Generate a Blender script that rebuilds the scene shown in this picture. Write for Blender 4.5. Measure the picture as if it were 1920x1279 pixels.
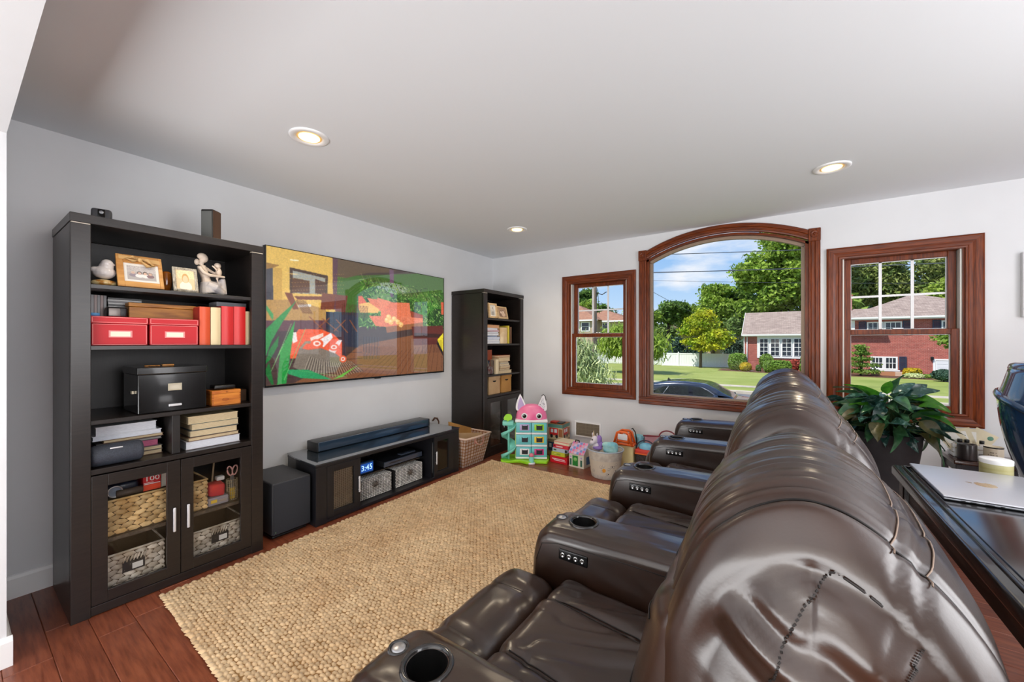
import bpy, math, random
import numpy as np
from mathutils import Vector, Matrix
random.seed(11); rng = np.random.default_rng(11)
for _o in list(bpy.data.objects): bpy.data.objects.remove(_o)
S = bpy.context.scene; COL = S.collection
PI = math.pi

# ---------------------------------------------------------------- camera
cam = bpy.data.cameras.new('camera'); camo = bpy.data.objects.new('camera', cam); COL.objects.link(camo)
cam.sensor_width = 36.0; cam.lens = 36.0*733/1920; cam.shift_y = 2.5/1920
cam.clip_start = .02; cam.clip_end = 400
camo.location = (3.19, 0, 1.288); camo.rotation_euler = (PI/2, 0, math.atan(505/733))
S.camera = camo

# ---------------------------------------------------------------- colour management
S.view_settings.view_transform = 'Standard'; S.view_settings.look = 'None'
S.view_settings.exposure = 0.16; S.view_settings.gamma = 1.0; S.view_settings.use_curve_mapping = False
S.cycles.use_denoising = True; S.cycles.max_bounces = 10; S.cycles.transparent_max_bounces = 24
S.cycles.sample_clamp_indirect = 6.0; S.cycles.caustics_reflective = False; S.cycles.caustics_refractive = False

def lin(c):
    return tuple(((v/255)/12.92 if v/255 <= .04045 else ((v/255+.055)/1.055)**2.4) for v in c)

# ---------------------------------------------------------------- sky
W = bpy.data.worlds.new('sky'); S.world = W; W.use_nodes = True
nt = W.node_tree; nt.nodes.clear()
def nn(t, ty, **k):
    n = t.nodes.new(ty)
    for a, b in k.items(): setattr(n, a, b)
    return n
out = nn(nt, 'ShaderNodeOutputWorld'); bg = nn(nt, 'ShaderNodeBackground'); tc = nn(nt, 'ShaderNodeTexCoord')
sep = nn(nt, 'ShaderNodeSeparateXYZ'); nt.links.new(tc.outputs['Generated'], sep.inputs[0])
rp = nn(nt, 'ShaderNodeValToRGB'); e = rp.color_ramp.elements
e[0].position = 0.0; e[0].color = (*lin((214, 232, 250)), 1)
e[1].position = .6; e[1].color = (*lin((78, 132, 208)), 1)
k = e.new(.10); k.color = (*lin((184, 216, 249)), 1)
k = e.new(.26); k.color = (*lin((124, 180, 240)), 1)
nt.links.new(sep.outputs['Z'], rp.inputs[0])
mp = nn(nt, 'ShaderNodeMapping'); mp.inputs['Scale'].default_value = (3.2, 3.2, 11.0); mp.inputs['Location'].default_value = (.35, .1, .55)
nt.links.new(tc.outputs['Generated'], mp.inputs[0])
no = nn(nt, 'ShaderNodeTexNoise'); no.inputs['Scale'].default_value = 1.5; no.inputs['Detail'].default_value = 7; no.inputs['Roughness'].default_value = .55
nt.links.new(mp.outputs[0], no.inputs['Vector'])
cr = nn(nt, 'ShaderNodeValToRGB'); cr.color_ramp.elements[0].position = .50; cr.color_ramp.elements[1].position = .68
cr.color_ramp.elements[1].color = (.9, .9, .9, 1)
nt.links.new(no.outputs[0], cr.inputs[0])
mx = nn(nt, 'ShaderNodeMix', data_type='RGBA'); nt.links.new(cr.outputs[0], mx.inputs[0])
nt.links.new(rp.outputs[0], mx.inputs[6]); mx.inputs[7].default_value = (*lin((247, 249, 253)), 1)
nt.links.new(mx.outputs[2], bg.inputs[0]); bg.inputs[1].default_value = .92
nt.links.new(bg.outputs[0], out.inputs[0])

# ---------------------------------------------------------------- sun, and added fill lamps out of view behind and beside the camera
def light(name, ty, loc, rot, energy, color=(1, 1, 1), **k):
    l = bpy.data.lights.new(name, ty); l.energy = energy; l.color = color
    for a, b in k.items(): setattr(l, a, b)
    o = bpy.data.objects.new(name, l); o.location = loc; o.rotation_euler = rot; COL.objects.link(o); return o
light('sun', 'SUN', (0, -10, 30), (math.radians(36), 0, math.radians(-33)), 4.4, (1, .95, .86), angle=math.radians(.53))
light('rear_fill', 'AREA', (3.4, -3.0, 1.35), (math.radians(90), 0, 0), 40, (1, .94, .86), shape='RECTANGLE', size=4.6, size_y=1.9)  # added fill lamp behind the camera; no windows are built there
light('upward_fill', 'AREA', (2.6, -2.0, .35), (math.radians(142), 0, 0), 152, (.98, .99, 1), shape='RECTANGLE', size=4.4, size_y=1.6)  # added lamp aimed up and forward to brighten the ceiling
light('side_fill', 'AREA', (6.3, .9, 1.3), (0, math.radians(90), 0), 78, (.98, .98, 1), shape='RECTANGLE', size=2.0, size_y=2.6)  # added lamp out of view on the right, brightens the television wall
light('ceiling_fill', 'AREA', (5.3, 1.3, 1.2), (math.radians(180), 0, 0), 36, (.98, .98, 1), shape='DISK', size=1.4)  # added upward lamp out of view, lifts the ceiling; no floor lamp stands here

# ---------------------------------------------------------------- materials
MC = {}
def mat(name, col, rough=.5, metal=0., spec=.5, coat=0., col2=None, ns=8., stretch=(1, 1, 1), detail=3., lo=.35, hi=.65,
        bump=0., bs=60., bstretch=None, rnd=0., isl=0., emit=0., sheen=0., trans=0., bdist=.01, crough=.05):
    if name in MC: return MC[name]
    m = bpy.data.materials.new(name); m.use_nodes = True; t = m.node_tree; L = t.links
    p = t.nodes['Principled BSDF']
    p.inputs['Roughness'].default_value = rough; p.inputs['Metallic'].default_value = metal
    p.inputs['Specular IOR Level'].default_value = spec
    p.inputs['Coat Weight'].default_value = coat; p.inputs['Coat Roughness'].default_value = crough
    p.inputs['Sheen Weight'].default_value = sheen
    c = lin(col); p.inputs['Base Color'].default_value = (*c, 1)
    src = None; tco = None
    def coord(st):
        nonlocal tco
        if tco is None: tco = nn(t, 'ShaderNodeTexCoord')
        q = nn(t, 'ShaderNodeMapping'); q.inputs['Scale'].default_value = st; L.new(tco.outputs['Object'], q.inputs[0]); return q.outputs[0]
    if col2 is not None:
        n = nn(t, 'ShaderNodeTexNoise'); n.inputs['Scale'].default_value = ns; n.inputs['Detail'].default_value = detail
        L.new(coord(stretch), n.inputs['Vector'])
        r = nn(t, 'ShaderNodeValToRGB'); r.color_ramp.elements[0].position = lo; r.color_ramp.elements[1].position = hi
        r.color_ramp.elements[0].color = (*c, 1); r.color_ramp.elements[1].color = (*lin(col2), 1)
        L.new(n.outputs[0], r.inputs[0]); src = r.outputs[0]
    for amt, node, sock in ((rnd, 'ShaderNodeObjectInfo', 'Random'), (isl, 'ShaderNodeNewGeometry', 'Random Per Island')):
        if amt:
            n = nn(t, node); mr = nn(t, 'ShaderNodeMapRange'); mr.inputs[3].default_value = 1-amt; mr.inputs[4].default_value = 1+amt
            L.new(n.outputs[sock], mr.inputs[0])
            hs = nn(t, 'ShaderNodeHueSaturation')
            if src: L.new(src, hs.inputs['Color'])
            else: hs.inputs['Color'].default_value = (*c, 1)
            L.new(mr.outputs[0], hs.inputs['Value']); src = hs.outputs[0]
    if src: L.new(src, p.inputs['Base Color'])
    if bump:
        n = nn(t, 'ShaderNodeTexNoise'); n.inputs['Scale'].default_value = bs; n.inputs['Detail'].default_value = 3
        L.new(coord(bstretch or (1, 1, 1)), n.inputs['Vector'])
        b = nn(t, 'ShaderNodeBump'); b.inputs['Strength'].default_value = bump; b.inputs['Distance'].default_value = bdist
        L.new(n.outputs[0], b.inputs['Height']); L.new(b.outputs[0], p.inputs['Normal'])
    if emit:
        L.new(src, p.inputs['Emission Color']) if src else setattr(p.inputs['Emission Color'], 'default_value', (*c, 1))
        p.inputs['Emission Strength'].default_value = emit
    if trans:
        tr = nn(t, 'ShaderNodeBsdfTranslucent'); mxs = nn(t, 'ShaderNodeMixShader'); mxs.inputs[0].default_value = trans
        if src: L.new(src, tr.inputs[0])
        else: tr.inputs[0].default_value = (*c, 1)
        L.new(p.outputs[0], mxs.inputs[1]); L.new(tr.outputs[0], mxs.inputs[2])
        L.new(mxs.outputs[0], t.nodes['Material Output'].inputs[0])
    MC[name] = m; return m

def glass_mat(name, tint=(255, 255, 255), refl=1.0):
    if name in MC: return MC[name]
    m = bpy.data.materials.new(name); m.use_nodes = True; t = m.node_tree; t.nodes.clear(); L = t.links
    o = nn(t, 'ShaderNodeOutputMaterial'); tr = nn(t, 'ShaderNodeBsdfTransparent'); gl = nn(t, 'ShaderNodeBsdfGlossy')
    tr.inputs[0].default_value = (*lin(tint), 1); gl.inputs['Roughness'].default_value = .01
    fr = nn(t, 'ShaderNodeFresnel'); fr.inputs[0].default_value = 1.45
    ml = nn(t, 'ShaderNodeMath', operation='MULTIPLY'); ml.inputs[1].default_value = refl; L.new(fr.outputs[0], ml.inputs[0])
    mxs = nn(t, 'ShaderNodeMixShader'); L.new(ml.outputs[0], mxs.inputs[0]); L.new(tr.outputs[0], mxs.inputs[1]); L.new(gl.outputs[0], mxs.inputs[2])
    L.new(mxs.outputs[0], o.inputs[0]); MC[name] = m; return m

def grid_mat(name, kind, c1, c2, c3, scale, w=.5, h=.25, mortar=.015, rough=.8):
    """brick courses / shingle courses on upright or sloped faces"""
    if name in MC: return MC[name]
    m = bpy.data.materials.new(name); m.use_nodes = True; t = m.node_tree; L = t.links; p = t.nodes['Principled BSDF']
    tco = nn(t, 'ShaderNodeTexCoord'); sp = nn(t, 'ShaderNodeSeparateXYZ'); L.new(tco.outputs['Object'], sp.inputs[0])
    ad = nn(t, 'ShaderNodeMath', operation='ADD'); cb = nn(t, 'ShaderNodeCombineXYZ')
    if kind == 'wall':
        L.new(sp.outputs[0], ad.inputs[0]); L.new(sp.outputs[1], ad.inputs[1]); L.new(ad.outputs[0], cb.inputs[0]); L.new(sp.outputs[2], cb.inputs[1])
    else:
        L.new(sp.outputs[0], cb.inputs[0]); L.new(sp.outputs[1], cb.inputs[1])
    b = nn(t, 'ShaderNodeTexBrick'); L.new(cb.outputs[0], b.inputs['Vector'])
    b.inputs['Color1'].default_value = (*lin(c1), 1); b.inputs['Color2'].default_value = (*lin(c2), 1); b.inputs['Mortar'].default_value = (*lin(c3), 1)
    b.inputs['Scale'].default_value = scale; b.inputs['Brick Width'].default_value = w; b.inputs['Row Height'].default_value = h; b.inputs['Mortar Size'].default_value = mortar
    n = nn(t, 'ShaderNodeTexNoise'); n.inputs['Scale'].default_value = 2.2; n.inputs['Detail'].default_value = 6; L.new(cb.outputs[0], n.inputs['Vector'])
    mr = nn(t, 'ShaderNodeMapRange'); mr.inputs[3].default_value = .65; mr.inputs[4].default_value = 1.35; L.new(n.outputs[0], mr.inputs[0])
    hs = nn(t, 'ShaderNodeHueSaturation'); L.new(b.outputs[0], hs.inputs['Color']); L.new(mr.outputs[0], hs.inputs['Value'])
    L.new(hs.outputs[0], p.inputs['Base Color']); p.inputs['Roughness'].default_value = rough
    MC[name] = m; return m

def image_mat(name, arr, rough=.5, emit=0., coat=0.):
    """arr: H x W x 3 picture painted in this script, values 0..255 (flat print or a screen)"""
    h, w = arr.shape[:2]; im = bpy.data.images.new(name, w, h)
    px = np.ones((h, w, 4), np.float32); px[..., :3] = np.clip(arr[::-1]/255., 0, 1)
    im.pixels.foreach_set(px.ravel()); im.update(); im.pack()
    m = bpy.data.materials.new(name); m.use_nodes = True; t = m.node_tree; p = t.nodes['Principled BSDF']
    ti = nn(t, 'ShaderNodeTexImage'); ti.image = im
    t.links.new(ti.outputs[0], p.inputs['Base Color']); p.inputs['Roughness'].default_value = rough; p.inputs['Coat Weight'].default_value = coat
    if emit:
        p.inputs['Base Color'].default_value = (.01, .01, .01, 1); t.links.remove(p.inputs['Base Color'].links[0])
        t.links.new(ti.outputs[0], p.inputs['Emission Color']); p.inputs['Emission Strength'].default_value = emit
    return m

class Paint:
    def __init__(s, w, h, bg): s.w, s.h = w, h; s.a = np.zeros((h, w, 3)); s.a[:] = bg; s.y, s.x = np.mgrid[0:h, 0:w]; s.x = (s.x+.5)/w; s.y = (s.y+.5)/h
    def poly(s, pts, col, noise=0, ns=1):
        x, y = s.x, s.y; ins = np.zeros(x.shape, bool); n = len(pts)
        for i in range(n):
            x0, y0 = pts[i]; x1, y1 = pts[(i+1) % n]
            if y0 == y1: continue
            c = ((y0 > y) != (y1 > y)) & (x < (x1-x0)*(y-y0)/(y1-y0)+x0); ins ^= c
        s.fill(ins, col, noise, ns); return s
    def fill(s, ins, col, noise, ns):
        c = np.array(col, float)
        if noise:
            r = np.random.default_rng(int(sum(col))+ns).normal(0, 1, (s.h//ns+1, s.w//ns+1, 1)).repeat(ns, 0).repeat(ns, 1)[:s.h, :s.w]
            s.a[ins] = np.clip(c*(1+noise*r[ins]), 0, 255)
        else: s.a[ins] = c
    def rect(s, x0, y0, x1, y1, col, noise=0, ns=1): s.fill((s.x >= x0) & (s.x < x1) & (s.y >= y0) & (s.y < y1), col, noise, ns); return s
    def ell(s, cx, cy, rx, ry, col, noise=0, ns=1): s.fill(((s.x-cx)/rx)**2+((s.y-cy)/ry)**2 < 1, col, noise, ns); return s
    def line(s, x0, y0, x1, y1, w, col):
        d = np.hypot(x1-x0, y1-y0)+1e-9; nx, ny = -(y1-y0)/d*w/2, (x1-x0)/d*w/2
        return s.poly([(x0+nx, y0+ny), (x1+nx, y1+ny), (x1-nx, y1-ny), (x0-nx, y0-ny)], col)

# ---------------------------------------------------------------- geometry
def catmull(pts, n, closed=True):
    P = np.array(pts, float); m = len(P); res = []
    segs = m if closed else m-1
    for i in range(segs):
        a, b, c, d = (P[(i-1) % m], P[i], P[(i+1) % m], P[(i+2) % m]) if closed else (P[max(i-1, 0)], P[i], P[i+1], P[min(i+2, m-1)])
        for k in range(n):
            t = k/n; res.append(.5*((2*b)+(c-a)*t+(2*a-5*b+4*c-d)*t*t+(3*b-a-3*c+d)*t**3))
    if not closed: res.append(P[-1])
    return np.array(res)

def vnoise(x, y, seed=0):
    """smooth 2-D value noise in -1..1"""
    r = np.random.default_rng(seed).uniform(-1, 1, (64, 64))
    xi = np.floor(x).astype(int); yi = np.floor(y).astype(int); fx = x-xi; fy = y-yi
    fx = fx*fx*(3-2*fx); fy = fy*fy*(3-2*fy); g = lambda a, b: r[a % 64, b % 64]
    return (g(xi, yi)*(1-fx)+g(xi+1, yi)*fx)*(1-fy)+(g(xi, yi+1)*(1-fx)+g(xi+1, yi+1)*fx)*fy

class G:
    def __init__(s): s.v = []; s.f = []; s.m = []; s.s = []; s.n = 0
    def add(s, V, F, m=0, sm=False):
        b = s.n; s.v.extend(tuple(map(float, p)) for p in V); s.n += len(V)
        for f in F: s.f.append(tuple(i+b for i in f)); s.m.append(m); s.s.append(sm)
        return s
    def box(s, x0, x1, y0, y1, z0, z1, m=0):
        return s.add([(x0, y0, z0), (x1, y0, z0), (x1, y1, z0), (x0, y1, z0), (x0, y0, z1), (x1, y0, z1), (x1, y1, z1), (x0, y1, z1)],
                     [(0, 3, 2, 1), (4, 5, 6, 7), (0, 1, 5, 4), (1, 2, 6, 5), (2, 3, 7, 6), (3, 0, 4, 7)], m)
    def hexa(s, lo, hi, z0, z1, m=0):
        """frustum: lo / hi = (x0,x1,y0,y1) at z0 / z1"""
        a, b, c, d = lo; A, B_, C, D = hi
        return s.add([(a, c, z0), (b, c, z0), (b, d, z0), (a, d, z0), (A, C, z1), (B_, C, z1), (B_, D, z1), (A, D, z1)],
                     [(0, 3, 2, 1), (4, 5, 6, 7), (0, 1, 5, 4), (1, 2, 6, 5), (2, 3, 7, 6), (3, 0, 4, 7)], m)
    def prism(s, poly, d0, d1, ax='y', m=0, sm=False):
        """poly in the plane across axis ax: 'y' -> (x,z), 'x' -> (y,z), 'z' -> (x,y)"""
        n = len(poly); f = {'y': lambda p, d: (p[0], d, p[1]), 'x': lambda p, d: (d, p[0], p[1]), 'z': lambda p, d: (p[0], p[1], d)}[ax]
        V = [f(p, d0) for p in poly]+[f(p, d1) for p in poly]
        s.add(V, [tuple(range(n)), tuple(range(2*n-1, n-1, -1))], m)
        b = s.n-2*n
        for i in range(n):
            j = (i+1) % n; s.f.append((b+i, b+i+n, b+j+n, b+j)); s.m.append(m); s.s.append(sm)
        return s
    def tube(s, pts, r, n=8, m=0, closed=False, cap=True, sm=True):
        P = [Vector(p) for p in pts]; N = len(P); R = r if hasattr(r, '__len__') else [r]*N; V = []
        up = Vector((0, 0, 1))
        for i, p in enumerate(P):
            a = P[i-1] if (i > 0 or closed) else p; b = P[(i+1) % N] if (i < N-1 or closed) else p
            t = (b-a); t = t.normalized() if t.length > 1e-9 else Vector((0, 0, 1))
            u = t.cross(up); 
            if u.length < .05: u = t.cross(Vector((1, 0, 0)))
            u.normalize(); w = u.cross(t)
            for k in range(n):
                an = 2*PI*k/n; V.append(p+R[i]*(math.cos(an)*u+math.sin(an)*w))
        F = []
        for i in range(N if closed else N-1):
            j = (i+1) % N
            for k in range(n):
                l = (k+1) % n; F.append((i*n+k, j*n+k, j*n+l, i*n+l))
        if cap and not closed: F.append(tuple(range(n))); F.append(tuple(range(N*n-1, (N-1)*n-1, -1)))
        return s.add(V, F, m, sm)
    def lathe(s, prof, n=24, c=(0, 0, 0), m=0, sm=True, ax='z', cap=True, sx=1., sy=1.):
        V = []
        for r, z in prof:
            for k in range(n):
                a = 2*PI*k/n; x, y = r*math.cos(a)*sx, r*math.sin(a)*sy
                V.append({'z': (c[0]+x, c[1]+y, c[2]+z), 'x': (c[0]+z, c[1]+x, c[2]+y), 'y': (c[0]+x, c[1]+z, c[2]+y)}[ax])
        F = []; N = len(prof)
        for i in range(N-1):
            for k in range(n):
                l = (k+1) % n; F.append((i*n+k, i*n+l, (i+1)*n+l, (i+1)*n+k))
        if cap:
            F.append(tuple(range(n-1, -1, -1))); F.append(tuple(range((N-1)*n, N*n)))
        return s.add(V, F, m, sm)
    def ell(s, c, r, n=16, m=0, rot=None):
        V = []; F = []; h = n//2
        for i in range(h+1):
            th = PI*i/h
            for k in range(n):
                ph = 2*PI*k/n; V.append(Vector((r[0]*math.sin(th)*math.cos(ph), r[1]*math.sin(th)*math.sin(ph), r[2]*math.cos(th))))
        for i in range(h):
            for k in range(n):
                l = (k+1) % n; F.append((i*n+k, (i+1)*n+k, (i+1)*n+l, i*n+l))
        if rot: V = [rot @ p for p in V]
        return s.add([(p[0]+c[0], p[1]+c[1], p[2]+c[2]) for p in V], F, m, True)
    def rbox(s, x0, x1, y0, y1, z0, z1, r, k=3, mid=1, m=0, warp=None):
        """rounded box; warp(P) may move the points (N x 3 array)"""
        def axis(a, b):
            t = [r*(1-math.cos(PI/2*i/k)) for i in range(k+1)]
            inner = [a+r+(b-a-2*r)*i/mid for i in range(1, mid)] if b-a-2*r > 1e-6 else []
            return [a+q for q in t]+inner+[b-q for q in reversed(t)]
        X, Y, Z = axis(x0, x1), axis(y0, y1), axis(z0, z1); key = {}; V = []; F = []
        lo = np.array((x0+r, y0+r, z0+r)); hi = np.array((x1-r, y1-r, z1-r))
        def vid(p):
            kk = (round(p[0], 6), round(p[1], 6), round(p[2], 6))
            if kk not in key: key[kk] = len(V); V.append(p)
            return key[kk]
        def face(A, Bq, fn, flip):
            for i in range(len(A)-1):
                for j in range(len(Bq)-1):
                    q = [vid(fn(A[i], Bq[j])), vid(fn(A[i+1], Bq[j])), vid(fn(A[i+1], Bq[j+1])), vid(fn(A[i], Bq[j+1]))]
                    F.append(tuple(q if not flip else q[::-1]))
        face(X, Y, lambda a, b: (a, b, z1), False); face(X, Y, lambda a, b: (a, b, z0), True)
        face(X, Z, lambda a, b: (a, y0, b), False); face(X, Z, lambda a, b: (a, y1, b), True)
        face(Y, Z, lambda a, b: (x1, a, b), False); face(Y, Z, lambda a, b: (x0, a, b), True)
        P = np.array(V); inn = np.clip(P, lo, hi); d = P-inn; L = np.linalg.norm(d, axis=1, keepdims=True); L[L == 0] = 1
        P = inn+d/L*r
        if warp is not None: P = warp(P)
        return s.add(P, F, m, True)
    def quad(s, a, b, c, d, m=0): return s.add([a, b, c, d], [(0, 1, 2, 3)], m)
    def xform(s, M):
        s.v = [tuple(M @ Vector(p)) for p in s.v]; return s

def root_loc(p):
    v = Vector((0, 0, 0))
    while p is not None: v += p.location; p = p.parent
    return v

def make(name, g, mats, parent=None, bev=0., bseg=2, local=False, kind=None, uv=False, label=None):
    me = bpy.data.meshes.new(name); off = Vector((0, 0, 0)) if (local or parent is None) else root_loc(parent)
    V = np.array(g.v, float).reshape(-1, 3)-np.array(off)
    me.from_pydata(V.tolist(), [], g.f)
    for m in (mats if isinstance(mats, (list, tuple)) else [mats]): me.materials.append(m)
    me.polygons.foreach_set('material_index', g.m); me.polygons.foreach_set('use_smooth', g.s)
    if uv:
        l = me.uv_layers.new(name='UVMap'); q = [(0, 0), (1, 0), (1, 1), (0, 1)]
        for i in range(len(l.data)): l.data[i].uv = q[i % 4]
    me.update(); o = bpy.data.objects.new(name, me); COL.objects.link(o)
    if parent is not None: o.parent = parent
    if bev:
        b = o.modifiers.new('bevel', 'BEVEL'); b.width = bev; b.segments = bseg; b.limit_method = 'ANGLE'; b.angle_limit = math.radians(40)
    if kind: o['kind'] = kind
    if label: o['label'] = label
    return o

def tag(o, label, cat, group=None):
    o['label'] = label; o['category'] = cat
    if group: o['group'] = group
    return o
def thing(name, label, cat, loc=(0, 0, 0), rz=0., group=None):
    o = bpy.data.objects.new(name, None); o.empty_display_size = .05; COL.objects.link(o); o.location = loc; o.rotation_euler = (0, 0, rz)
    return tag(o, label, cat, group)
def struct(name, g, m, parent=None, bev=0.):
    o = make(name, g, m, parent, bev=bev)
    if parent is None: o['kind'] = 'structure'
    return o
def copy_tree(o, parent=None):
    c = o.copy(); COL.objects.link(c); c.parent = parent
    for ch in list(o.children): copy_tree(ch, c)
    return c
def card(name, a, b, c, d, m, parent=None, local=False, label=None):
    return make(name, G().quad(a, b, c, d), m, parent, uv=True, local=local, label=label)
def text(name, body, size, M, m, parent, off=None, sx=1., ext=.0004, align='CENTER'):
    cu = bpy.data.curves.new(name, 'FONT'); cu.body = body; cu.size = size; cu.align_x = align; cu.align_y = 'CENTER'; cu.extrude = ext; cu.resolution_u = 3
    tmp = bpy.data.objects.new(name, cu); COL.objects.link(tmp)
    me = bpy.data.meshes.new_from_object(tmp.evaluated_get(bpy.context.evaluated_depsgraph_get()))
    bpy.data.objects.remove(tmp); me.materials.clear(); me.materials.append(m)
    me.transform(M @ Matrix.Diagonal((sx, 1, 1, 1)))
    o = bpy.data.objects.new(name, me); COL.objects.link(o); o.parent = parent
    return o
def frame_x(px, py, pz):
    """matrix: text in the plane facing +X, reading along +Y, at the point"""
    return Matrix(((0, 0, 1, px), (1, 0, 0, py), (0, 1, 0, pz), (0, 0, 0, 1)))
def frame_my(px, py, pz):
    """matrix: text in the plane facing -Y, reading along +X"""
    return Matrix(((1, 0, 0, px), (0, 0, -1, py), (0, 1, 0, pz), (0, 0, 0, 1)))

# common materials
WALL = mat('wall_paint', (222, 223, 225), .75, col2=(218, 219, 221), ns=3, bump=.03, bs=300)
CEIL = mat('ceiling_paint', (230, 233, 236), .8)
TRIMW = mat('white_trim', (238, 238, 238), .4)
WOODW = mat('stained_casing', (124, 54, 10), .36, coat=.07, spec=.35, col2=(80, 30, 5), ns=9, stretch=(14, 14, .9), detail=5, crough=.15)
WOODH = mat('stained_casing_across', (124, 54, 10), .36, coat=.07, spec=.35, col2=(80, 30, 5), ns=9, stretch=(.9, 14, 14), detail=5, crough=.15)
ESP = mat('espresso_veneer', (40, 33, 30), .30, col2=(31, 26, 24), ns=10, stretch=(1, 1, 12), spec=.5)
ESPD = mat('espresso_dark', (26, 22, 21), .45, col2=(33, 28, 26), ns=14, stretch=(1, 12, 1))
CHROME = mat('chrome', (205, 205, 205), .16, 1.)
SILVER = mat('brushed_metal', (190, 190, 192), .35, .9)
BLACKP = mat('black_plastic', (18, 18, 19), .35)
GLASS = glass_mat('window_glass', refl=.05)
CABGLASS = glass_mat('cabinet_glass', (252, 252, 252), refl=.6)
WHITEP = mat('white_paper', (232, 230, 224), .7)
CREAM = mat('cream_pages', (214, 196, 160), .8, col2=(196, 174, 136), ns=60, stretch=(1, 1, 14))

# ================================================================ ROOM SHELL
YW = 4.18; XR = 6.4; YB = -3.2; HC = 2.41
FLOORM = mat('floor_substrate', (30, 16, 11), .8)
PLANK = mat('floor_plank', (146, 80, 54), .32, coat=.1, crough=.2, col2=(112, 56, 36), ns=5, stretch=(1.3, 13, 1), detail=6, rnd=.17, bump=.06, bs=30, bstretch=(1, 14, 1))
struct('floor', G().box(-.2, XR+.2, YB-.2, YW+.16, -.25, -.010), FLOORM)
fl = bpy.data.objects['floor']
def plank_mesh(L, w=.1255):
    g = G(); b = .0022
    g.hexa((0, L, 0, w), (0, L, 0, w), -.0095, -b); g.hexa((0, L, 0, w), (b, L-b, b, w-b), -b, 0)
    me = bpy.data.meshes.new('plank'); me.from_pydata(g.v, [], g.f); me.materials.append(PLANK); return me
PL = {}
def put_plank(x, y, L):
    L = round(L, 2)
    if L < .08: return
    if L not in PL: PL[L] = plank_mesh(L-.001)
    o = bpy.data.objects.new('plank', PL[L]); COL.objects.link(o); o.parent = fl; o.location = (x, y, 0)
for r in range(-7, 34):                                   # boards run across the room, one object each
    y = r*.1265; x = 0.0; first = True
    if y+.126 > YW: break
    while x < XR-.05:
        L = random.uniform(.5, 1.1) if first else random.uniform(.95, 1.75)
        L = min(L, XR-x); put_plank(x, y, L); x += round(L, 2); first = False
struct('ceiling', G().box(-.2, XR+.2, YB-.2, YW+.16, HC, HC+.25), CEIL)
struct('wall_left', G().box(-.2, 0, YB, YW+.16, 0, HC), WALL)
struct('wall_right', G().box(XR, XR+.2, YB, YW+.16, 0, HC), WALL)
struct('wall_rear', G().box(-.2, XR+.2, YB-.2, YB, 0, HC), WALL)
# opening the photograph is taken from: short wall and header
struct('wall_stub', G().box(0, .652, -.12, .14, 0, HC), WALL)
struct('wall_header', G().box(.652, XR, -.12, .14, 2.12, HC), WALL)
# window wall: pieces round three openings, the middle one arched
O1 = (1.135, 1.835, .745, 1.985); O3 = (3.588, 4.288, .745, 1.985); O2 = (2.03, 3.38, .72)
arc = []
for i in range(41):
    a = math.acos((2.03-2.711)/1.555)+(math.acos((3.392-2.711)/1.555)-math.acos((2.03-2.711)/1.555))*i/40
    arc.append((2.711+1.555*math.cos(a), .826+1.555*math.sin(a)))
g = G(); T = YW+.16
for x0, x1, z0, z1 in ((-.2, O1[0], 0, HC), (O1[0], O1[1], 0, O1[2]), (O1[0], O1[1], O1[3], HC), (O1[1], O2[0], 0, HC),
                       (O2[0], O2[1], 0, O2[2]), (O2[1], O3[0], 0, HC), (O3[0], O3[1], 0, O3[2]), (O3[0], O3[1], O3[3], HC), (O3[1], XR+.2, 0, HC)):
    g.box(x0, x1, YW, T, z0, z1)
for i in range(40):
    (xa, za), (xb, zb) = arc[i], arc[i+1]
    g.prism([(max(xa, 2.03), za), (min(xb, 3.38), zb), (min(xb, 3.38), HC), (max(xa, 2.03), HC)], YW, T)
struct('wall_front', g, WALL)

BP = [(0, 0), (.015, 0), (.015, .098), (.009, .112), (0, .116)]       # baseboard section
def base_y(name, x, y0, y1, sgn=1):
    struct(name, G().prism([(x+sgn*a, b) for a, b in BP], y0, y1, 'y'), TRIMW)
base_y('baseboard_left', 0, .14, YW)
struct('baseboard_front', G().prism([(YW-a, b) for a, b in BP], 0, XR, 'x'), TRIMW)
struct('baseboard_stub', G().prism([(.652+a, b) for a, b in BP], -.135, .155, 'y').prism([(.14+a, b) for a, b in BP], 0, .652, 'x'), TRIMW)

# ---------------------------------------------------------------- windows
WG = mat('white_vinyl', (235, 236, 238), .35); WLIN = mat('jamb_liner', (214, 212, 206), .4)
def casing(name, x0, x1, z0, z1, w, parent):
    """four mitred boards with a stepped profile round an opening, proud of the wall"""
    prof = [(0, 0), (0, .020), (.012, .026), (w*.45, .024), (w*.62, .018), (w-.018, .018), (w-.012, .024), (w, .022), (w, 0)]
    cx, cz = (x0+x1)/2, (z0+z1)/2
    def bd(P0, P1, inx, inz, m):
        n = len(prof); V = []
        for (px, pz), s in ((P0, 1), (P1, -1)):
            for d, h in prof:
                if inx: V.append((px+inx*d, YW-h, pz+s*d))
                else: V.append((px+s*d, YW-h, pz+inz*d))
        F = [(i, (i+1) % n, n+(i+1) % n, n+i) for i in range(n)]
        make('casing_board', G().add(V, F), m, parent)
    bd((x0, z0), (x0, z1), 1, 0, WOODW); bd((x1, z0), (x1, z1), -1, 0, WOODW)
    bd((x0, z0), (x1, z0), 0, 1, WOODH); bd((x0, z1), (x1, z1), 0, -1, WOODH)

def rect_frame(g, x0, x1, z0, z1, wl, wr, wb, wt, y0, y1, m=0):
    g.box(x0, x0+wl, y0, y1, z0, z1, m); g.box(x1-wr, x1, y0, y1, z0, z1, m)
    g.box(x0+wl, x1-wr, y0, y1, z0, z0+wb, m); g.box(x0+wl, x1-wr, y0, y1, z1-wt, z1, m); return g

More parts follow.
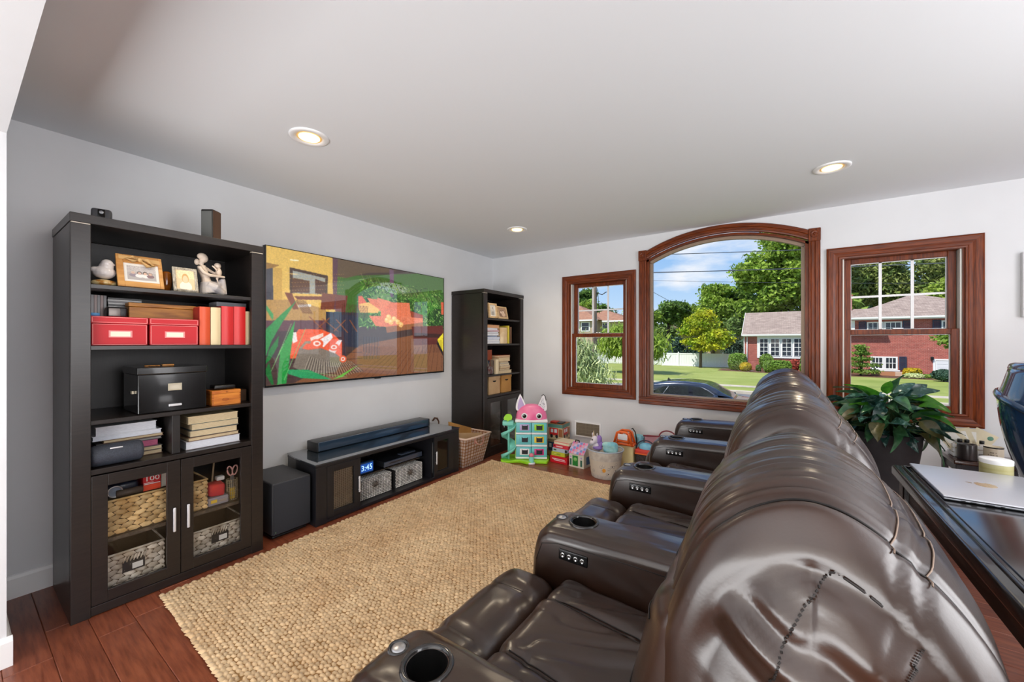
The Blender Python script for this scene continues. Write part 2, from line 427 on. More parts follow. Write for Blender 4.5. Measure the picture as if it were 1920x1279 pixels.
def hung_window(n, cx0, cx1, z0, z1):
    w = thing('window_%d' % n, None, None); del w['label']; del w['category']; w['kind'] = 'structure'
    w.location = (cx0, YW, z0)
    casing('casing', cx0, cx1, z0, z1, .092, w)
    a, b, c, d = cx0+.088, cx1-.088, z0+.07, z1-.078
    g = G(); rect_frame(g, a, b, c, d, .016, .016, .02, .016, YW-.004, YW+.13); make('jamb_frame', g, WOODW, w)
    g = G()
    for x in (a+.016, b-.026): g.box(x, x+.010, YW+.004, YW+.12, c+.02, d-.016)
    make('jamb_liner', g, WLIN, w)
    zm = z0+.69
    lo = make('lower_sash', rect_frame(G(), a+.024, b-.024, c+.018, zm+.022, .044, .044, .052, .040, YW+.012, YW+.048), WOODW, w, bev=.004)
    up = make('upper_sash', rect_frame(G(), a+.030, b-.030, zm-.018, d-.014, .044, .044, .040, .040, YW+.058, YW+.094), WOODW, w, bev=.004)
    make('pane', G().box(a+.066, b-.066, YW+.028, YW+.032, c+.066, zm-.014), GLASS, lo)
    make('pane', G().box(a+.072, b-.072, YW+.078, YW+.082, zm+.020, d-.052), GLASS, up)
    g = G(); rect_frame(g, a+.066, b-.066, c+.068, zm-.016, .006, .006, .006, .006, YW+.034, YW+.046); make('glazing_bead', g, WG, lo)
    g = G(); gx0, gx1, gz0, gz1 = a+.072, b-.072, zm+.020, d-.052
    rect_frame(g, gx0, gx1, gz0, gz1, .007, .007, .007, .007, YW+.083, YW+.093)
    for i in (1, 2):
        x = gx0+(gx1-gx0)*i/3; g.box(x-.009, x+.009, YW+.083, YW+.091, gz0, gz1)
    z = (gz0+gz1)/2; g.box(gx0, gx1, YW+.0835, YW+.0905, z-.008, z+.008)
    make('muntin_grid', g, WG, up)
    g = G(); g.box((a+b)/2-.03, (a+b)/2+.03, YW+.014, YW+.04, zm+.022, zm+.034); make('sash_lock', g, SILVER, lo, bev=.003)
    return w
w1 = hung_window(1, 1.047, 1.917, .677, 2.062)
w3 = hung_window(3, 3.500, 4.372, .677, 2.062)

# arched picture window
w2 = thing('window_2', None, None, (1.95, YW, .642)); del w2['label']; del w2['category']; w2['kind'] = 'structure'
def arch_pts(R, cz, x0, x1, n=40, cx=2.705):
    a0 = math.acos(max(-1, min(1, (x0-cx)/R))); a1 = math.acos(max(-1, min(1, (x1-cx)/R)))
    return [(cx+R*math.cos(a0+(a1-a0)*i/n), cz+R*math.sin(a0+(a1-a0)*i/n)) for i in range(n+1)]
def arch_sweep(sec, x0, x1, n=40):
    """sec: (radius, y) section carried round the arch centre"""
    V = []; k = len(sec); R = sec[0][0]
    a0 = math.acos((x0-2.705)/R); a1 = math.acos((x1-2.705)/R)
    for i in range(n+1):
        a = a0+(a1-a0)*i/n
        V += [(2.705+r*math.cos(a), y, .846+r*math.sin(a)) for r, y in sec]
    F = [(i*k+j, i*k+(j+1) % k, (i+1)*k+(j+1) % k, (i+1)*k+j) for i in range(n) for j in range(k)]
    F += [tuple(range(k)), tuple(range((n+1)*k-1, n*k-1, -1))]
    return G().add(V, F)
CW = .080
sec = [(1.553, YW), (1.553, YW-.018), (1.545, YW-.026), (1.520, YW-.026), (1.514, YW-.019), (1.494, YW-.019), (1.488, YW-.026), (1.476, YW-.024), (1.473, YW)]
make('arch_casing', arch_sweep(sec, 1.992, 3.418), WOODH, w2)
def leg_casing(x0, x1, z0, z1, flip):
    pr = [(0, 0), (0, .018), (.008, .026), (.033, .026), (.039, .019), (.059, .019), (.065, .026), (.077, .024), (.080, 0)]
    pts = [((x1-d) if flip else (x0+d), YW-h) for d, h in pr]
    make('casing_board', G().prism(pts, z0, z1, 'z'), WOODW, w2)
leg_casing(1.950, 2.030, .722, 2.142, False); leg_casing(3.380, 3.460, .722, 2.142, True)
pr = [(0, 0), (0, .018), (.008, .026), (.033, .026), (.039, .019), (.059, .019), (.065, .026), (.077, .024), (.080, 0)]
make('casing_board', G().prism([(YW-h, .642+d) for d, h in pr], 1.95, 3.46, 'x'), WOODH, w2)
for x in (1.948, 3.378):
    b = make('corner_block', G().box(x, x+.084, YW-.034, YW, 2.142, 2.250), WOODW, w2, bev=.006)
    make('rosette', G().lathe([(.030, 0), (.030, -.006), (.024, -.010), (.018, -.004), (.011, -.004), (.009, -.012), (.0, -.014)], 20, (x+.042, YW-.034, 2.20), ax='y', cap=False), WOODW, b)
g = G()                                                    # inner stop and sash
inner = [(1.470, YW-.002), (1.470, YW+.10), (1.448, YW+.10), (1.448, YW-.002)]
make('arch_stop', arch_sweep(inner, 2.014, 3.396), WOODH, w2)
g = G(); g.box(2.030, 2.052, YW-.002, YW+.10, .722, 2.155); g.box(3.358, 3.380, YW-.002, YW+.10, .722, 2.155); g.box(2.052, 3.358, YW-.002, YW+.10, .722, .735)
make('stop', g, WOODW, w2)
g = arch_sweep([(1.447, YW+.035), (1.447, YW+.075), (1.420, YW+.075), (1.420, YW+.035)], 2.05, 3.36)
make('arch_sash', g, mat('taupe_sash', (150, 128, 108), .45), w2)
g = G(); g.box(2.052, 2.078, YW+.035, YW+.075, .735, 2.12); g.box(3.332, 3.358, YW+.035, YW+.075, .735, 2.12); g.box(2.078, 3.332, YW+.035, YW+.075, .735, .752)
make('sash', g, mat('taupe_sash', (0, 0, 0)), w2)
ap = arch_pts(1.434, .846, 2.066, 3.344, 30)
make('pane', G().prism([(2.066, .745)]+[(3.344, .745)]+ap[::-1], YW+.052, YW+.056), GLASS, w2)

# ---------------------------------------------------------------- recessed ceiling lights
WARM = mat('lamp_lens', (255, 214, 140), .4, emit=3.2); WARMR = mat('lamp_reflector', (250, 214, 150), .35)
def downlight(x, y, label):
    t = thing('recessed_light', label, 'ceiling light', (x, y, HC), group='recessed ceiling lights')
    make('trim_ring', G().lathe([(.098, 0), (.098, -.005), (.090, -.009), (.070, -.007), (.062, 0)], 40, (x, y, HC), cap=False), TRIMW, t)
    make('reflector', G().lathe([(.0625, -.0035), (.058, -.0030), (.050, -.0028)], 40, (x, y, HC), cap=False), WARMR, t)
    make('lens', G().lathe([(.0525, -.002), (.0525, -.006), (.045, -.0085), (.0, -.0095)], 40, (x, y, HC), cap=False), WARM, t)
    l = light('lamp', 'SPOT', (x, y, HC-.03), (0, 0, 0), 26, (1, .83, .60), spot_size=math.radians(150), spot_blend=.8, shadow_soft_size=.05)
downlight(1.067, 1.13, 'round recessed ceiling light glowing warm, above the big left bookcase')
downlight(3.457, 3.229, 'round recessed ceiling light glowing warm, above the right-hand windows')
downlight(1.03, 3.224, 'round recessed ceiling light glowing warm, near the far corner of the room')

# ---------------------------------------------------------------- wall register, picture edge
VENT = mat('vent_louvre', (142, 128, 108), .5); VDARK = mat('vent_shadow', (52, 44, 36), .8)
t = thing('wall_vent', 'tan louvred wall vent in a white frame, low under the windows', 'vent', (1.37, YW, .21))
make('frame', rect_frame(G(), 1.205, 1.525, .195, .375, .018, .018, .018, .018, YW-.012, YW), TRIMW, t, bev=.003)
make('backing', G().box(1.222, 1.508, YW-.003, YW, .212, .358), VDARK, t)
for i in range(26):
    x = 1.226+i*.0108; make('louvre', G().box(x, x+.006, YW-.010, YW-.003, .213, .357), VENT, t)
g = G()
for z in (.245, .285, .325): g.box(1.224, 1.506, YW-.0105, YW-.002, z-.002, z+.002)
make('cross_bar', g, VENT, t)
t = thing('picture_frame', 'pale grey canvas picture on the wall beside the right window, cut by the frame', 'picture', (4.75, YW, 1.46))
make('frame', rect_frame(G(), 4.537, 5.05, 1.46, 1.90, .02, .02, .02, .02, YW-.035, YW), mat('pale_frame', (205, 206, 208), .5), t, bev=.003)
make('canvas', G().box(4.557, 5.03, YW-.022, YW, 1.48, 1.88), mat('pale_canvas', (220, 221, 224), .8, col2=(196, 200, 206), ns=4), t)

# ================================================================ RUG
JUTE = mat('jute', (214, 186, 146), .9, col2=(194, 160, 118), ns=3.2, detail=6, lo=.3, hi=.7, isl=.16, sheen=.2)
rx0, rx1, ry0, ry1 = .60, 2.98, .615, 3.374
rug = thing('rug', 'golden woven jute rug with a scalloped edge on the wood floor', 'rug', (rx0, ry0, 0))
ys0 = lambda x: ry0+.03-.045*(x-rx0)/(rx1-rx0)*1.6
g = G(); g.add([(rx0, ys0(rx0), .002), (rx1, ys0(rx1), .002), (rx1, ry1, .002), (rx0, ry1, .002), (rx0, ys0(rx0), .009), (rx1, ys0(rx1), .009), (rx1, ry1, .009), (rx0, ry1, .009)],
           [(0, 3, 2, 1), (4, 5, 6, 7), (0, 1, 5, 4), (1, 2, 6, 5), (2, 3, 7, 6), (3, 0, 4, 7)])
make('backing', g, mat('jute_backing', (150, 112, 66), .95), rug)
def rug_loops():
    pu, pv = .0275, .0165                                   # loop length across X, row pitch along Y
    nx = int((rx1-rx0)/pu); ny = int((ry1-ry0)/pv)
    a = np.linspace(-1, 1, 6); b = np.linspace(-1, 1, 5)
    A, Bm = np.meshgrid(a, b, indexing='ij'); prof = np.sqrt(np.clip(1-A**2, 0, 1))**.9*np.sqrt(np.clip(1-Bm**2, 0, 1))
    tpl = np.stack([A*np.sqrt(1-.25*Bm**2)*.56, Bm*np.sqrt(1-.25*A**2)*.60, prof], -1).reshape(-1, 3)
    q = [(i*5+j, (i+1)*5+j, (i+1)*5+j+1, i*5+j+1) for i in range(5) for j in range(4)]
    q = np.array(q); I, J = np.meshgrid(np.arange(nx), np.arange(ny), indexing='ij'); I = I.ravel(); J = J.ravel(); N = len(I)
    cx = rx0+.012+(I+.5*(J % 2))*pu+rng.normal(0, .0016, N); cy = ry0+.01+J*pv+rng.normal(0, .0012, N)
    fr = 1-(J/ny); cy += (ys0(cx)-ry0-.03)*fr*1.0+.02*fr*0
    ang = rng.normal(.22, .14, N)*np.where(J % 2, -1, 1); sc = rng.uniform(.85, 1.15, N)
    edge = (J < 2) | (J > ny-3) | (I < 1) | (I > nx-2); sc[edge] *= 1.15
    x = tpl[None, :, 0]*pu*sc[:, None]; y = tpl[None, :, 1]*pv*sc[:, None]; z = tpl[None, :, 2]*rng.uniform(.006, .0105, N)[:, None]
    ca, sa = np.cos(ang)[:, None], np.sin(ang)[:, None]
    V = np.stack([cx[:, None]+x*ca-y*sa, cy[:, None]+x*sa+y*ca, .007+z], -1).reshape(-1, 3)-np.array([rx0, ry0, 0])
    F = (q[None]+(np.arange(N)*30)[:, None, None]).reshape(-1, 4)
    me = bpy.data.meshes.new('braided_loops'); me.vertices.add(len(V)); me.vertices.foreach_set('co', V.ravel())
    me.loops.add(F.size); me.loops.foreach_set('vertex_index', F.ravel()); me.polygons.add(len(F))
    me.polygons.foreach_set('loop_start', np.arange(len(F))*4); me.polygons.foreach_set('loop_total', np.full(len(F), 4))
    me.polygons.foreach_set('use_smooth', np.ones(len(F), bool)); me.update(calc_edges=True); me.materials.append(JUTE)
    o = bpy.data.objects.new('braided_loops', me); COL.objects.link(o); o.parent = rug; o['kind'] = 'stuff'
rug_loops()

# ================================================================ BOOKCASES
REDBOX = mat('red_linen', (196, 34, 44), .55, bump=.05, bs=300); REDEDGE = mat('pale_stitch', (240, 150, 150), .6)
BAMBOO = mat('bamboo', (196, 134, 48), .45, col2=(152, 94, 28), ns=7, stretch=(1, 1.2, 7), detail=5)
RAFFIA = mat('hyacinth_weave', (230, 198, 142), .7, isl=.3, col2=(188, 148, 90), ns=20)
RAFFW = mat('pale_hyacinth_weave', (226, 216, 200), .7, isl=.3, col2=(176, 160, 138), ns=20)
DARKIN = mat('basket_inside', (86, 66, 42), .9)
STRIP = mat('painted_highlight', (206, 196, 180), .4)
def bookcase(y0, xf, xb, label):
    t = thing('bookcase', label, 'bookcase', (xb, y0, 0)); y1 = y0+.80
    P = lambda n, g, m, par=t, **k: make(n, g, m, par, **k)
    for a, b in ((y0, y0+.030), (y1-.030, y1)): P('side_panel', G().box(xb, xf-.02, a, b, 0, 1.838), ESP)
    for a, b in ((y0, y0+.064), (y1-.064, y1)):
        p = P('post', G().box(xf-.03, xf, a, b, 0, 1.836), ESP, bev=.002)
        P('highlight_strip', G().box(xf-.028, xf-.001, a+.002, b-.002, 1.8365, 1.8405), STRIP, p)  # pale strip paints the bright highlight line under the top panel
    P('top_panel', G().box(xb-.004, xf+.003, y0-.003, y1+.003, 1.841, 1.882), ESP, bev=.002)
    P('back_panel', G().box(xb, xb+.008, y0+.03, y1-.03, .05, 1.838), ESPD)
    for z in (1.563, 1.272, .918):
        P('shelf', G().box(xb+.008, xf-.012, y0+.031, y1-.031, z-.020, z), ESP, bev=.0015)
    P('fixed_shelf', G().box(xb+.008, xf-.004, y0+.031, y1-.031, .664, .688), ESP, bev=.0015)
    if y0 < 1: P('divider', G().box(xb+.02, xf-.03, y0+.366, y0+.402, .689, .897), ESPD, bev=.003)
    P('inner_shelf', G().box(xb+.008, xf-.05, y0+.031, y1-.031, .312, .330), mat('shelf_grain', (110, 96, 78), .5, col2=(66, 56, 46), ns=30, stretch=(14, 1, 1)))
    P('bottom_panel', G().box(xb+.008, xf-.03, y0+.031, y1-.031, .042, .060), mat('shelf_grain', (0, 0, 0)))
    P('bottom_rail', G().box(xf-.022, xf-.002, y0+.064, y1-.064, .004, .046), ESP, bev=.0015)
    for a, b, hy in ((y0+.0655, y0+.394, y0+.366), (y0+.397, y1-.0655, y0+.425)):
        d = thing('door', None, None, (xf-.018, a, .05)); del d['label']; del d['category']; d.parent = t; d.location = Vector((xf-.018, a, .05))-t.location
        g = G(); x0, x1 = xf-.020, xf
        fl_, fr_ = .054, .056
        g.box(x0, x1, a, a+fl_, .050, .658); g.box(x0, x1, b-fr_, b, .050, .658); g.box(x0, x1, a+fl_, b-fr_, .050, .104); g.box(x0, x1, a+fl_, b-fr_, .603, .658)
        make('door_frame', g, ESP, d, bev=.0015)
        make('pane', G().box(xf-.014, xf-.010, a+fl_-.004, b-fr_+.004, .100, .607), CABGLASS, d)
        g = G().rbox(xf+.008, xf+.018, hy-.006, hy+.006, .286, .413, .004)
        for z in (.305, .394): g.lathe([(.004, 0), (.004, .010)], 8, (xf, hy, z), ax='x')
        make('handle', g, mat('satin_handle', (226, 226, 230), .25, .35), d)
    return t
bookcase(.324, .536, .03, 'tall espresso bookcase with red storage boxes and glass doors beside the television')
bookcase(3.372, .492, .012, 'tall espresso bookcase in the far corner holding cardboard boxes and paperbacks')

def weave(g, x0, x1, y0, y1, z0, z1, face, nu, nv, h=.010, m=0):
    """plump leaf-shaped strands bulging from one face of a box; face '+x' or '-y' or '+y'"""
    L = (y1-y0) if 'x' in face else (x1-x0); du = L/nu; dv = (z1-z0)/nv
    for j in range(nv):
        for i in range(nu+1):
            cu = (i+(.5 if j % 2 else 0))*du; cv = z0+(j+.5)*dv; tl = .38 if j % 2 else -.38
            a, b = du*.56, dv*.58; pts = []
            for (p, q, w) in ((-a, 0, .0), (-a*.45, -b*.9, .1), (a*.45, -b*.9, .1), (a, 0, .0), (a*.45, b*.9, .1), (-a*.45, b*.9, .1), (0, 0, 1.7)):
                u = p-q*tl*.6; v = q+p*tl*dv/du; u = min(max(cu+u, 0), L); v = min(max(cv+v, z0), z1)
                if face == '+x': pts.append((x1+w*h, y0+u, v))
                elif face == '-y': pts.append((x0+u, y0-w*h, v))
                else: pts.append((x0+u, y1+w*h, v))
            F = [(k, (k+1) % 6, 6) for k in range(6)]
            g.add(pts, F if face != '+y' else [f[::-1] for f in F], m, True)
def wicker_bin(name, label, x0, x1, y0, y1, z0, z1, m, nu, nv, group, cat='basket', sides=True, wall=.010):
    t = thing(name, label, cat, (x0, y0, z0), group=group)
    g = G(); b = .010
    for q in ((x0, x0+wall, y0, y1), (x1-wall, x1-b*.2, y0, y1), (x0+wall, x1-wall, y0, y0+wall), (x0+wall, x1-wall, y1-wall, y1)): g.box(*q, z0, z1)
    g.box(x0+wall, x1-wall, y0+wall, y1-wall, z0, z0+.006); make('body', g, DARKIN, t)
    g = G(); weave(g, x0, x1, y0, y1, z0+.002, z1-.006, '+x', nu, nv)
    if sides: weave(g, x0, x1, y0, y1, z0+.002, z1-.006, '-y', nu, nv)
    make('woven_strands', g, m, t, kind='stuff')
    g = G(); g.tube([(x0, y0, z1), (x1+.003, y0, z1), (x1+.003, y1, z1), (x0, y1, z1)], .006, 6, closed=True); make('rim', g, m, t)
    return t
gb = 'woven baskets behind the bookcase doors'
wicker_bin('woven_basket', 'tan woven basket on the upper cabinet shelf under the radio and red box', .20, .47, .405, .690, .331, .505, RAFFIA, 6, 7, gb)
t = wicker_bin('woven_basket', 'pale woven basket with black tag in the lower left of the glass cabinet', .20, .47, .40, .665, .061, .235, RAFFW, 6, 7, gb)
TAG = mat('chalk_tag', (40, 36, 34), .7)
def tagboard(t, y, z):
    make('tag_board', G().box(.482, .486, y-.042, y+.042, z-.03, z+.028), TAG, t, bev=.002)
    make('tag_label', G().box(.4862, .4872, y-.006, y+.034, z-.022, z+.006), WHITEP, t)
    g = G()
    for i in range(7): g.tube([(.489, y-.04+i*.013, z+.022), (.492, y-.036+i*.013, z+.038), (.489, y-.030+i*.013, z+.052)], .0028, 5)
    make('tag_lacing', g, RAFFW, t)
tagboard(t, .545, .165)
t = wicker_bin('woven_basket', 'pale woven basket with tag in the lower right of the glass cabinet', .20, .47, .785, 1.045, .061, .215, RAFFW, 6, 6, gb)
tagboard(t, .915, .155)
t = wicker_bin('woven_basket', 'narrow tan woven caddy with a paper inside, next to the red cloth', .22, .465, .765, .857, .331, .50, RAFFIA, 2, 7, gb)
make('folded_paper', G().prism([(.772, .45), (.806, .45), (.80, .505), (.774, .545)], .40, .402, 'x'), WHITEP, t)
# on the left basket
t = thing('portable_radio', 'small dark blue radio with silver speaker ring on the woven basket', 'radio', (.33, .47, .505))
make('body', G().rbox(.27, .44, .452, .575, .506, .575, .018), mat('navy_plastic', (24, 30, 46), .3), t)
make('speaker_ring', G().lathe([(.028, 0), (.030, .006), (.026, .008), (.023, .004)], 24, (.441, .484, .540), ax='x', cap=False), SILVER, t)
make('speaker_cone', G().lathe([(.023, .003), (.010, -.001), (0, .003)], 20, (.441, .484, .540), ax='x', cap=False), mat('grey_cone', (120, 130, 146), .5), t)
make('carry_handle', G().tube([(.35, .50, .572), (.36, .515, .596), (.36, .55, .598), (.35, .565, .572)], .004, 6), BLACKP, t)
t = thing('red_carton', 'little red carton printed 100 on top of the woven basket', 'box', (.38, .60, .505))
make('carton', G().box(.34, .44, .590, .660, .506, .585), mat('carton_red', (190, 22, 28), .45), t, bev=.001)
make('orange_band', G().box(.4402, .4407, .590, .660, .507, .536), mat('carton_orange', (236, 76, 40), .45), t)
make('white_stripe', G().box(.4402, .4409, .592, .658, .5385, .542), WHITEP, t)
make('white_stripe', G().box(.4402, .4409, .592, .630, .5455, .548), WHITEP, t)
text('lettering', '100', .036, frame_x(.4406, .625, .567), WHITEP, t, sx=1.15).location = -t.location
t = tag(make('cream_carton', G().box(.33, .43, .664, .700, .506, .578), mat('carton_cream', (214, 206, 190), .5), bev=.002), 'small cream carton right of the red carton on the basket', 'box')
t = tag(make('dark_roll', G().lathe([(.014, 0), (.017, .002), (.017, .098), (.014, .10)], 16, (.445, .487, .527), ax='y'), mat('brown_roll', (74, 60, 50), .6)), 'brown roll lying in front of the small radio', 'roll')
# right cabinet upper shelf
g = G().rbox(.36, .455, .868, .955, .380, .455, .02, warp=lambda P: P+np.stack([.006*vnoise(P[:, 1]*60, P[:, 2]*60, 3), 0*P[:, 0], .006*vnoise(P[:, 0]*50, P[:, 1]*50, 4)], 1))
tag(make('folded_cloth', g, mat('red_cloth', (196, 40, 56), .85, col2=(224, 66, 56), ns=16)), 'crumpled red cloth on the clear plastic box in the cabinet', 'cloth')
t = thing('plastic_box', 'clear plastic box of small yellow and grey things under red cloth', 'box', (.40, .91, .331))
make('box', G().rbox(.34, .46, .864, .968, .332, .378, .006), mat('frosted_plastic', (168, 160, 164), .2), t)
make('yellow_packet', G().box(.461, .4618, .878, .908, .348, .366), mat('packet_yellow', (236, 196, 60), .5), t)
make('silver_packet', G().box(.461, .4618, .915, .958, .346, .360), SILVER, t)
t = thing('wire_cup', 'wire pen cup holding scissors on the cabinet shelf', 'cup', (.42, .998, .331))
g = G()
for z in (.333, .36, .385, .41, .435, .452): g.tube([(.42+.028*math.cos(a), .998+.028*math.sin(a), z) for a in np.linspace(0, 2*PI, 17)[:-1]], .0016, 5, closed=True)
for a in np.linspace(0, 2*PI, 17)[:-1]: g.tube([(.42+.028*math.cos(a), .998+.028*math.sin(a), .333), (.42+.028*math.cos(a), .998+.028*math.sin(a), .452)], .0014, 5)
make('wire_grid', g, mat('tan_wire', (186, 168, 132), .5), t)
make('yellow_pad', G().box(.41, .43, .985, 1.010, .334, .40), mat('packet_yellow', (0, 0, 0)), t)
t = thing('scissors', 'pink handled scissors standing in the wire cup', 'scissors', (.42, .998, .40))
PINKH = mat('pink_handle', (226, 170, 160), .4)
for dy, ang in ((-.012, .25), (.014, -.2)):
    c, s_ = math.cos(ang), math.sin(ang)
    make('handle_loop', G().tube([(.425, .998+dy+.013*math.cos(a)*c-.026*math.sin(a)*s_, .505+.013*math.cos(a)*s_+.028*math.sin(a)) for a in np.linspace(0, 2*PI, 19)[:-1]], .0042, 6, closed=True), PINKH, t)
make('blades', G().prism([(.990, .345), (1.004, .345), (1.006, .48), (.988, .48)], .423, .427, 'x'), SILVER, t)
t = tag(make('wooden_stick', G().tube([(.36, .905, .331), (.40, .913, .575)], .005, 6), mat('stick_wood', (150, 126, 96), .7)), 'thin wooden stick standing behind the red cloth', 'stick')
tag(make('white_eraser', G().rbox(.37, .41, .925, .965, .456, .480, .006), WHITEP), 'small white block resting on the red cloth', 'block')

# ---------------------------------------------------------------- top of the bookcase
t = thing('security_camera', 'small black camera with a round lens on top of the left bookcase', 'camera', (.44, .435, 1.882))
g = G().rbox(-.02, .02, -.036, .036, 0, .056, .012).xform(Matrix.Translation((.45, .436, 1.8835)) @ Matrix.Rotation(-.25, 4, 'Z') @ Matrix.Rotation(-.12, 4, 'Y'))
make('body', g, mat('graphite', (58, 58, 62), .4), t)
M0 = Matrix.Translation((.45, .436, 1.8835)) @ Matrix.Rotation(-.25, 4, 'Z') @ Matrix.Rotation(-.12, 4, 'Y')
make('lens_plate', G().rbox(.018, .023, -.012, .014, .006, .050, .002).xform(M0), mat('gloss_black', (6, 6, 7), .08), t)
make('lens', G().lathe([(.0085, 0), (.0085, .002), (.004, .0035), (0, .003)], 16, (.0225, .001, .034), ax='x', cap=False).xform(M0), mat('lens_grey', (170, 172, 178), .15, .6), t)
t = thing('small_speaker', 'black box speaker with wooden side standing on the left bookcase', 'speaker', (.40, .885, 1.882))
M0 = Matrix.Translation((.43, .888, 1.8835)) @ Matrix.Rotation(.62, 4, 'Z')
make('cabinet', G().rbox(-.035, .035, -.034, .034, 0, .178, .008).xform(M0), mat('speaker_black', (26, 25, 25), .45), t)
make('grille', G().box(-.028, .030, -.0365, -.033, .010, .165).xform(M0), mat('grille_grey', (96, 98, 96), .6), t)
make('side_panel', G().box(.034, .0368, -.030, .030, .006, .172).xform(M0), mat('walnut', (84, 58, 40), .4, col2=(56, 38, 26), ns=8, stretch=(1, 1, .15)), t)

# ---------------------------------------------------------------- shelf 1 ornaments
def blob(name, g, m, parent=None, vox=.003, smooth=6):
    """soft figure: overlapping volumes fused into one continuous skin"""
    o = make(name, g, m, parent); r = o.modifiers.new('fuse', 'REMESH'); r.mode = 'VOXEL'; r.voxel_size = vox; r.use_smooth_shade = True
    s = o.modifiers.new('soft', 'SMOOTH'); s.iterations = smooth; s.factor = .6; return o
PORC = mat('white_porcelain', (226, 220, 218), .22, coat=.3)
g = G(); g.ell((.43, .448, 1.634), (.034, .043, .033)); g.ell((.432, .455, 1.662), (.025, .028, .026)); g.ell((.434, .457, 1.678), (.022, .024, .022)); g.ell((.43, .416, 1.645), (.018, .018, .014)); g.ell((.436, .480, 1.675), (.006, .007, .005))
o = blob('bird_figurine', g, PORC, vox=.0025); tag(o, 'white porcelain bird figurine on the gold dish', 'figurine')
g = G().lathe([(.0, 0), (.030, .001), (.046, .010), (.048, .018), (.040, .027), (.020, .033), (0, .034)], 28, (.43, .448, 1.5645), sy=1.0, sx=.8)
tag(make('painted_dish', g, mat('gilt_cream', (226, 204, 150), .3, col2=(176, 118, 44), ns=38, lo=.45, hi=.6)), 'cream and gold painted dish under the white bird', 'dish')

def photo(name, w, h, bg, people, tint):
    p = Paint(w, h, bg); p.rect(0, 0, 1, .45, [min(255, c*1.08) for c in bg], .05, 3)
    for x, y, s, hair, skin, top in people:
        p.ell(x, y+s*1.9, s*1.5, s*1.3, top); p.ell(x, y-.1*s, s*.85, s*1.15, hair); p.ell(x, y+.15*s, s*.66, s*.9, skin)
    return image_mat(name, p.a, .35, coat=.3)
def leaning(t, y0, y1, h, xb, z0, tilt, bar, dep, mf, mp_, matte=None, mw=0):
    c, s_ = math.cos(tilt), math.sin(tilt)
    X = lambda u, v, w: (xb-v*s_+w*c, u, z0+v*c+w*s_)
    def slab(name, u0, u1, v0, v1, w0, w1, m, bev=0):
        q = [(u0, v0, w0), (u1, v0, w0), (u1, v1, w0), (u0, v1, w0), (u0, v0, w1), (u1, v0, w1), (u1, v1, w1), (u0, v1, w1)]
        g = G().add([X(*p) for p in q], [(0, 3, 2, 1), (4, 5, 6, 7), (0, 1, 5, 4), (1, 2, 6, 5), (2, 3, 7, 6), (3, 0, 4, 7)]); return make(name, g, m, t, bev=bev)
    b = bar
    for q in ((y0, y0+b[0], 0, h), (y1-b[1], y1, 0, h), (y0+b[0], y1-b[1], 0, b[2]), (y0+b[0], y1-b[1], h-b[3], h)): slab('frame_bar', *q, 0, dep, mf, .0015)
    slab('back_board', y0+b[0]*.5, y1-b[1]*.5, b[2]*.5, h-b[3]*.5, 0, dep*.35, mf)
    if matte: slab('mount', y0+b[0], y1-b[1], b[2], h-b[3], dep*.35, dep*.6, matte)
    pts = [X(u, v, dep*.63) for u, v in ((y0+b[0]+mw, b[2]+mw), (y1-b[1]-mw, b[2]+mw), (y1-b[1]-mw, h-b[3]-mw), (y0+b[0]+mw, h-b[3]-mw))]
    card('photograph', *pts, mp_, t); return X
OAKF = mat('honey_frame', (214, 158, 88), .45, col2=(188, 128, 62), ns=8, stretch=(1, 1, 6))
t = thing('photo_frame', 'honey wood photo frame with a ribbon bow and a group picture', 'photo frame', (.47, .57, 1.563), group='framed photographs on the bookcase')
X = leaning(t, .487, .664, .178, .478, 1.566, .34, (.026, .016, .030, .045), .012, OAKF, photo('group_photo', 120, 80, (178, 172, 170), [(.2, .5, .09, (206, 190, 176), (206, 176, 160), (150, 140, 150)), (.42, .5, .1, (90, 84, 80), (210, 176, 160), (236, 232, 230)), (.62, .5, .1, (60, 50, 46), (214, 180, 160), (238, 232, 228)), (.8, .52, .09, (150, 130, 120), (204, 168, 150), (130, 104, 110))], 0), WHITEP, .012)
RIB = mat('ribbon', (214, 172, 112), .6)
g = G(); g.add([X(u, v, .0145) for u, v in ((.497, .150), (.655, .138), (.655, .162), (.497, .172))], [(0, 1, 2, 3)]); make('ribbon', g, RIB, t)
for d in (-1, 1): make('bow_loop', G().tube([X(.575, .150, .018), X(.575+d*.028, .160-.010*(d > 0), .026), X(.575+d*.052, .150-.03*(d > 0), .022), X(.575+d*.028, .140-.02*(d > 0), .018)], .0085, 8, closed=True), RIB, t)
make('bow_knot', G().ell(X(.575, .150, .024), (.010, .010, .012), 12), RIB, t)
t = tag(make('amber_vase', G().lathe([(.014, 0), (.020, .004), (.026, .045), (.027, .075), (.021, .105), (.016, .112), (.013, .108), (.02, .07), (.0, .02)], 24, (.40, .692, 1.5645), cap=False), mat('amber_glass', (164, 92, 24), .12, coat=.6, col2=(110, 52, 12), ns=20)), 'amber glass vase between the two framed photographs', 'vase')
t = thing('photo_frame', 'small ornate ivory photo frame beside the mother and child statue', 'photo frame', (.47, .76, 1.563), group='framed photographs on the bookcase')
IVO = mat('carved_ivory', (220, 212, 196), .5, col2=(150, 138, 118), ns=60, lo=.3, hi=.7)
X = leaning(t, .703, .812, .138, .480, 1.566, .24, (.014, .014, .014, .014), .010, IVO, photo('portrait_photo', 70, 90, (226, 200, 158), [(.5, .45, .22, (206, 160, 96), (236, 200, 160), (244, 232, 214))], 0))
g = G()
for i in range(16):
    for u, v in ((.710, .008+i*.0082), (.805, .008+i*.0082)): g.ell(X(u, v, .011), (.0042, .0048, .0048), 6)
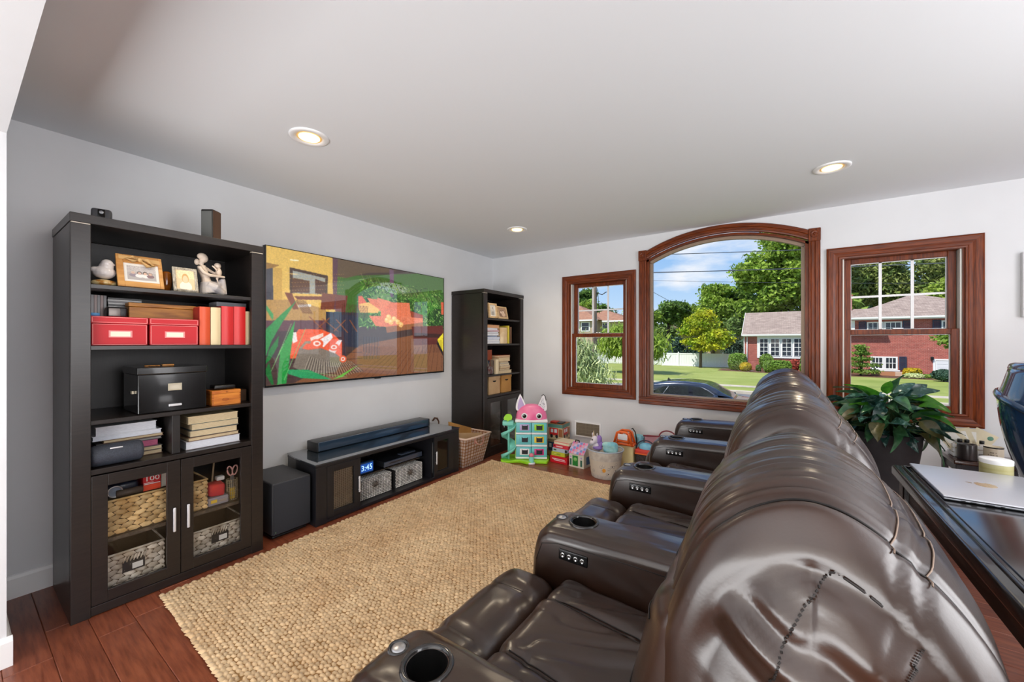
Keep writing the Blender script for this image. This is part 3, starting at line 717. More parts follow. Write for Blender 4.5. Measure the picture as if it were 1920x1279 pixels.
for i in range(12):
    for v in (.007, .131): g.ell(X(.712+i*.0083, v, .011), (.0042, .0048, .0048), 6)
make('carved_beads', g, IVO, t, kind='stuff')
t = thing('mother_and_child_statue', 'pale porcelain statue of a seated mother lifting a child', 'statue', (.42, .89, 1.563))
q = lambda x, y, dx=0: (.425+dx, .808+(x-600)/690*.166, 1.806-(y-215)/885*.238)
FIG = mat('bisque', (216, 198, 180), .4); SKT = mat('grey_glaze', (164, 160, 164), .35, col2=(206, 196, 188), ns=14)
g = G(); g.ell(q(795, 330), (.019, .021, .025)); g.ell(q(760, 290), (.021, .024, .020)); g.ell(q(665, 420, -.004), (.014, .013, .018)); g.tube([q(765, 400), q(745, 480)], [.009, .011], 8)
g.tube([q(745, 490), q(775, 600), q(830, 740), q(850, 850)], [.020, .024, .021, .026], 12)
g.tube([q(690, 530, .016), q(760, 640, .024), q(880, 690, .03), q(1050, 690, .022), q(1210, 690, .01)], [.011, .010, .009, .008, .007], 8)
g.tube([q(820, 510, -.01), q(930, 570, -.014), q(1060, 640, -.01)], [.010, .009, .008], 8)
g.ell(q(1075, 450), (.016, .018, .018)); g.ell(q(1100, 590), (.015, .016, .026)); g.tube([q(1050, 560, .012), q(1000, 510, .014), q(945, 465, .012)], [.006, .005, .004], 7)
g.tube([q(1100, 660, .006), q(1045, 740, .012), q(1070, 830, .012)], [.008, .007, .005], 7)
blob('figures', g, FIG, t, .0025, 3)
g = G(); g.tube([q(840, 830), q(860, 960), q(880, 1075)], [.028, .040, .046], 14); g.tube([q(860, 900, .01), q(1000, 960, .02), q(1180, 1060, .012)], [.030, .032, .018], 12)
g.tube([q(1180, 730, 0), q(1190, 900, 0), q(1225, 1075, 0)], [.014, .017, .013], 10); g.tube([q(850, 880, -.01), q(1080, 860, -.012), q(1180, 760, -.008)], [.028, .02, .014], 10)
blob('skirt', g, SKT, t, .003, 3)

# ---------------------------------------------------------------- shelf 2
def label_box(y0, y1, label):
    t = thing('storage_box', label, 'storage box', (.36, y0, 1.272), group='red storage boxes')
    make('box', G().box(.20, .497, y0+.003, y1-.003, 1.2735, 1.379), REDBOX, t, bev=.002)
    make('lid', G().box(.197, .500, y0, y1, 1.380, 1.414), REDBOX, t, bev=.002)
    g = G(); e = .0022
    for a, b, c, d in ((y0+.004, y1-.004, 1.384, 1.411), (y0+.006, y1-.006, 1.277, 1.377)):
        x = .5004 if c > 1.38 else .4974
        rect = ((a, b, c, c+e), (a, b, d-e, d), (a, a+e, c, d), (b-e, b, c, d))
        for r in rect: g.box(x-.0005, x+.0006, *r)
    make('edge_stitching', g, REDEDGE, t)
    m = (y0+y1)/2; 
    hold = make('label_holder', rect_frame_x(m-.042, m+.042, 1.312, 1.346, .005, .4972, .5000), REDEDGE, t)
    make('label_card', G().box(.4972, .4984, m-.036, m+.036, 1.317, 1.341), mat('ivory_card', (244, 234, 214), .6), t)
def rect_frame_x(y0, y1, z0, z1, w, x0, x1):
    return G().box(x0, x1, y0, y0+w, z0, z1).box(x0, x1, y1-w, y1, z0, z1).box(x0, x1, y0+w, y1-w, z0, z0+w).box(x0, x1, y0+w, y1-w, z1-w, z1)
label_box(.392, .597, 'red lidded storage box with label holder, at the left end of the shelf')
label_box(.601, .809, 'red lidded storage box with label holder, next to the upright red books')
t = thing('bamboo_box', 'long bamboo box lying on top of the red storage boxes', 'box', (.30, .54, 1.414))
make('box', G().box(.24, .405, .543, .823, 1.4155, 1.474), BAMBOO, t, bev=.002); make('lid', G().box(.24, .407, .541, .825, 1.4755, 1.496), BAMBOO, t, bev=.002)
t = thing('dark_tin', 'small dark tin with silver face on the left red storage box', 'tin', (.40, .50, 1.414))
make('tin', G().rbox(.36, .41, .462, .535, 1.4155, 1.468, .008), mat('dark_tin', (38, 36, 36), .3), t)
make('face', G().rbox(.408, .413, .466, .510, 1.420, 1.462, .002), mat('tin_face', (118, 110, 104), .3, .5), t)
tag(make('blue_tape', G().lathe([(.016, 0), (.022, 0), (.022, .016), (.016, .016)], 20, (.44, .410, 1.4150), cap=False), mat('tape_blue', (86, 150, 206), .5)), 'light blue tape roll at the left end of the red box', 'tape')
CDM = [mat('cd_spine_%s' % n, c, .35) for n, c in (('white', (206, 204, 202)), ('grey', (128, 124, 124)), ('black', (28, 27, 28)))]
ORD = ['bottom', 'second', 'third', 'fourth', 'fifth', 'sixth', 'seventh', 'eighth', 'ninth', 'tenth', 'eleventh', 'top']
for i in range(12):
    z = 1.4155+i*.0088; dx = random.uniform(-.006, .006)
    tag(make('disc_case', G().box(.20+dx, .33+dx, .478, .608, z, z+.0078), CDM[[0, 2, 0, 1, 0, 2][i % 6]]), 'thin disc case, %s of the flat pile left of the bamboo box' % (ORD[i] if i in (0, 11) else ORD[i]+' from the bottom'), 'disc case', 'disc cases in the flat pile')
for i in range(6):
    y = .406+i*.0112
    tag(make('disc_case', G().box(.21, .335, y, y+.0098, 1.4155, 1.528), mat('cd_rose', (170, 146, 140), .4) if i % 2 == 0 else CDM[1]), 'upright disc case, %s from the bookcase side, above the left red box' % ('first' if i == 0 else ORD[i]), 'disc case', 'upright disc cases')
for i in range(10):
    z = 1.4155+i*.0088
    tag(make('disc_case', G().box(.12, .235, .640, .780, z, z+.0078), CDM[[2, 0, 1][i % 3]]), 'disc case, %s of the pile hidden behind the bamboo box' % (ORD[i] if i == 0 else ORD[i]+' from the bottom'), 'disc case', 'disc cases in the second pile')

def upright_book(label, x0, x1, y0, y1, z0, z1, mc, group, tone=CREAM, cat='book'):
    t = thing('book', label, cat, (x0, y0, z0), group=group); w = y1-y0; c = .003
    n = 8; arcp = [(x1+.006*math.sin(PI*i/n), y0+w*i/n) for i in range(n+1)]
    make('cover', G().box(x0, x1, y0, y0+c, z0, z1).box(x0, x1, y1-c, y1, z0, z1).prism([(x1-.004, y0)]+arcp+[(x1-.004, y1)], z0, z1, 'z'), mc, t)
    make('pages', G().box(x0+.004, x1-.005, y0+c, y1-c, z0+.003, z1-.004), tone, t); return t
REDC = mat('red_cover', (202, 38, 38), .35); CRC = mat('cream_cover', (226, 206, 164), .5); ORC = mat('orange_cover', (214, 84, 44), .4)
gr = 'upright books on the red shelf'
upright_book('dark red and orange book, first in the row beside the red boxes', .30, .490, .815, .865, 1.2735, 1.490, ORC, gr)
upright_book('thin dark red book squeezed against the red storage box', .30, .485, .8105, .8148, 1.2735, 1.485, mat('maroon_cover', (150, 24, 26), .4), gr)
upright_book('cream album between the orange and the red books', .30, .492, .867, .915, 1.2735, 1.490, CRC, gr)
upright_book('thick red book right of the cream album', .30, .496, .918, .979, 1.2735, 1.500, REDC, gr)
upright_book('thick red book next to the last cream album', .30, .496, .981, 1.042, 1.2735, 1.503, REDC, gr)
upright_book('narrow cream album at the right end of the red book row', .30, .48, 1.045, 1.075, 1.2735, 1.478, CRC, gr)
tag(make('grey_carton', G().box(.28, .40, .925, 1.085, 1.5045, 1.532), mat('grey_carton', (136, 138, 144), .5), bev=.002), 'flat grey carton lying on the upright red books', 'box')

# ---------------------------------------------------------------- shelf 3
t = thing('black_file_box', 'glossy black lidded file box with a metal label plate', 'box', (.33, .53, .918))
GB = mat('gloss_lacquer', (17, 16, 17), .16, coat=.5)
make('box', G().box(.22, .497, .557, .845, .9195, 1.120), GB, t, bev=.004); make('lid', G().box(.216, .501, .553, .849, 1.121, 1.158), GB, t, bev=.004)
make('label_plate', rect_frame_x(.676, .734, 1.030, 1.068, .006, .497, .501), mat('pewter', (196, 186, 162), .35, .6), t, bev=.001)
make('label_card', G().box(.4965, .4985, .682, .728, 1.036, 1.062), mat('ivory_dull', (196, 188, 170), .6), t)
make('pull_tab', G().box(.497, .504, .678, .733, .946, .958), mat('satin_handle', (0, 0, 0)), t, bev=.002)
make('side_catch', G().box(.40, .43, .548, .556, 1.02, 1.035), mat('pewter', (0, 0, 0)), t)
t = thing('cigar_box', 'small orange wooden box with finger joints on the shelf', 'box', (.42, .95, .918))
CIG = mat('cedar', (214, 132, 46), .45, col2=(176, 92, 26), ns=9, stretch=(1, 1, 8))
make('box', G().box(.36, .492, .874, 1.018, .9195, .988), CIG, t, bev=.001); make('lid', G().box(.36, .493, .874, 1.018, .989, 1.006), CIG, t, bev=.001)
g = G()
for i in range(7):
    for y in (.8745, 1.0115): g.box(.4921, .4927, y, y+.006, .922+i*.0098, .926+i*.0098)
make('finger_joint', g, mat('cedar_dark', (130, 66, 22), .6), t)
g = G().tube([(.4935, .94+.016*math.cos(a), .953+.006*math.sin(a)) for a in np.linspace(0, 2*PI, 20)[:-1]], .0008, 5, closed=True)
g.tube([(.4942, .946+.005*math.cos(a), .997+.004*math.sin(a)) for a in np.linspace(0, 2*PI, 12)[:-1]], .0008, 5, closed=True); make('burnt_mark', g, mat('cedar_dark', (0, 0, 0)), t)
tag(make('dark_gadget', G().rbox(.38, .46, .895, 1.005, 1.0075, 1.032, .008, warp=lambda P: P+np.stack([0*P[:, 0], 0*P[:, 0], .006*vnoise(P[:, 0]*60, P[:, 1]*50, 9)], 1)), BLACKP), 'black gadget lying on the orange wooden box', 'gadget')
tag(make('brown_box', G().box(.30, .40, 1.022, 1.085, .9195, .992), mat('brown_card', (96, 68, 46), .6), bev=.002), 'dull brown box behind the orange wooden box', 'box')
t = thing('trinkets', 'amber trinkets lying on the black file box', 'trinket', (.40, .66, 1.158))
make('amber_piece', G().rbox(.40, .43, .67, .72, 1.1595, 1.169, .003), mat('amber_piece', (206, 138, 64), .3), t)
make('bead_string', G().tube([(.42+.01*math.sin(i*1.3), .60+i*.006, 1.1630) for i in range(11)], .0035, 6), mat('amber_piece', (0, 0, 0)), t)

# ---------------------------------------------------------------- shelf 4: flat stacks
def flat_book(label, y0, y1, z0, z1, mc, group, x0=.20, x1=.414, rz=0., pages=CREAM, name='book', cat='book', cov=.0025):
    cx, cy = (x0+x1)/2, (y0+y1)/2; t = thing(name, label, cat, (cx, cy, z0), rz, group); a, b, h = (x1-x0)/2, (y1-y0)/2, z1-z0
    make('cover', G().box(-a, a, -b, b, 0, cov).box(-a, a, -b, b, h-cov, h).box(-a, -a+.004, -b, b, cov, h-cov), mc, t, local=True)
    make('pages', G().box(-a+.004, a-.004, -b+.003, b-.003, cov, h-cov), pages, t, local=True); return t
PAPW = mat('white_pages', (226, 228, 234), .7, col2=(204, 206, 214), ns=60, stretch=(1, 1, 16)); TEALC = mat('teal_cover', (66, 84, 84), .5)
GREYC = mat('grey_cover', (86, 82, 80), .5); BRC = mat('brown_cover', (112, 78, 52), .5); PNK = mat('pink_pages', (196, 100, 132), .6, col2=(166, 78, 110), ns=60, stretch=(1, 1, 16)); WHC = mat('white_cover', (220, 222, 226), .5)
gl = 'stack behind the cylinder speaker'
for i, a in enumerate([('brown book, bottom of the stack behind the cylinder speaker', .50, .672, .6895, .712, BRC, CREAM, .02), ('tan book, second from the bottom behind the cylinder speaker', .50, .676, .7125, .734, GREYC, CREAM, -.03),
        ('pink edged book in the stack behind the cylinder speaker', .44, .655, .7345, .768, mat('plum_cover', (130, 66, 96), .5), PNK, .03), ('grey folder above the pink edged book', .425, .672, .7685, .782, GREYC, mat('grey_leaf', (150, 146, 140), .7), -.02),
        ('tan folder in the middle of the left stack', .445, .676, .7825, .798, BRC, CREAM, .02), ('wide white ring binder second from the top of the left stack', .412, .672, .7985, .822, WHC, PAPW, -.02),
        ('white ream of paper on top of the left stack', .416, .648, .8225, .868, WHC, PAPW, .03)]):
    flat_book(a[0], a[1], a[2], a[3], a[4], a[5], gl, pages=a[6], rz=a[7])
gl = 'stack of thick albums right of the shelf divider'; 
for a in [('pale grey album at the bottom of the right stack', .757, 1.020, .6895, .734, mat('pale_cover', (176, 172, 176), .5), PAPW, .0), ('thin brown album, second from bottom in the right stack', .765, 1.012, .7345, .755, BRC, CREAM, .03),
          ('cream paged album with black cover, third in the right stack', .778, 1.008, .7555, .792, GREYC, CREAM, -.02), ('teal covered album, second from top in the right stack', .780, 1.012, .7925, .830, TEALC, CREAM, .02),
          ('thick cream album on top of the right stack', .766, 1.010, .8305, .872, CRC, CREAM, .0)]:
    flat_book(a[0], a[1], a[2], a[3], a[4], a[5], gl, .24, .478, pages=a[6], rz=a[7])
t = thing('cylinder_speaker', 'dark cylinder wireless speaker lying on the shelf above the doors', 'speaker', (.50, .48, .688))
def cap_profile(r, L, e): return [(0, 0)]+[(r-e+e*math.sin(a), e-e*math.cos(a)) for a in np.linspace(0, PI/2, 6)]+[(r-e+e*math.cos(a), L-e+e*math.sin(a)) for a in np.linspace(0, PI/2, 6)]+[(0, L)]
make('body', G().lathe(cap_profile(.050, .188, .016), 32, (.472, .391, .7385), ax='y', cap=False), mat('speaker_cloth', (58, 64, 76), .65, col2=(44, 48, 58), ns=200, bump=.2, bs=500), t)
make('logo_plate', G().rbox(.500, .512, .455, .500, .770, .776, .001), mat('satin_handle', (0, 0, 0)), t)

# ================================================================ second bookcase contents (far corner)
yo = 3.372
PINE = mat('pale_pine', (206, 178, 138), .5, col2=(184, 150, 106), ns=8, stretch=(1, 1, 5))
t = thing('photo_frame', 'pale wood box frame standing on the far bookcase, left of two', 'photo frame', (.45, 3.53, 1.563), group='framed photographs on the far bookcase')
leaning(t, 3.488, 3.640, .170, .46, 1.5655, .10, (.024, .024, .022, .022), .022, PINE, photo('vintage_photo', 60, 80, (190, 186, 178), [(.5, .4, .2, (120, 116, 110), (206, 198, 186), (150, 146, 140))], 0), WHITEP, .008)
t = thing('photo_frame', 'pale wood frame with a sepia picture on the far bookcase', 'photo frame', (.45, 3.75, 1.563), group='framed photographs on the far bookcase')
leaning(t, 3.672, 3.868, .150, .46, 1.5655, .22, (.020, .020, .020, .020), .014, PINE, photo('sepia_photo', 90, 70, (150, 116, 86), [(.35, .45, .16, (86, 56, 40), (226, 200, 176), (120, 84, 60)), (.62, .4, .16, (96, 66, 46), (230, 206, 180), (206, 176, 150))], 0))
tag(make('white_ball', G().ell((.40, 3.462, 1.6), (.036, .036, .036), 16), PORC), 'white round ornament behind the pale box frame', 'ornament')
BK = {n: mat('cover_'+n, c, .5) for n, c in dict(white=(226, 226, 228), red=(196, 54, 60), blue=(54, 116, 190), navy=(44, 56, 84), tan=(190, 142, 100), grey=(150, 146, 142), brown=(120, 84, 58), yellow=(206, 186, 60), cream=(222, 204, 168), sky=(120, 170, 210), rust=(170, 78, 44)).items()}
gl = 'flat paperbacks on the far bookcase'
z = 1.2735
for c, h, a, b, lab in (('white', .034, 3.45, 3.712, 'white paperback at the bottom of the far flat pile'), ('white', .020, 3.45, 3.700, 'second white paperback in the far flat pile'), ('blue', .028, 3.45, 3.712, 'blue paperback in the far flat pile'), ('navy', .014, 3.46, 3.66, 'thin navy paperback in the far flat pile'),
        ('white', .024, 3.455, 3.690, 'white book above the navy one in the far pile'), ('grey', .020, 3.455, 3.68, 'grey white book under the red one in the far pile'), ('red', .016, 3.47, 3.70, 'red paperback in the far flat pile'), ('white', .024, 3.455, 3.67, 'white book above the red one in the far pile'), ('tan', .036, 3.45, 3.70, 'tan book on top of the far flat pile')):
    flat_book(lab, a, b, z, z+h-.0006, BK[c], gl, .27, .462, pages=PAPW if c != 'tan' else BK['tan'], rz=random.uniform(-.03, .03)); z += h
gl = 'upright books on the far bookcase'
upright_book('wide cream and tan picture book upright beside the far flat pile', .28, .455, 3.722, 3.865, 1.2735, 1.465, mat('picture_cover', (210, 176, 130), .45, col2=(236, 214, 176), ns=9), gl)
upright_book('yellow paperback upright on the far bookcase', .28, .46, 3.868, 3.905, 1.2735, 1.490, BK['yellow'], gl)
upright_book('thin olive paperback beside the yellow one', .28, .45, 3.907, 3.925, 1.2735, 1.44, mat('olive_cover', (120, 116, 50), .5), gl)
upright_book('narrow dark paperback at the end of the yellow books', .28, .46, 3.928, 3.952, 1.2735, 1.475, BK['brown'], gl)
gl = 'books on the lower far shelf'
upright_book('slim white binder at the left end of the lower far shelf', .28, .46, 3.438, 3.462, .9195, 1.10, BK['sky'], gl)
upright_book('blue book behind the glass jar on the far shelf', .24, .40, 3.466, 3.545, .9195, 1.195, BK['blue'], gl)
upright_book('rust red book beside the blue one on the far shelf', .22, .38, 3.55, 3.66, .9195, 1.20, BK['rust'], gl)
t = thing('glass_jar', 'clear jar with red contents on the far bookcase shelf', 'jar', (.43, 3.54, .918))
make('jar', G().rbox(.40, .462, 3.498, 3.600, .9195, 1.085, .012), glass_mat('jar_glass', (225, 225, 225)), t); make('contents', G().rbox(.41, .455, 3.508, 3.590, .923, 1.01, .01), mat('jar_red', (176, 52, 34), .5, col2=(226, 214, 204), ns=30), t)
upright_book('small tan book leaning by the jar on the far shelf', .34, .462, 3.625, 3.690, .9195, 1.09, BK['cream'], gl)
z = .9195
for c, h, a, b, lab in (('cream', .036, 3.70, 3.945, 'cream book at the bottom of the lower far pile'), ('brown', .024, 3.72, 3.91, 'brown book in the lower far pile'), ('tan', .034, 3.72, 3.92, 'tan book in the lower far pile'), ('white', .026, 3.715, 3.90, 'white book in the lower far pile'), ('grey', .022, 3.72, 3.88, 'grey book in the lower far pile'),
        ('tan', .052, 3.69, 3.915, 'thick tan book near the top of the lower far pile'), ('rust', .022, 3.68, 3.915, 'rust coloured book on top of the lower far pile')):
    flat_book(lab, a, b, z, z+h-.0006, BK[c], gl, .27, .465, pages=CREAM, rz=random.uniform(-.04, .04)); z += h
CARD = mat('kraft_card', (198, 164, 122), .8, col2=(184, 148, 106), ns=6); CARD2 = mat('brown_card_box', (188, 138, 72), .8, col2=(170, 120, 60), ns=6)
def file_box(y0, y1, m, label):
    t = thing('cardboard_box', label, 'cardboard box', (.33, y0, .688), group='archive boxes on the far bookcase')
    make('box', G().box(.22, .456, y0+.004, y1-.004, .6895, .872), m, t, bev=.002); make('lid', G().box(.216, .461, y0, y1, .868, .896), m, t, bev=.002)
    c = (y0+y1)/2
    make('hand_hole', G().prism([(c+.034*math.cos(a), .845-.018*math.sin(a)) for a in np.linspace(0, PI, 10)], .4562, .4570, 'x'), mat('hole_dark', (40, 30, 22), .9), t)
file_box(3.500, 3.722, CARD, 'pale archive box with a hand hole on the far bookcase')
file_box(3.752, 3.955, CARD2, 'orange brown archive box with a hand hole on the far bookcase')
t = upright_book('thin mint green folder left of the pale archive box', .26, .455, 3.455, 3.480, .6895, .86, mat('mint_cover', (130, 180, 166), .5), 'folders on the far bookcase')
for a, b, z0, z1, lab in ((3.44, 3.67, .331, .52, 'grey stuffed toy pile behind the left far glass door'), (3.80, 4.05, .331, .50, 'brown toy pile behind the right far glass door'), (3.44, 3.68, .061, .25, 'brown bundle low behind the left far glass door'), (3.80, 4.06, .061, .26, 'tan bundle low behind the right far glass door')):
    g = G()
    for i in range(9): g.ell((random.uniform(.30, .40), random.uniform(a+.05, b-.05), z0+.05+random.random()*(z1-z0-.1)), (.05, .05, .05), 10)
    m = mat('plush_%d' % int(z1*100), random.choice([(150, 138, 120), (176, 160, 138), (120, 100, 80)]), .9, col2=(90, 76, 60), ns=14)
    tag(blob('toy_bundle', g, m, vox=.008), lab, 'toy')

# ================================================================ TELEVISION
tp = Paint(560, 320, (70, 56, 54)); _r = np.random.default_rng(5)
for pts, c in (
    ([(0.001, -0.002), (0.3, 0.001), (0.3, 0.511), (0.001, 0.543)], (222, 182, 92)),
    ([(0.001, 0.121), (0.053, 0.127), (0.027, 0.155), (0.001, 0.177)], (150, 112, 60)),
    ([(0.001, 0.17), (0.027, 0.153), (0.029, 0.532), (0.001, 0.535)], (66, 66, 74)),
    ([(0.029, 0.152), (0.062, 0.144), (0.062, 0.376), (0.031, 0.488)], (200, 158, 76)),
    ([(0.092, 0.13), (0.261, 0.152), (0.258, 0.307), (0.094, 0.322)], (70, 50, 42)),
    ([(0.105, 0.151), (0.249, 0.175), (0.247, 0.308), (0.105, 0.32)], (158, 160, 152)),
    ([(0.102, 0.205), (0.176, 0.214), (0.176, 0.307), (0.102, 0.317)], (92, 60, 42)),
    ([(0.201, 0.192), (0.249, 0.209), (0.247, 0.308), (0.201, 0.307)], (80, 50, 38)),
    ([(0.095, 0.069), (0.13, 0.065), (0.129, 0.075), (0.095, 0.08)], (250, 240, 200)),
    ([(0.001, 0.387), (0.085, 0.374), (0.173, 0.397), (0.252, 0.425), (0.252, 0.525), (0.001, 0.543)], (176, 136, 78)),
    ([(0.001, 0.535), (0.252, 0.513), (0.252, 0.594), (0.001, 0.622)], (92, 58, 68)),
    ([(0.001, 0.613), (0.35, 0.585), (0.35, 0.827), (0.001, 1.001)], (64, 50, 58)),
    ([(0.001, 0.805), (0.337, 0.786), (0.337, 1.011), (0.001, 1.001)], (78, 58, 56)),
    ([(0.3, 0.147), (1.005, -0.067), (1.005, 0.522), (0.3, 0.561)], (64, 104, 44)),
    ([(0.3, 0.001), (0.648, 0.003), (0.616, 0.035), (0.472, 0.072), (0.35, 0.15), (0.306, 0.145)], (96, 78, 60)),
    ([(0.283, 0.001), (0.309, 0.001), (0.303, 0.42), (0.286, 0.422)], (92, 62, 76)),
    ([(0.6, 0.005), (0.628, 0.006), (0.628, 0.264), (0.604, 0.268)], (110, 82, 104)),
    ([(0.331, 0.837), (0.423, 0.715), (1.005, 0.549), (0.995, 1.002), (0.288, 1.005), (0.11, 0.996)], (134, 86, 58))): tp.poly(pts, c, .04, 2)
def scatter(n, x0, x1, y0, y1, cols, l0, l1, w, ok):
    for i in range(n):
        x, y = _r.uniform(x0, x1), _r.uniform(y0, y1)
        if ok(tp.a[min(319, int(y*320)), min(559, int(x*560))]):
            a = _r.uniform(-.3, PI*.9); l = _r.uniform(l0, l1); tp.line(x, y, x+l*math.cos(a), y+l*math.sin(a)*1.4, w*_r.uniform(.5, 1.3), cols[_r.integers(len(cols))])
isg = lambda p: p[1] > p[0]+6 and p[1] > p[2]
tp.ell(.62, .18, .10, .05, (150, 176, 150)); tp.ell(.55, .28, .06, .08, (110, 140, 86)); tp.ell(.86, .30, .10, .12, (70, 130, 50)); tp.ell(.72, .34, .09, .08, (50, 84, 40)); tp.ell(.95, .45, .08, .12, (40, 70, 36))
scatter(1500, .42, .995, .13, .56, [(60, 120, 40), (98, 160, 60), (36, 70, 32), (140, 180, 84), (28, 50, 28), (80, 140, 54), (176, 204, 120)], .006, .024, .0045, isg)
for i in range(34): tp.line(.43+i*.016, .085+.004*i*.9, .46+i*.0165, .185+.0035*i, .0026, [(146, 126, 98), (70, 56, 44), (120, 100, 76)][i % 3])
for i in range(16): tp.line(.40+i*.045, 1.0, .60+i*.03, .78-.006*i, .0022, (84, 50, 36))
for i in range(6): tp.line(.02, .68+i*.055, .44, .665+i*.055, .003, (48, 34, 44))
for i in range(9): tp.line(.035, .20+i*.03, .34, .12+i*.03, .0012, (206, 166, 80))
for pts, c in (
    ([(0.11, 0.343), (0.236, 0.324), (0.236, 0.351), (0.125, 0.367)], (116, 62, 44)),
    ([(0.073, 0.323), (0.102, 0.321), (0.13, 0.441), (0.107, 0.443)], (122, 66, 44)),
    ([(0.234, 0.298), (0.3, 0.297), (0.288, 0.422), (0.226, 0.429)], (116, 62, 46)),
    ([(0.3, 0.297), (0.36, 0.298), (0.345, 0.441), (0.297, 0.436)], (110, 60, 52)),
    ([(0.125, 0.406), (0.184, 0.392), (0.184, 0.413), (0.13, 0.425)], (226, 222, 214)),
    ([(0.252, 0.445), (0.416, 0.433), (0.416, 0.736), (0.347, 0.725), (0.337, 0.601), (0.252, 0.584)], (44, 50, 66)),
    ([(0.546, 0.321), (0.735, 0.301), (0.747, 0.442), (0.546, 0.472)], (226, 120, 84)),
    ([(0.416, 0.287), (0.437, 0.285), (0.472, 0.356), (0.475, 0.399), (0.416, 0.406)], (222, 110, 80)),
    ([(0.465, 0.297), (0.534, 0.302), (0.576, 0.387), (0.516, 0.416)], (228, 128, 92)),
    ([(0.523, 0.284), (0.612, 0.308), (0.592, 0.35), (0.546, 0.379)], (232, 136, 100)),
    ([(0.42, 0.358), (0.475, 0.333), (0.538, 0.392), (0.53, 0.425), (0.423, 0.432)], (240, 184, 104)),
    ([(0.475, 0.454), (0.834, 0.431), (0.834, 0.488), (0.576, 0.548), (0.516, 0.544)], (224, 124, 90)),
    ([(0.576, 0.548), (0.834, 0.488), (0.834, 0.538), (0.584, 0.603)], (150, 96, 62)),
    ([(0.738, 0.379), (0.834, 0.412), (0.834, 0.443), (0.751, 0.444)], (150, 70, 50)),
    ([(0.751, 0.536), (0.995, 0.509), (0.995, 0.709), (0.769, 0.72)], (100, 44, 38)),
    ([(0.769, 0.596), (0.99, 0.603), (0.99, 0.642), (0.769, 0.64)], (60, 34, 32)),
    ([(0.979, 0.258), (1.005, 0.255), (1.003, 0.389), (0.981, 0.391)], (220, 96, 66)),
    ([(0.948, 0.663), (0.998, 0.589), (0.995, 0.823)], (246, 226, 50)),
    ([(0.948, 0.67), (0.995, 0.795), (0.995, 0.836), (0.943, 0.708)], (24, 24, 26))): tp.poly(pts, c, .05, 2)
for x0, y0, x1, y1 in ((.175, .49, .245, .60), (.20, .60, .27, .49), (.30, .50, .36, .61), (.29, .60, .35, .50), (.235, .50, .31, .60), (.37, .50, .41, .60)): tp.line(x0, y0, x1, y1, .006, (140, 80, 52))
for i in range(9): tp.line(.335+i*.0085, .365, .332+i*.0085, .46, .0022, (80, 40, 28)); tp.line(.405+i*.008, .37, .400+i*.008, .475, .0022, (84, 44, 34)); tp.line(.118+i*.005, .37, .150+i*.005, .47, .002, (80, 42, 28))
for x, y in ((.595, .455), (.63, .47), (.61, .50), (.655, .495), (.675, .52), (.585, .485)): tp.ell(x, y, .016, .026, (244, 190, 116), .08); tp.ell(x-.004, y-.008, .008, .012, (252, 214, 150))
for i in range(70): x = _r.uniform(.60, .86); y = _r.uniform(.44, .66); p = tp.a[int(y*320), int(x*560)]; p[0] > 200 and p[2] < 130 and tp.line(x, y, x+.022, y+_r.uniform(-.02, .02), .003, [(244, 150, 116), (190, 92, 64), (206, 104, 74)][i % 3])
for i in range(12): tp.line(.445+i*.008, .64, .447+i*.008, .84, .0016, (64, 70, 90) if i % 2 else (30, 34, 46))
for i in range(14): tp.line(.83+i*.012, .665, .832+i*.012, .80, .0018, (60, 26, 24))
for pts, c in (
    ([(0.097, 0.674), (0.13, 0.59), (0.229, 0.587), (0.288, 0.623), (0.331, 0.693), (0.331, 0.816), (0.094, 0.811)], (236, 92, 56)),
    ([(0.102, 0.619), (0.12, 0.613), (0.125, 0.683), (0.105, 0.701)], (240, 226, 222)),
    ([(0.217, 0.674), (0.276, 0.613), (0.285, 0.653), (0.24, 0.732)], (242, 230, 228)),
    ([(0.264, 0.753), (0.312, 0.673), (0.331, 0.673), (0.288, 0.804)], (240, 214, 210)),
    ([(0.179, 0.655), (0.24, 0.614), (0.24, 0.643), (0.184, 0.692)], (246, 214, 200)),
    ([(0.133, 0.734), (0.173, 0.749), (0.229, 0.737), (0.3, 0.784), (0.337, 0.837), (0.3, 0.936), (0.184, 0.946), (0.105, 0.876)], (128, 116, 104)),
    ([(0.133, 0.734), (0.157, 0.683), (0.201, 0.678), (0.232, 0.727), (0.22, 0.734), (0.195, 0.697), (0.162, 0.7), (0.144, 0.74)], (150, 136, 116)),
    ([(0.001, 0.595), (0.055, 0.494), (0.12, 0.377), (0.065, 0.539), (0.022, 0.683), (-0.003, 0.805)], (44, 138, 72)),
    ([(-0.005, 0.857), (0.013, 0.744), (0.05, 0.642), (0.046, 0.719), (0.017, 0.815)], (34, 122, 60)),
    ([(0.043, 0.999), (0.055, 0.755), (0.115, 0.525), (0.097, 0.757), (0.079, 0.996)], (40, 150, 66)),
    ([(0.085, 0.892), (0.173, 0.904), (0.282, 0.995), (0.141, 0.964), (0.085, 0.925)], (50, 156, 96)),
    ([(0.282, 0.995), (0.416, 0.887), (0.331, 0.98)], (110, 190, 70)),
    ([(-0.005, 0.9), (0.013, 0.832), (0.031, 0.997), (0.022, 0.996)], (36, 110, 54)),
    ([(0.001, 0.422), (0.029, 0.489), (0.027, 0.533), (0.001, 0.457)], (70, 150, 90))):
    tp.poly(pts, c, .05, 2)
    if c == (128, 116, 104):
        for i in range(44):
            a = i/43; x0 = .178+.20*a; tp.line(x0, .80+.05*a+.02*math.sin(a*PI), .145+.30*a, .945+.03*math.sin(a*PI), .0022, (70, 62, 58) if i % 2 else (190, 176, 156))
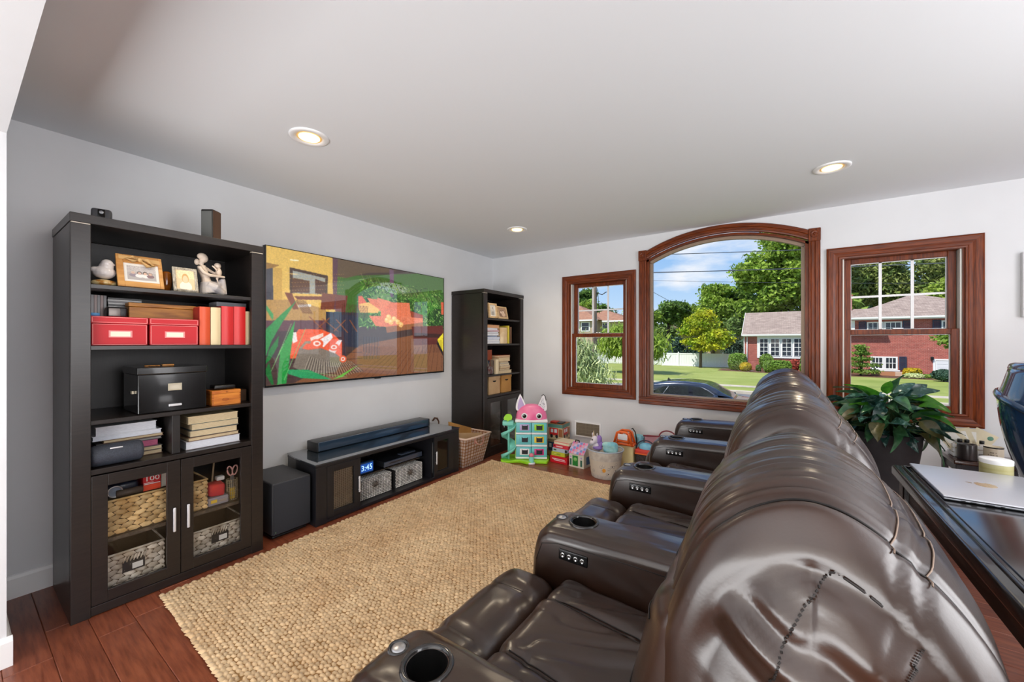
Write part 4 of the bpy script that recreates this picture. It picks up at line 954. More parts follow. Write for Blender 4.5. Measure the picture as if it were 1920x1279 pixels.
for x0, y0, x1, y1 in ((.03, .86, .10, .55), (.07, .97, .16, .58), (.13, .905, .36, .985), (.02, .90, .07, .70)): tp.line(x0, y0, x1, y1, .0022, (130, 206, 120))
for x, y, rx, ry in ((.21, .70, .03, .035), (.29, .73, .025, .03), (.335, .83, .018, .03)): tp.ell(x, y, rx, ry, (236, 96, 60)); tp.ell(x, y, rx*.6, ry*.6, (246, 224, 216)); tp.ell(x, y, rx*.3, ry*.3, (220, 84, 52))
sh_ = np.clip(1.08-.16*np.abs(tp.y-.45)-.05*tp.x, .8, 1.15)[..., None]; tp.a *= sh_
for _k in range(2): tp.a[1:-1, 1:-1] = (tp.a[1:-1, 1:-1]*4+tp.a[:-2, 1:-1]+tp.a[2:, 1:-1]+tp.a[1:-1, :-2]+tp.a[1:-1, 2:])/8
TVM = image_mat('tv_picture', tp.a, .03, emit=.92, coat=1.0)
TVM.node_tree.nodes['Principled BSDF'].inputs['Coat IOR'].default_value = 1.75; TVM.node_tree.nodes['Principled BSDF'].inputs['Coat Roughness'].default_value = .01
t = thing('television', 'large wall mounted television showing a tropical patio with orange towels', 'television', (0, 2.27, .952))
TVB = mat('tv_bezel', (16, 16, 18), .3)
make('housing', G().box(.0125, .044, 1.343, 3.205, .952, 2.012), TVB, t, bev=.003)
card('screen', (.0455, 1.349, .966), (.0455, 3.199, .966), (.0455, 3.199, 2.007), (.0455, 1.349, 2.007), TVM, t)
make('bezel', rect_frame_x(1.343, 3.205, .952, 2.012, .005, .044, .048), mat('bezel_edge', (30, 32, 36), .25, .6), t)
make('sensor_tab', G().box(.03, .046, 2.30, 2.36, .945, .953), TVB, t)
make('wall_bracket', G().box(.0005, .012, 2.0, 2.5, 1.3, 1.7), BLACKP, t)

# ================================================================ TV STAND
SB = mat('stand_black', (28, 28, 32), .34, col2=(22, 22, 26), ns=8, stretch=(1, 10, 1)); GTOP = mat('glass_top', (30, 42, 52), .05, coat=1.0)
t = thing('tv_stand', 'low black media stand with glass top and two glazed doors under the television', 'tv stand', (.06, 1.46, 0))
make('side_panel', G().prism([(.06, 1.500), (.24, 1.472), (.527, 1.462), (.527, 1.482), (.06, 1.52)], 0, .424, 'z'), SB, t, bev=.002)
make('side_panel', G().box(.06, .527, 2.902, 2.922, 0, .424), SB, t, bev=.002)
make('back_panel', G().box(.06, .068, 1.52, 2.902, .03, .424), ESPD, t)
make('base_panel', G().box(.068, .528, 1.482, 2.902, .006, .028), SB, t, bev=.002)
make('top_panel', G().prism([(.06, 1.498), (.24, 1.470), (.531, 1.460), (.531, 2.924), (.06, 2.924)], .405, .4255, 'z'), SB, t, bev=.002)
make('glass_top', G().prism([(.056, 1.494), (.14, 1.478), (.24, 1.466), (.536, 1.455), (.536, 2.93), (.056, 2.93)], .4275, .4355, 'z'), GTOP, t, bev=.002)
make('stile', G().box(.505, .531, 1.462, 1.541, .004, .405), SB, t, bev=.002); make('stile', G().box(.505, .531, 2.849, 2.922, .004, .405), SB, t, bev=.002)
make('divider', G().box(.068, .508, 1.800, 1.815, .028, .405), SB, t); make('divider', G().box(.068, .508, 2.568, 2.584, .028, .405), SB, t)
def stand_door(a, b, g0, g1, hy):
    d = thing('door', None, None); del d['label']; del d['category']; d.parent = t; d.location = Vector((.51, a, .03))-t.location
    make('door_frame', G().box(.511, .531, a, g0, .030, .403).box(.511, .531, g1, b, .030, .403).box(.511, .531, g0, g1, .030, .072).box(.511, .531, g0, g1, .356, .403), SB, d, bev=.0015)
    make('pane', G().box(.517, .521, g0-.004, g1+.004, .068, .360), glass_mat('stand_glass', refl=1.8), d)
    g = G().rbox(.538, .547, hy-.006, hy+.006, .147, .268, .003)
    for z in (.165, .25): g.lathe([(.004, 0), (.004, .008)], 8, (.531, hy, z), ax='x')
    make('handle', g, mat('satin_handle', (0, 0, 0)), d)
stand_door(1.5435, 1.812, 1.594, 1.758, 1.795); stand_door(2.586, 2.847, 2.626, 2.776, 2.607)
make('middle_shelf', G().box(.075, .43, 1.816, 2.567, .214, .222), mat('shelf_glass', (26, 30, 34), .08, coat=.6), t)
# mesh sheets behind the doors
def mesh_sheet(y0, y1, z0, z1, m):
    g = G(); n = 16; k = 30
    for i in range(n): y = y0+(y1-y0)*i/(n-1); g.box(.496, .4985, y-.0012, y+.0012, z0, z1)
    for j in range(k): z = z0+(z1-z0)*j/(k-1); g.box(.4975, .500, y0, y1, z-.0012, z+.0012)
    return make('wire_mesh', g, m, t, kind='stuff')
mesh_sheet(1.56, 1.79, .035, .40, mat('mesh_wire', (150, 146, 146), .4, .5))
tag(make('white_console', G().rbox(.25, .44, 2.63, 2.70, .0300, .32, .012), mat('console_white', (206, 212, 212), .4)), 'white upright console behind the right door of the media stand', 'console')
tag(make('rolled_papers', G().lathe([(.03, 0), (.036, .002), (.036, .16), (.03, .162)], 18, (.40, 2.76, .0295)), mat('paper_roll', (150, 140, 130), .7)), 'grey paper roll beside the white console', 'roll')
tag(make('wooden_cable_hook', G().tube([(.02, 3.055, .42), (.035, 3.075, .452), (.05, 3.095, .445), (.06, 3.11, .41), (.06, 3.115, .05)], [.008, .011, .011, .008, .006], 8), mat('dark_wood_hook', (84, 50, 34), .5)), 'dark bent wooden handle behind the media stand', 'hook')
t = thing('soundbar', 'long black glossy soundbar on the glass top of the media stand', 'soundbar', (.17, 2.21, .4355))
SBF = mat('soundbar_cloth', (40, 58, 76), .16, coat=.8)  # blue in the base colour stands for the sky's reflection on the front
make('body', G().rbox(.092, .232, 1.628, 2.800, .437, .512, .008), mat('soundbar_shell', (30, 32, 36), .35), t)
make('grille', G().rbox(.228, .243, 1.640, 2.788, .439, .510, .005), SBF, t)
make('end_cap', G().rbox(.10, .245, 1.627, 1.640, .4375, .5115, .004), BLACKP, t); make('end_cap', G().rbox(.10, .245, 2.788, 2.801, .4375, .5115, .004), BLACKP, t)
t = thing('subwoofer', 'black cube subwoofer on the floor between bookcase and media stand', 'subwoofer', (.30, 1.32, 0))
make('cabinet', G().rbox(.10, .492, 1.196, 1.448, .032, .372, .012, k=4), mat('sub_vinyl', (52, 53, 57), .5, bump=.12, bs=350), t)
make('front_cloth', G().rbox(.488, .498, 1.203, 1.441, .040, .364, .004), mat('sub_cloth', (40, 42, 48), .85, bump=.2, bs=500), t)
make('foot_plate', G().rbox(.12, .46, 1.21, 1.434, .002, .018, .006), BLACKP, t)
for x, y in ((.15, 1.235), (.44, 1.235), (.15, 1.41), (.44, 1.41)): make('foot', G().lathe([(.015, 0), (.017, .016)], 12, (x, y, .017)), BLACKP, t)
make('indicator_light', G().lathe([(.003, 0), (.003, .002)], 8, (.4975, 1.215, .055), ax='x'), mat('led_green', (120, 170, 110), .4), t)
# things inside the stand
WICK = mat('grey_wicker', (228, 225, 220), .6, isl=.2, col2=(186, 180, 172), ns=30); WICKD = mat('wicker_gaps', (34, 32, 32), .8)
def lidded_basket(y0, y1, z1, label):
    b = thing('lidded_basket', label, 'basket', (.30, y0, .0285), group='grey wicker boxes in the media stand')
    make('body', G().box(.13, .450, y0, y1, .0295, z1), WICKD, b)
    g = G(); nu = int((y1-y0)/.0155); nv = int((z1-.03)/.0125)
    for j in range(nv):
        for i in range(nu):
            y = y0+(i+.5)*(y1-y0)/nu; z = .030+(j+.5)*(z1-.03)/nv; w, h = ((y1-y0)/nu*.46, (z1-.03)/nv*.30) if (i+j) % 2 else ((y1-y0)/nu*.26, (z1-.03)/nv*.47)
            g.add([(.450, y-w, z-h), (.450, y+w, z-h), (.450, y+w, z+h), (.450, y-w, z+h), (.455, y-w*.6, z-h*.6), (.455, y+w*.6, z-h*.6), (.455, y+w*.6, z+h*.6), (.455, y-w*.6, z+h*.6)], [(4, 5, 6, 7), (0, 1, 5, 4), (1, 2, 6, 5), (2, 3, 7, 6), (3, 0, 4, 7)])
    for i in range(24):
        x = .135+i*.0132
        for k in range(int((y1-y0)/.03)):
            y = y0+.015+k*.03; g.box(x, x+.009, y-.013+(i % 2)*.006, y+.009+(i % 2)*.006, z1, z1+.004)
    make('woven_strands', g, WICK, b, kind='stuff'); c = (y0+y1)/2
    g = G()
    for a in range(4): an = a*PI/4+.3; g.tube([(.462, c-.030*math.cos(an), z1*.72-.024*math.sin(an)), (.474, c, z1*.72), (.462, c+.030*math.cos(an), z1*.72+.024*math.sin(an))], .0045, 6)
    make('bow_clasp', g, mat('clasp_brown', (84, 74, 66), .6), b)
lidded_basket(1.825, 2.163, .186, 'grey wicker box with twisted clasp under the clock in the media stand')
lidded_basket(2.205, 2.510, .180, 'grey wicker box with twisted clasp at the right of the media stand opening')
t = thing('digital_clock', 'small digital clock with glowing blue figures reading 3:45', 'clock', (.40, 1.95, .222))
make('case', G().rbox(.385, .418, 1.868, 2.010, .2232, .318, .006), mat('clock_blue', (16, 52, 92), .3), t)
make('display', G().box(.4175, .4186, 1.878, 2.004, .236, .306), mat('clock_display', (12, 70, 150), .2, emit=.8), t)
text('lettering', '3:45', .062, frame_x(.4192, 1.945, .270), mat('digit_glow', (170, 214, 246), .4, emit=1.2), t, sx=1.0).location = -t.location
t = thing('disc_player', 'flat black disc player on the glass shelf of the media stand', 'disc player', (.32, 2.31, .222))
make('case', G().rbox(.200, .425, 2.105, 2.525, .229, .272, .003), mat('player_black', (30, 32, 36), .3), t)
make('front_panel', G().rbox(.424, .431, 2.105, 2.525, .229, .272, .002), mat('player_front', (58, 68, 84), .15, coat=.5), t)
make('tray_line', G().box(.4308, .4316, 2.16, 2.28, .249, .256), BLACKP, t)
for x, y in ((.22, 2.13), (.40, 2.13), (.22, 2.50), (.40, 2.50)): make('foot', G().lathe([(.010, 0), (.010, .007)], 10, (x, y, .2222)), BLACKP, t)
tag(make('remote_control', G().rbox(.33, .39, 2.32, 2.48, .2735, .285, .004), mat('remote_grey', (64, 72, 86), .25)), 'thin grey remote lying on the disc player', 'remote')
g = G()
for s in range(4): g.tube([(.13+.03*math.cos(i*.9+s), 2.0+.03*i, .31+.03*math.sin(i*.8+s*2)-.006*i) for i in range(9)], .004, 6)
tag(make('cable_bundle', g, BLACKP), 'loose black cables behind the clock in the media stand', 'cable')

# ================================================================ GINGHAM BASKET
def plaid(name, c0, c1, c2, n):
    p = Paint(120, 120, c0)
    for i in range(n):
        a = i/n; p.a[:, int(a*120):int((a+.45/n)*120)] *= np.array(c1)/255.; p.a[int(a*120):int((a+.45/n)*120)] *= np.array(c1)/255.
        p.a[:, int((a+.70/n)*120):int((a+.76/n)*120)] *= np.array(c2)/255.; p.a[int((a+.70/n)*120):int((a+.76/n)*120)] *= np.array(c2)/255.
    return image_mat(name, p.a, .85)
PLD = plaid('gingham_cloth', (212, 194, 180), (204, 172, 142), (150, 122, 140), 9)
t = thing('fabric_basket', 'plaid fabric basket of cardboard between the media stand and the far bookcase', 'basket', (.38, 3.15, 0))
lo = (.24, .515, 3.005, 3.325); hi = (.20, .60, 2.945, 3.352); H = .315
g = G(); a, b, c, d = lo; A, B_, C, D = hi
g.add([(a, c, .004), (b, c, .004), (b, c, .004), (A, C, H)], [])
g.quad((b, c, .004), (b, d, .004), (B_, D, H), (B_, C, H)).quad((a, c, .004), (b, c, .004), (B_, C, H), (A, C, H)).quad((b, d, .004), (a, d, .004), (A, D, H), (B_, D, H)).quad((a, d, .004), (a, c, .004), (A, C, H), (A, D, H))
o = make('cloth_side', g, PLD, t, uv=True); sm = o.modifiers.new('thick', 'SOLIDIFY'); sm.thickness = .012; sm.offset = -1
make('bottom', G().box(a, b, c, d, .003, .014), DARKIN, t)
make('rolled_rim', G().tube([(A, C, H), (B_, C, H), (B_+.004, (C+D)/2, H-.006), (B_, D, H), (A, D, H)], .011, 8, closed=True), mat('cloth_rim', (206, 178, 160), .85), t)
make('handle', G().tube([(B_+.004, 3.09, .275), (B_+.024, 3.10, .245), (B_+.028, 3.15, .225), (B_+.024, 3.20, .245), (B_+.004, 3.21, .275)], .007, 8), mat('cloth_handle', (170, 120, 104), .8), t)
for i, y in enumerate((3.085, 3.215)): make('ribbon_tie', G().rbox(B_+.002, B_+.010, y-.012, y+.012, .245, .31, .003), mat('cloth_handle', (0, 0, 0)), t)
def panel(label, pts, th, m):
    g = G().add([p for p in pts]+[(p[0]-th, p[1], p[2]) for p in pts], [(0, 1, 2, 3), (7, 6, 5, 4), (0, 4, 5, 1), (1, 5, 6, 2), (2, 6, 7, 3), (3, 7, 4, 0)])
    tag(make('cardboard_sheet', g, m), label, 'cardboard', 'cardboard in the plaid basket')
panel('tall folded cardboard leaning at the back of the plaid basket', [(.36, 2.99, .06), (.36, 3.33, .06), (.34, 3.335, .335), (.33, 3.0, .455)], .02, CARD2)
panel('cardboard flap at the front of the plaid basket', [(.48, 3.0, .06), (.48, 3.31, .06), (.50, 3.33, .30), (.46, 3.00, .355)], .008, CARD)

# ================================================================ TOYS IN THE CORNER
def TP(n, c, r=.35, **k): return mat('toy_'+n, c, r, **k)
TEAL = TP('teal', (112, 200, 204)); TEAL2 = TP('aqua', (128, 214, 196)); TW = TP('white', (240, 238, 240)); TPK = TP('pink', (240, 108, 160)); LIME = TP('lime', (158, 226, 40))
LILAC = TP('lilac', (190, 168, 214)); TYEL = TP('yellow', (242, 206, 50)); DARKW = TP('dark', (34, 34, 44)); ROSE = TP('rose', (222, 66, 140)); ORNG = TP('orange', (236, 104, 36)); SKY = TP('sky', (126, 196, 224))
t = thing('toy_house', 'tall teal toy house with pink cat eared roof and spiral slide in the corner', 'toy house', (.93, 3.655, 0), .555)
L = dict(local=True)
base = [(-.33, -.10), (-.30, -.15), (-.22, -.145), (-.14, -.125), (-.06, -.175), (.00, -.185), (.04, -.15), (.12, -.15), (.172, -.14), (.175, .10), (-.2, .10), (-.31, .02)]
make('green_base', G().prism([tuple(p) for p in catmull(base, 5)], .001, .030, 'z'), LIME, t, bev=.006, **L)
make('body', G().rbox(-.160, .160, -.060, .090, .030, .430, .012), mat('toy_inside', (96, 170, 176), .5), t, **L)
fc = [(LILAC, LIME), (TEAL, TYEL), (TW, ROSE)]
for side in (0, 1):
    for k in range(3):
        z0 = .318-.131*k; x0, x1 = ((-.166, -.002) if side == 0 else (.002, .166))
        d = make('door_panel', G().rbox(x0, x1, -.092, -.058, z0, z0+.108, .006), TEAL, t, **L)
        cx = -.072 if side == 0 else .084; m = fc[k][side]
        make('window_frame', G().rbox(cx-.052, cx+.050, -.097, -.090, z0+.022, z0+.088, .003, k=2), m, d, **L)
        ear = [(cx-.030, z0+.030), (cx+.034, z0+.030), (cx+.036, z0+.086), (cx+.024, z0+.074), (cx-.020, z0+.074), (cx-.031, z0+.086)]
        make('window_opening', G().prism(ear, -.0985, -.096), DARKW, d, **L)
    for k in range(4):
        z = .303-.131*k+.131*(k == 3)*0
        if k < 3: make('floor_band', G().rbox(*((-.168, -.001) if side == 0 else (.001, .168)), -.096, -.052, z-.005, z+.014, .004), TW, t, **L)
make('rim', G().rbox(-.176, .176, -.104, .096, .424, .456, .014), TW, t, **L)
make('roof', G().lathe([(math.cos(a)**.72, math.sin(a)) for a in np.linspace(0, PI/2, 12)], 40, (0, 0, 0), cap=False).xform(Matrix.Translation((0, -.004, .452)) @ Matrix.Diagonal((.172, .098, .162, 1))), mat('toy_roof', (236, 96, 152), .3, col2=(246, 140, 178), ns=6), t, **L)
for s_, m in ((-1, LILAC), (1, TW)):
    ox = s_*.108
    outer = [(ox-.052, .545), (ox+s_*.016-.040, .625), (ox+s_*.020, .715), (ox+s_*.020+.012, .712), (ox+.044+s_*.010, .630), (ox+.052, .545)]
    e = make('ear', G().prism([tuple(p) for p in catmull(outer, 4)], -.030, -.008), TW, t, bev=.004, **L)
    inner_ = [(ox+(x-ox)*.66, .552+(z-.545)*.80) for x, z in outer]
    make('ear_lining', G().prism([tuple(p) for p in catmull(inner_, 4)], -.0325, -.0295), m if s_ < 0 else mat('ear_print', (226, 226, 230), .4, col2=(90, 90, 100), ns=60, lo=.5, hi=.62), e, **L)
make('black_headband', G().tube([(.112, -.03, .706), (.13, -.032, .722), (.150, -.03, .700), (.160, -.03, .655)], .0045, 6), BLACKP, t, **L)
for x in (-.075, .082):
    y = -.092
    e = make('porthole', G().lathe([(.031, .0), (.033, -.008), (.026, -.012), (.0, -.012)], 24, (x, y+.006, .496), ax='y', cap=False), TW, t, **L)
    make('porthole_glass', G().lathe([(.021, -.0125), (.013, -.016), (.0, -.0165)], 20, (x, y+.006, .496), ax='y', cap=False), mat('gloss_black', (0, 0, 0)), e, **L)
make('side_wall', G().rbox(-.178, -.160, -.06, .10, .03, .43, .006), mat('toy_olive', (186, 214, 120), .4), t, **L)
# spiral slide
g = G(); n = 46; V = []
for i in range(n+1):
    a = -.6+2*PI*1.62*i/n; z = .425-.372*i/n; r0, r1 = .010, .080
    for r, dz in ((r0, 0), (r0+.012, -.012), (r1-.008, -.014), (r1, .012), (r1+.005, .012), (r1-.004, -.022), (r0, -.02)): V.append((-.245+r*math.cos(a), -.08-r*math.sin(a), z+dz))
g.add(V, [(i*7+j, i*7+(j+1) % 7, (i+1)*7+(j+1) % 7, (i+1)*7+j) for i in range(n) for j in range(7)], 0, True)
make('spiral_slide', g, TEAL2, t, **L)
make('slide_post', G().lathe([(.012, .03), (.012, .44)], 14, (-.245, -.08, 0)), TEAL2, t, **L)
make('top_platform', G().rbox(-.31, -.19, -.13, -.04, .395, .445, .012), TEAL2, t, **L)
tr = G().prism([tuple(p) for p in catmull([(-.262, .425), (-.255, .452), (-.292, .462), (-.290, .492), (-.268, .518), (-.240, .522), (-.214, .512), (-.205, .484), (-.216, .460), (-.242, .452)], 4)], -.135, -.115)
make('lime_tree', tr, LIME, t, bev=.004, **L)
make('step_figure', G().lathe([(.036, .001), (.038, .018), (.030, .022), (.026, .030), (.024, .085)], 20, (0, -.158, 0), cap=True), TEAL2, t, **L)
make('figure_foot', G().lathe([(.0, .0), (.040, .001), (.041, .016), (.036, .022)], 20, (0, -.158, 0.0), cap=False), TW, t, **L)
make('figure_cap', G().ell((0, -.158, .092), (.027, .027, .024), 16), mat('figure_rose', (224, 120, 140), .4), t, **L)

def printed_box(name, label, x0, x1, y0, y1, z0, z1, m, front=None, rz=0., group=None, cat='game box', side=None):
    cx, cy = (x0+x1)/2, (y0+y1)/2; a, b = (x1-x0)/2, (y1-y0)/2; h = z1-z0
    t = thing(name, label, cat, (cx, cy, z0), rz, group)
    make('carton', G().box(-a, a, -b, b, 0, h), m, t, local=True, bev=.0015)
    if front: card('front_print', (-a+.002, -b-.0006, .002), (a-.002, -b-.0006, .002), (a-.002, -b-.0006, h-.002), (-a+.002, -b-.0006, h-.002), front, t, local=True)
    if side: card('side_print', (a+.0006, -b+.002, .002), (a+.0006, b-.002, .002), (a+.0006, b-.002, h-.002), (a+.0006, -b+.002, h-.002), side, t, local=True)
    return t
def prn(name, bg, ops):
    p = Paint(96, 64, bg)
    for o in ops: getattr(p, o[0])(*o[1:])
    return image_mat(name, p.a, .4)
RC = TP('carton_red', (206, 24, 40), .35)
gg = 'board games stacked in the corner'
printed_box('game_box', 'wide red game box with white lettering at the bottom of the game stack', 1.142, 1.352, 3.70, 3.90, .001, .072, RC, prn('print_red', (206, 24, 40), [('rect', .1, .30, .86, .42, (240, 220, 220)), ('rect', .22, .52, .92, .64, (236, 200, 204))]), -.06, gg)
printed_box('game_box', 'narrow yellow green game box above the wide red one', 1.150, 1.312, 3.715, 3.90, .0725, .114, TP('carton_olive', (190, 196, 60), .4), prn('print_olive', (196, 196, 56), [('rect', .1, .3, .7, .75, (140, 170, 50)), ('rect', .15, .4, .4, .6, (240, 226, 120))]), -.05, gg)
printed_box('game_box', 'pale grey game box in the middle of the game stack', 1.160, 1.345, 3.72, 3.90, .1145, .154, TP('carton_grey', (176, 190, 206), .4), prn('print_grey', (186, 196, 208), [('rect', .06, .25, .26, .7, (60, 100, 70)), ('rect', .84, .1, .99, .9, (30, 34, 46))]), -.08, gg)
printed_box('game_box', 'thin red game box with white title near the top of the stack', 1.168, 1.358, 3.725, 3.90, .1545, .192, TP('carton_crimson', (206, 48, 66), .35), prn('print_crimson', (210, 52, 70), [('rect', .2, .35, .62, .68, (246, 220, 220)), ('rect', .02, .2, .12, .6, (120, 20, 40))]), -.10, gg)
printed_box('game_box', 'cream puzzle box on top of the game stack', 1.174, 1.366, 3.73, 3.90, .1925, .226, TP('carton_cream', (232, 216, 186), .5), prn('print_cream', (232, 214, 180), [('rect', 0, 0, 1, .3, (226, 140, 130)), ('rect', .2, .4, .8, .8, (240, 232, 214))]), -.12, gg)
f1 = prn('print_train', (196, 176, 140), [('rect', 0, 0, 1, .22, (84, 130, 120)), ('rect', .1, .25, .7, .72, (206, 40, 40)), ('rect', .2, .32, .36, .55, (220, 226, 230)), ('rect', .44, .32, .62, .55, (220, 226, 230)), ('ell', .25, .78, .09, .12, (30, 30, 34)), ('ell', .6, .78, .09, .12, (30, 30, 34)), ('rect', .74, .3, .98, .8, (150, 90, 50))])
f2 = prn('print_trucks', (150, 130, 100), [('rect', 0, .8, 1, 1, (196, 170, 80)), ('rect', .04, .15, .5, .7, (36, 60, 84)), ('rect', .12, .25, .3, .5, (210, 206, 200)), ('rect', .55, .1, .95, .7, (206, 150, 60)), ('rect', .62, .2, .9, .45, (120, 80, 40)), ('rect', .5, .72, 1, .82, (190, 40, 40))])
printed_box('toy_carton', 'picture carton with dark trucks, lower of the two behind the games', .985, 1.165, 3.92, 4.12, .001, .185, TP('carton_mix', (150, 100, 60), .5), f2, -.05, 'picture cartons by the wall', 'toy box', f2)
printed_box('toy_carton', 'picture carton with a red bus, upper of the two behind the games', .985, 1.170, 3.92, 4.12, .1855, .362, TP('carton_mix', (0, 0, 0)), f1, .05, 'picture cartons by the wall', 'toy box', f1)
g = G().rbox(1.0, 1.08, 3.95, 4.03, .3635, .385, .008); tag(make('toy_bits', g, TP('bit_red', (180, 60, 50))), 'small red toy lying on the upper picture carton', 'toy')
g = G().rbox(1.09, 1.15, 3.95, 4.05, .3635, .380, .006); tag(make('toy_bits', g, TP('bit_dark', (50, 54, 56))), 'small dark toy lying on the upper picture carton', 'toy')
# carry-along cardboard house
t = thing('toy_carry_house', 'small pastel toy house with green door and black handle on the floor', 'toy house', (1.466, 3.772, 0), -.10)
a, b, h, r = .086, .092, .150, .245
make('walls', G().box(-a, a, -b, b, .001, h).prism([(-b, h), (b, h), (0, r-.006)], -a, a, 'x'), TP('house_cream', (226, 220, 200), .5), t, local=True)
RF = image_mat('roof_print', (lambda p: [p.ell(*q) for q in [(_x, _y, .07, .10, c) for _x, _y, c in [(.1+.16*(i % 6), .12+.2*(i//6), [(226, 110, 160), (120, 150, 210), (214, 190, 224), (236, 160, 170)][(i*7+i//6) % 4]) for i in range(30)]]] and p)(Paint(90, 70, (186, 176, 214))).a, .4)
for s_ in (-1, 1):
    q = [(-a-.006, s_*(b+.010), h-.008), (a+.006, s_*(b+.010), h-.008), (a+.006, 0, r), (-a-.006, 0, r)]
    if s_ > 0: q = [q[1], q[0], q[3], q[2]]
    o = make('roof_slope', G().quad(*q), RF, t, local=True, uv=True); m_ = o.modifiers.new('thick', 'SOLIDIFY'); m_.thickness = .005
make('door', G().box(-.046, .020, -b-.003, -b, .018, .122), TP('door_green', (46, 140, 60), .4), t, local=True, bev=.002)
make('door_print', G().lathe([(.020, 0), (.018, -.002), (0, -.002)], 16, (-.012, -b-.003, .085), ax='y', cap=False), TP('door_light', (140, 196, 110), .4), t, local=True)
for x0 in (-.078, .046):
    make('window_print', G().box(x0, x0+.022, -b-.002, -b, .020, .085), TP('door_green2', (60, 110, 90), .4), t, local=True)
    make('flower_print', G().lathe([(.010, 0), (0, -.002)], 10, (x0+.011, -b-.001, .105), ax='y', cap=False), TP('lilac', (0, 0, 0)), t, local=True)
make('side_window', G().box(a, a+.002, -.04, .04, .03, .11), TP('side_blue', (70, 110, 150), .4), t, local=True)
make('handle', G().tube([(-.058, -.012, r-.004), (-.055, -.012, r+.016), (-.015, -.012, r+.018), (-.012, -.012, r-.004)], .006, 8), BLACKP, t, local=True)
# canvas bin
t = thing('toy_bin', 'round beige canvas toy bin with printed animals, full of soft toys', 'bin', (1.79, 3.62, 0))
CANV = mat('canvas', (206, 198, 186), .85, col2=(190, 180, 168), ns=30, bump=.1, bs=400); n = 40
def ring(r, z, w=0): return [(1.79+r*(1+w*math.cos(2*q_))*math.cos(q_), 3.62+r*(1+w*math.cos(2*q_))*math.sin(q_), z) for q_ in np.linspace(0, 2*PI, n+1)[:-1]]
V = []; levels = [(.128, .002), (.132, .012), (.140, .075), (.148, .15), (.158, .215), (.168, .250), (.166, .256), (.155, .215), (.14, .10), (.0, .09)]
for r, z in levels: V += ring(max(r, 1e-4), z+(.010 if z > .24 else 0))
g = G().add(V, [(i*n+k, i*n+(k+1) % n, (i+1)*n+(k+1) % n, (i+1)*n+k) for i in range(len(levels)-1) for k in range(n)], 0, True)
make('canvas_side', g, CANV, t)
pp = Paint(240, 70, (206, 194, 176)); _r = np.random.default_rng(9)
for i in range(38):
    x, y = _r.uniform(0, 1), _r.uniform(.12, .88); c = [(150, 140, 132), (172, 160, 148), (128, 120, 116)][_r.integers(3)]
    pp.ell(x, y, .014, .075, c); pp.ell(x, y, .010, .055, (214, 204, 188)); pp.line(x-.02, y+.1, x+.012, y+.12, .012, c)
    if i % 5 == 0: pp.ell(x+.01, y, .006, .04, (60, 54, 52))
pp.ell(.795, .62, .018, .14, (222, 150, 50))
BINP = image_mat('bin_print', pp.a, .85)
me = G(); V = []; m2 = 60
for k in range(m2+1):
    a_ = 2*PI*k/m2
    for r, z in ((.1368, .040), (.1535, .175)): V.append((1.79+r*math.cos(a_), 3.62+r*math.sin(a_), z))
me.add(V, [(2*k, 2*k+2, 2*k+3, 2*k+1) for k in range(m2)], 0, True)
o = make('printed_band', me, BINP, t); l = o.data.uv_layers.new(name='UVMap')
for pl in o.data.polygons:
    k = pl.index
    for li, uvq in zip(pl.loop_indices, ((k/m2, 0), ((k+1)/m2, 0), ((k+1)/m2, 1), (k/m2, 1))): l.data[li].uv = uvq
make('rolled_rim', G().tube(ring(.167, .262, .02), .006, 8, closed=True), mat('canvas_rim', (176, 186, 198), .8), t)
PLW = mat('plush_white', (226, 218, 226), .95, bump=.5, bs=220); PLV = mat('plush_violet', (150, 120, 190), .95, bump=.4, bs=200); PLB = mat('plush_blue', (120, 186, 206), .95, bump=.4, bs=160, col2=(160, 210, 220), ns=20)
t = thing('unicorn_plush', 'white and lilac unicorn soft toy looking out of the canvas bin', 'soft toy', (1.69, 3.58, .26))
g = G().ell((1.70, 3.575, .345), (.034, .036, .040)).ell((1.685, 3.548, .322), (.022, .028, .022)).ell((1.715, 3.595, .27), (.042, .042, .05))
blob('head', g, PLW, t, .004, 4)
g = G().ell((1.735, 3.60, .345), (.028, .034, .044)).ell((1.75, 3.60, .30), (.03, .03, .03)).ell((1.73, 3.575, .27), (.05, .03, .022)); blob('mane', g, PLV, t, .004, 3)
make('horn', G().lathe([(.010, 0), (.0015, .055)], 10, (1.693, 3.57, .378)), mat('horn_gold', (226, 206, 170), .3, .3), t)
for x in (1.675, 1.722): make('ear', G().ell((x, 3.585, .392), (.008, .006, .018), 10), PLW, t)
make('eye', G().ell((1.690, 3.541, .348), (.008, .004, .009), 12), mat('gloss_black', (0, 0, 0)), t)
g = G().rbox(1.79, 1.925, 3.53, 3.62, .235, .345, .035, k=4, mid=4, warp=lambda P: P+.010*np.stack([vnoise(P[:, 1]*25, P[:, 2]*25, 1), vnoise(P[:, 0]*25, P[:, 2]*25, 2), vnoise(P[:, 0]*22, P[:, 1]*22, 3)], 1))
tag(make('blue_pouch', g, mat('quilted_aqua', (126, 190, 204), .8, col2=(176, 216, 206), ns=14, bump=.3, bs=60)), 'pale blue quilted pouch lying in the front of the canvas bin', 'pouch')
t = thing('orange_toy_basket', 'orange openwork toy basket standing behind the canvas bin', 'toy', (1.89, 3.86, 0))
g = G().hexa((1.79, 2.00, 3.82, 3.94), (1.80, 1.99, 3.83, 3.93), .002, .26); make('cream_base', g, TP('cream_box', (232, 216, 160), .4), t, bev=.01)
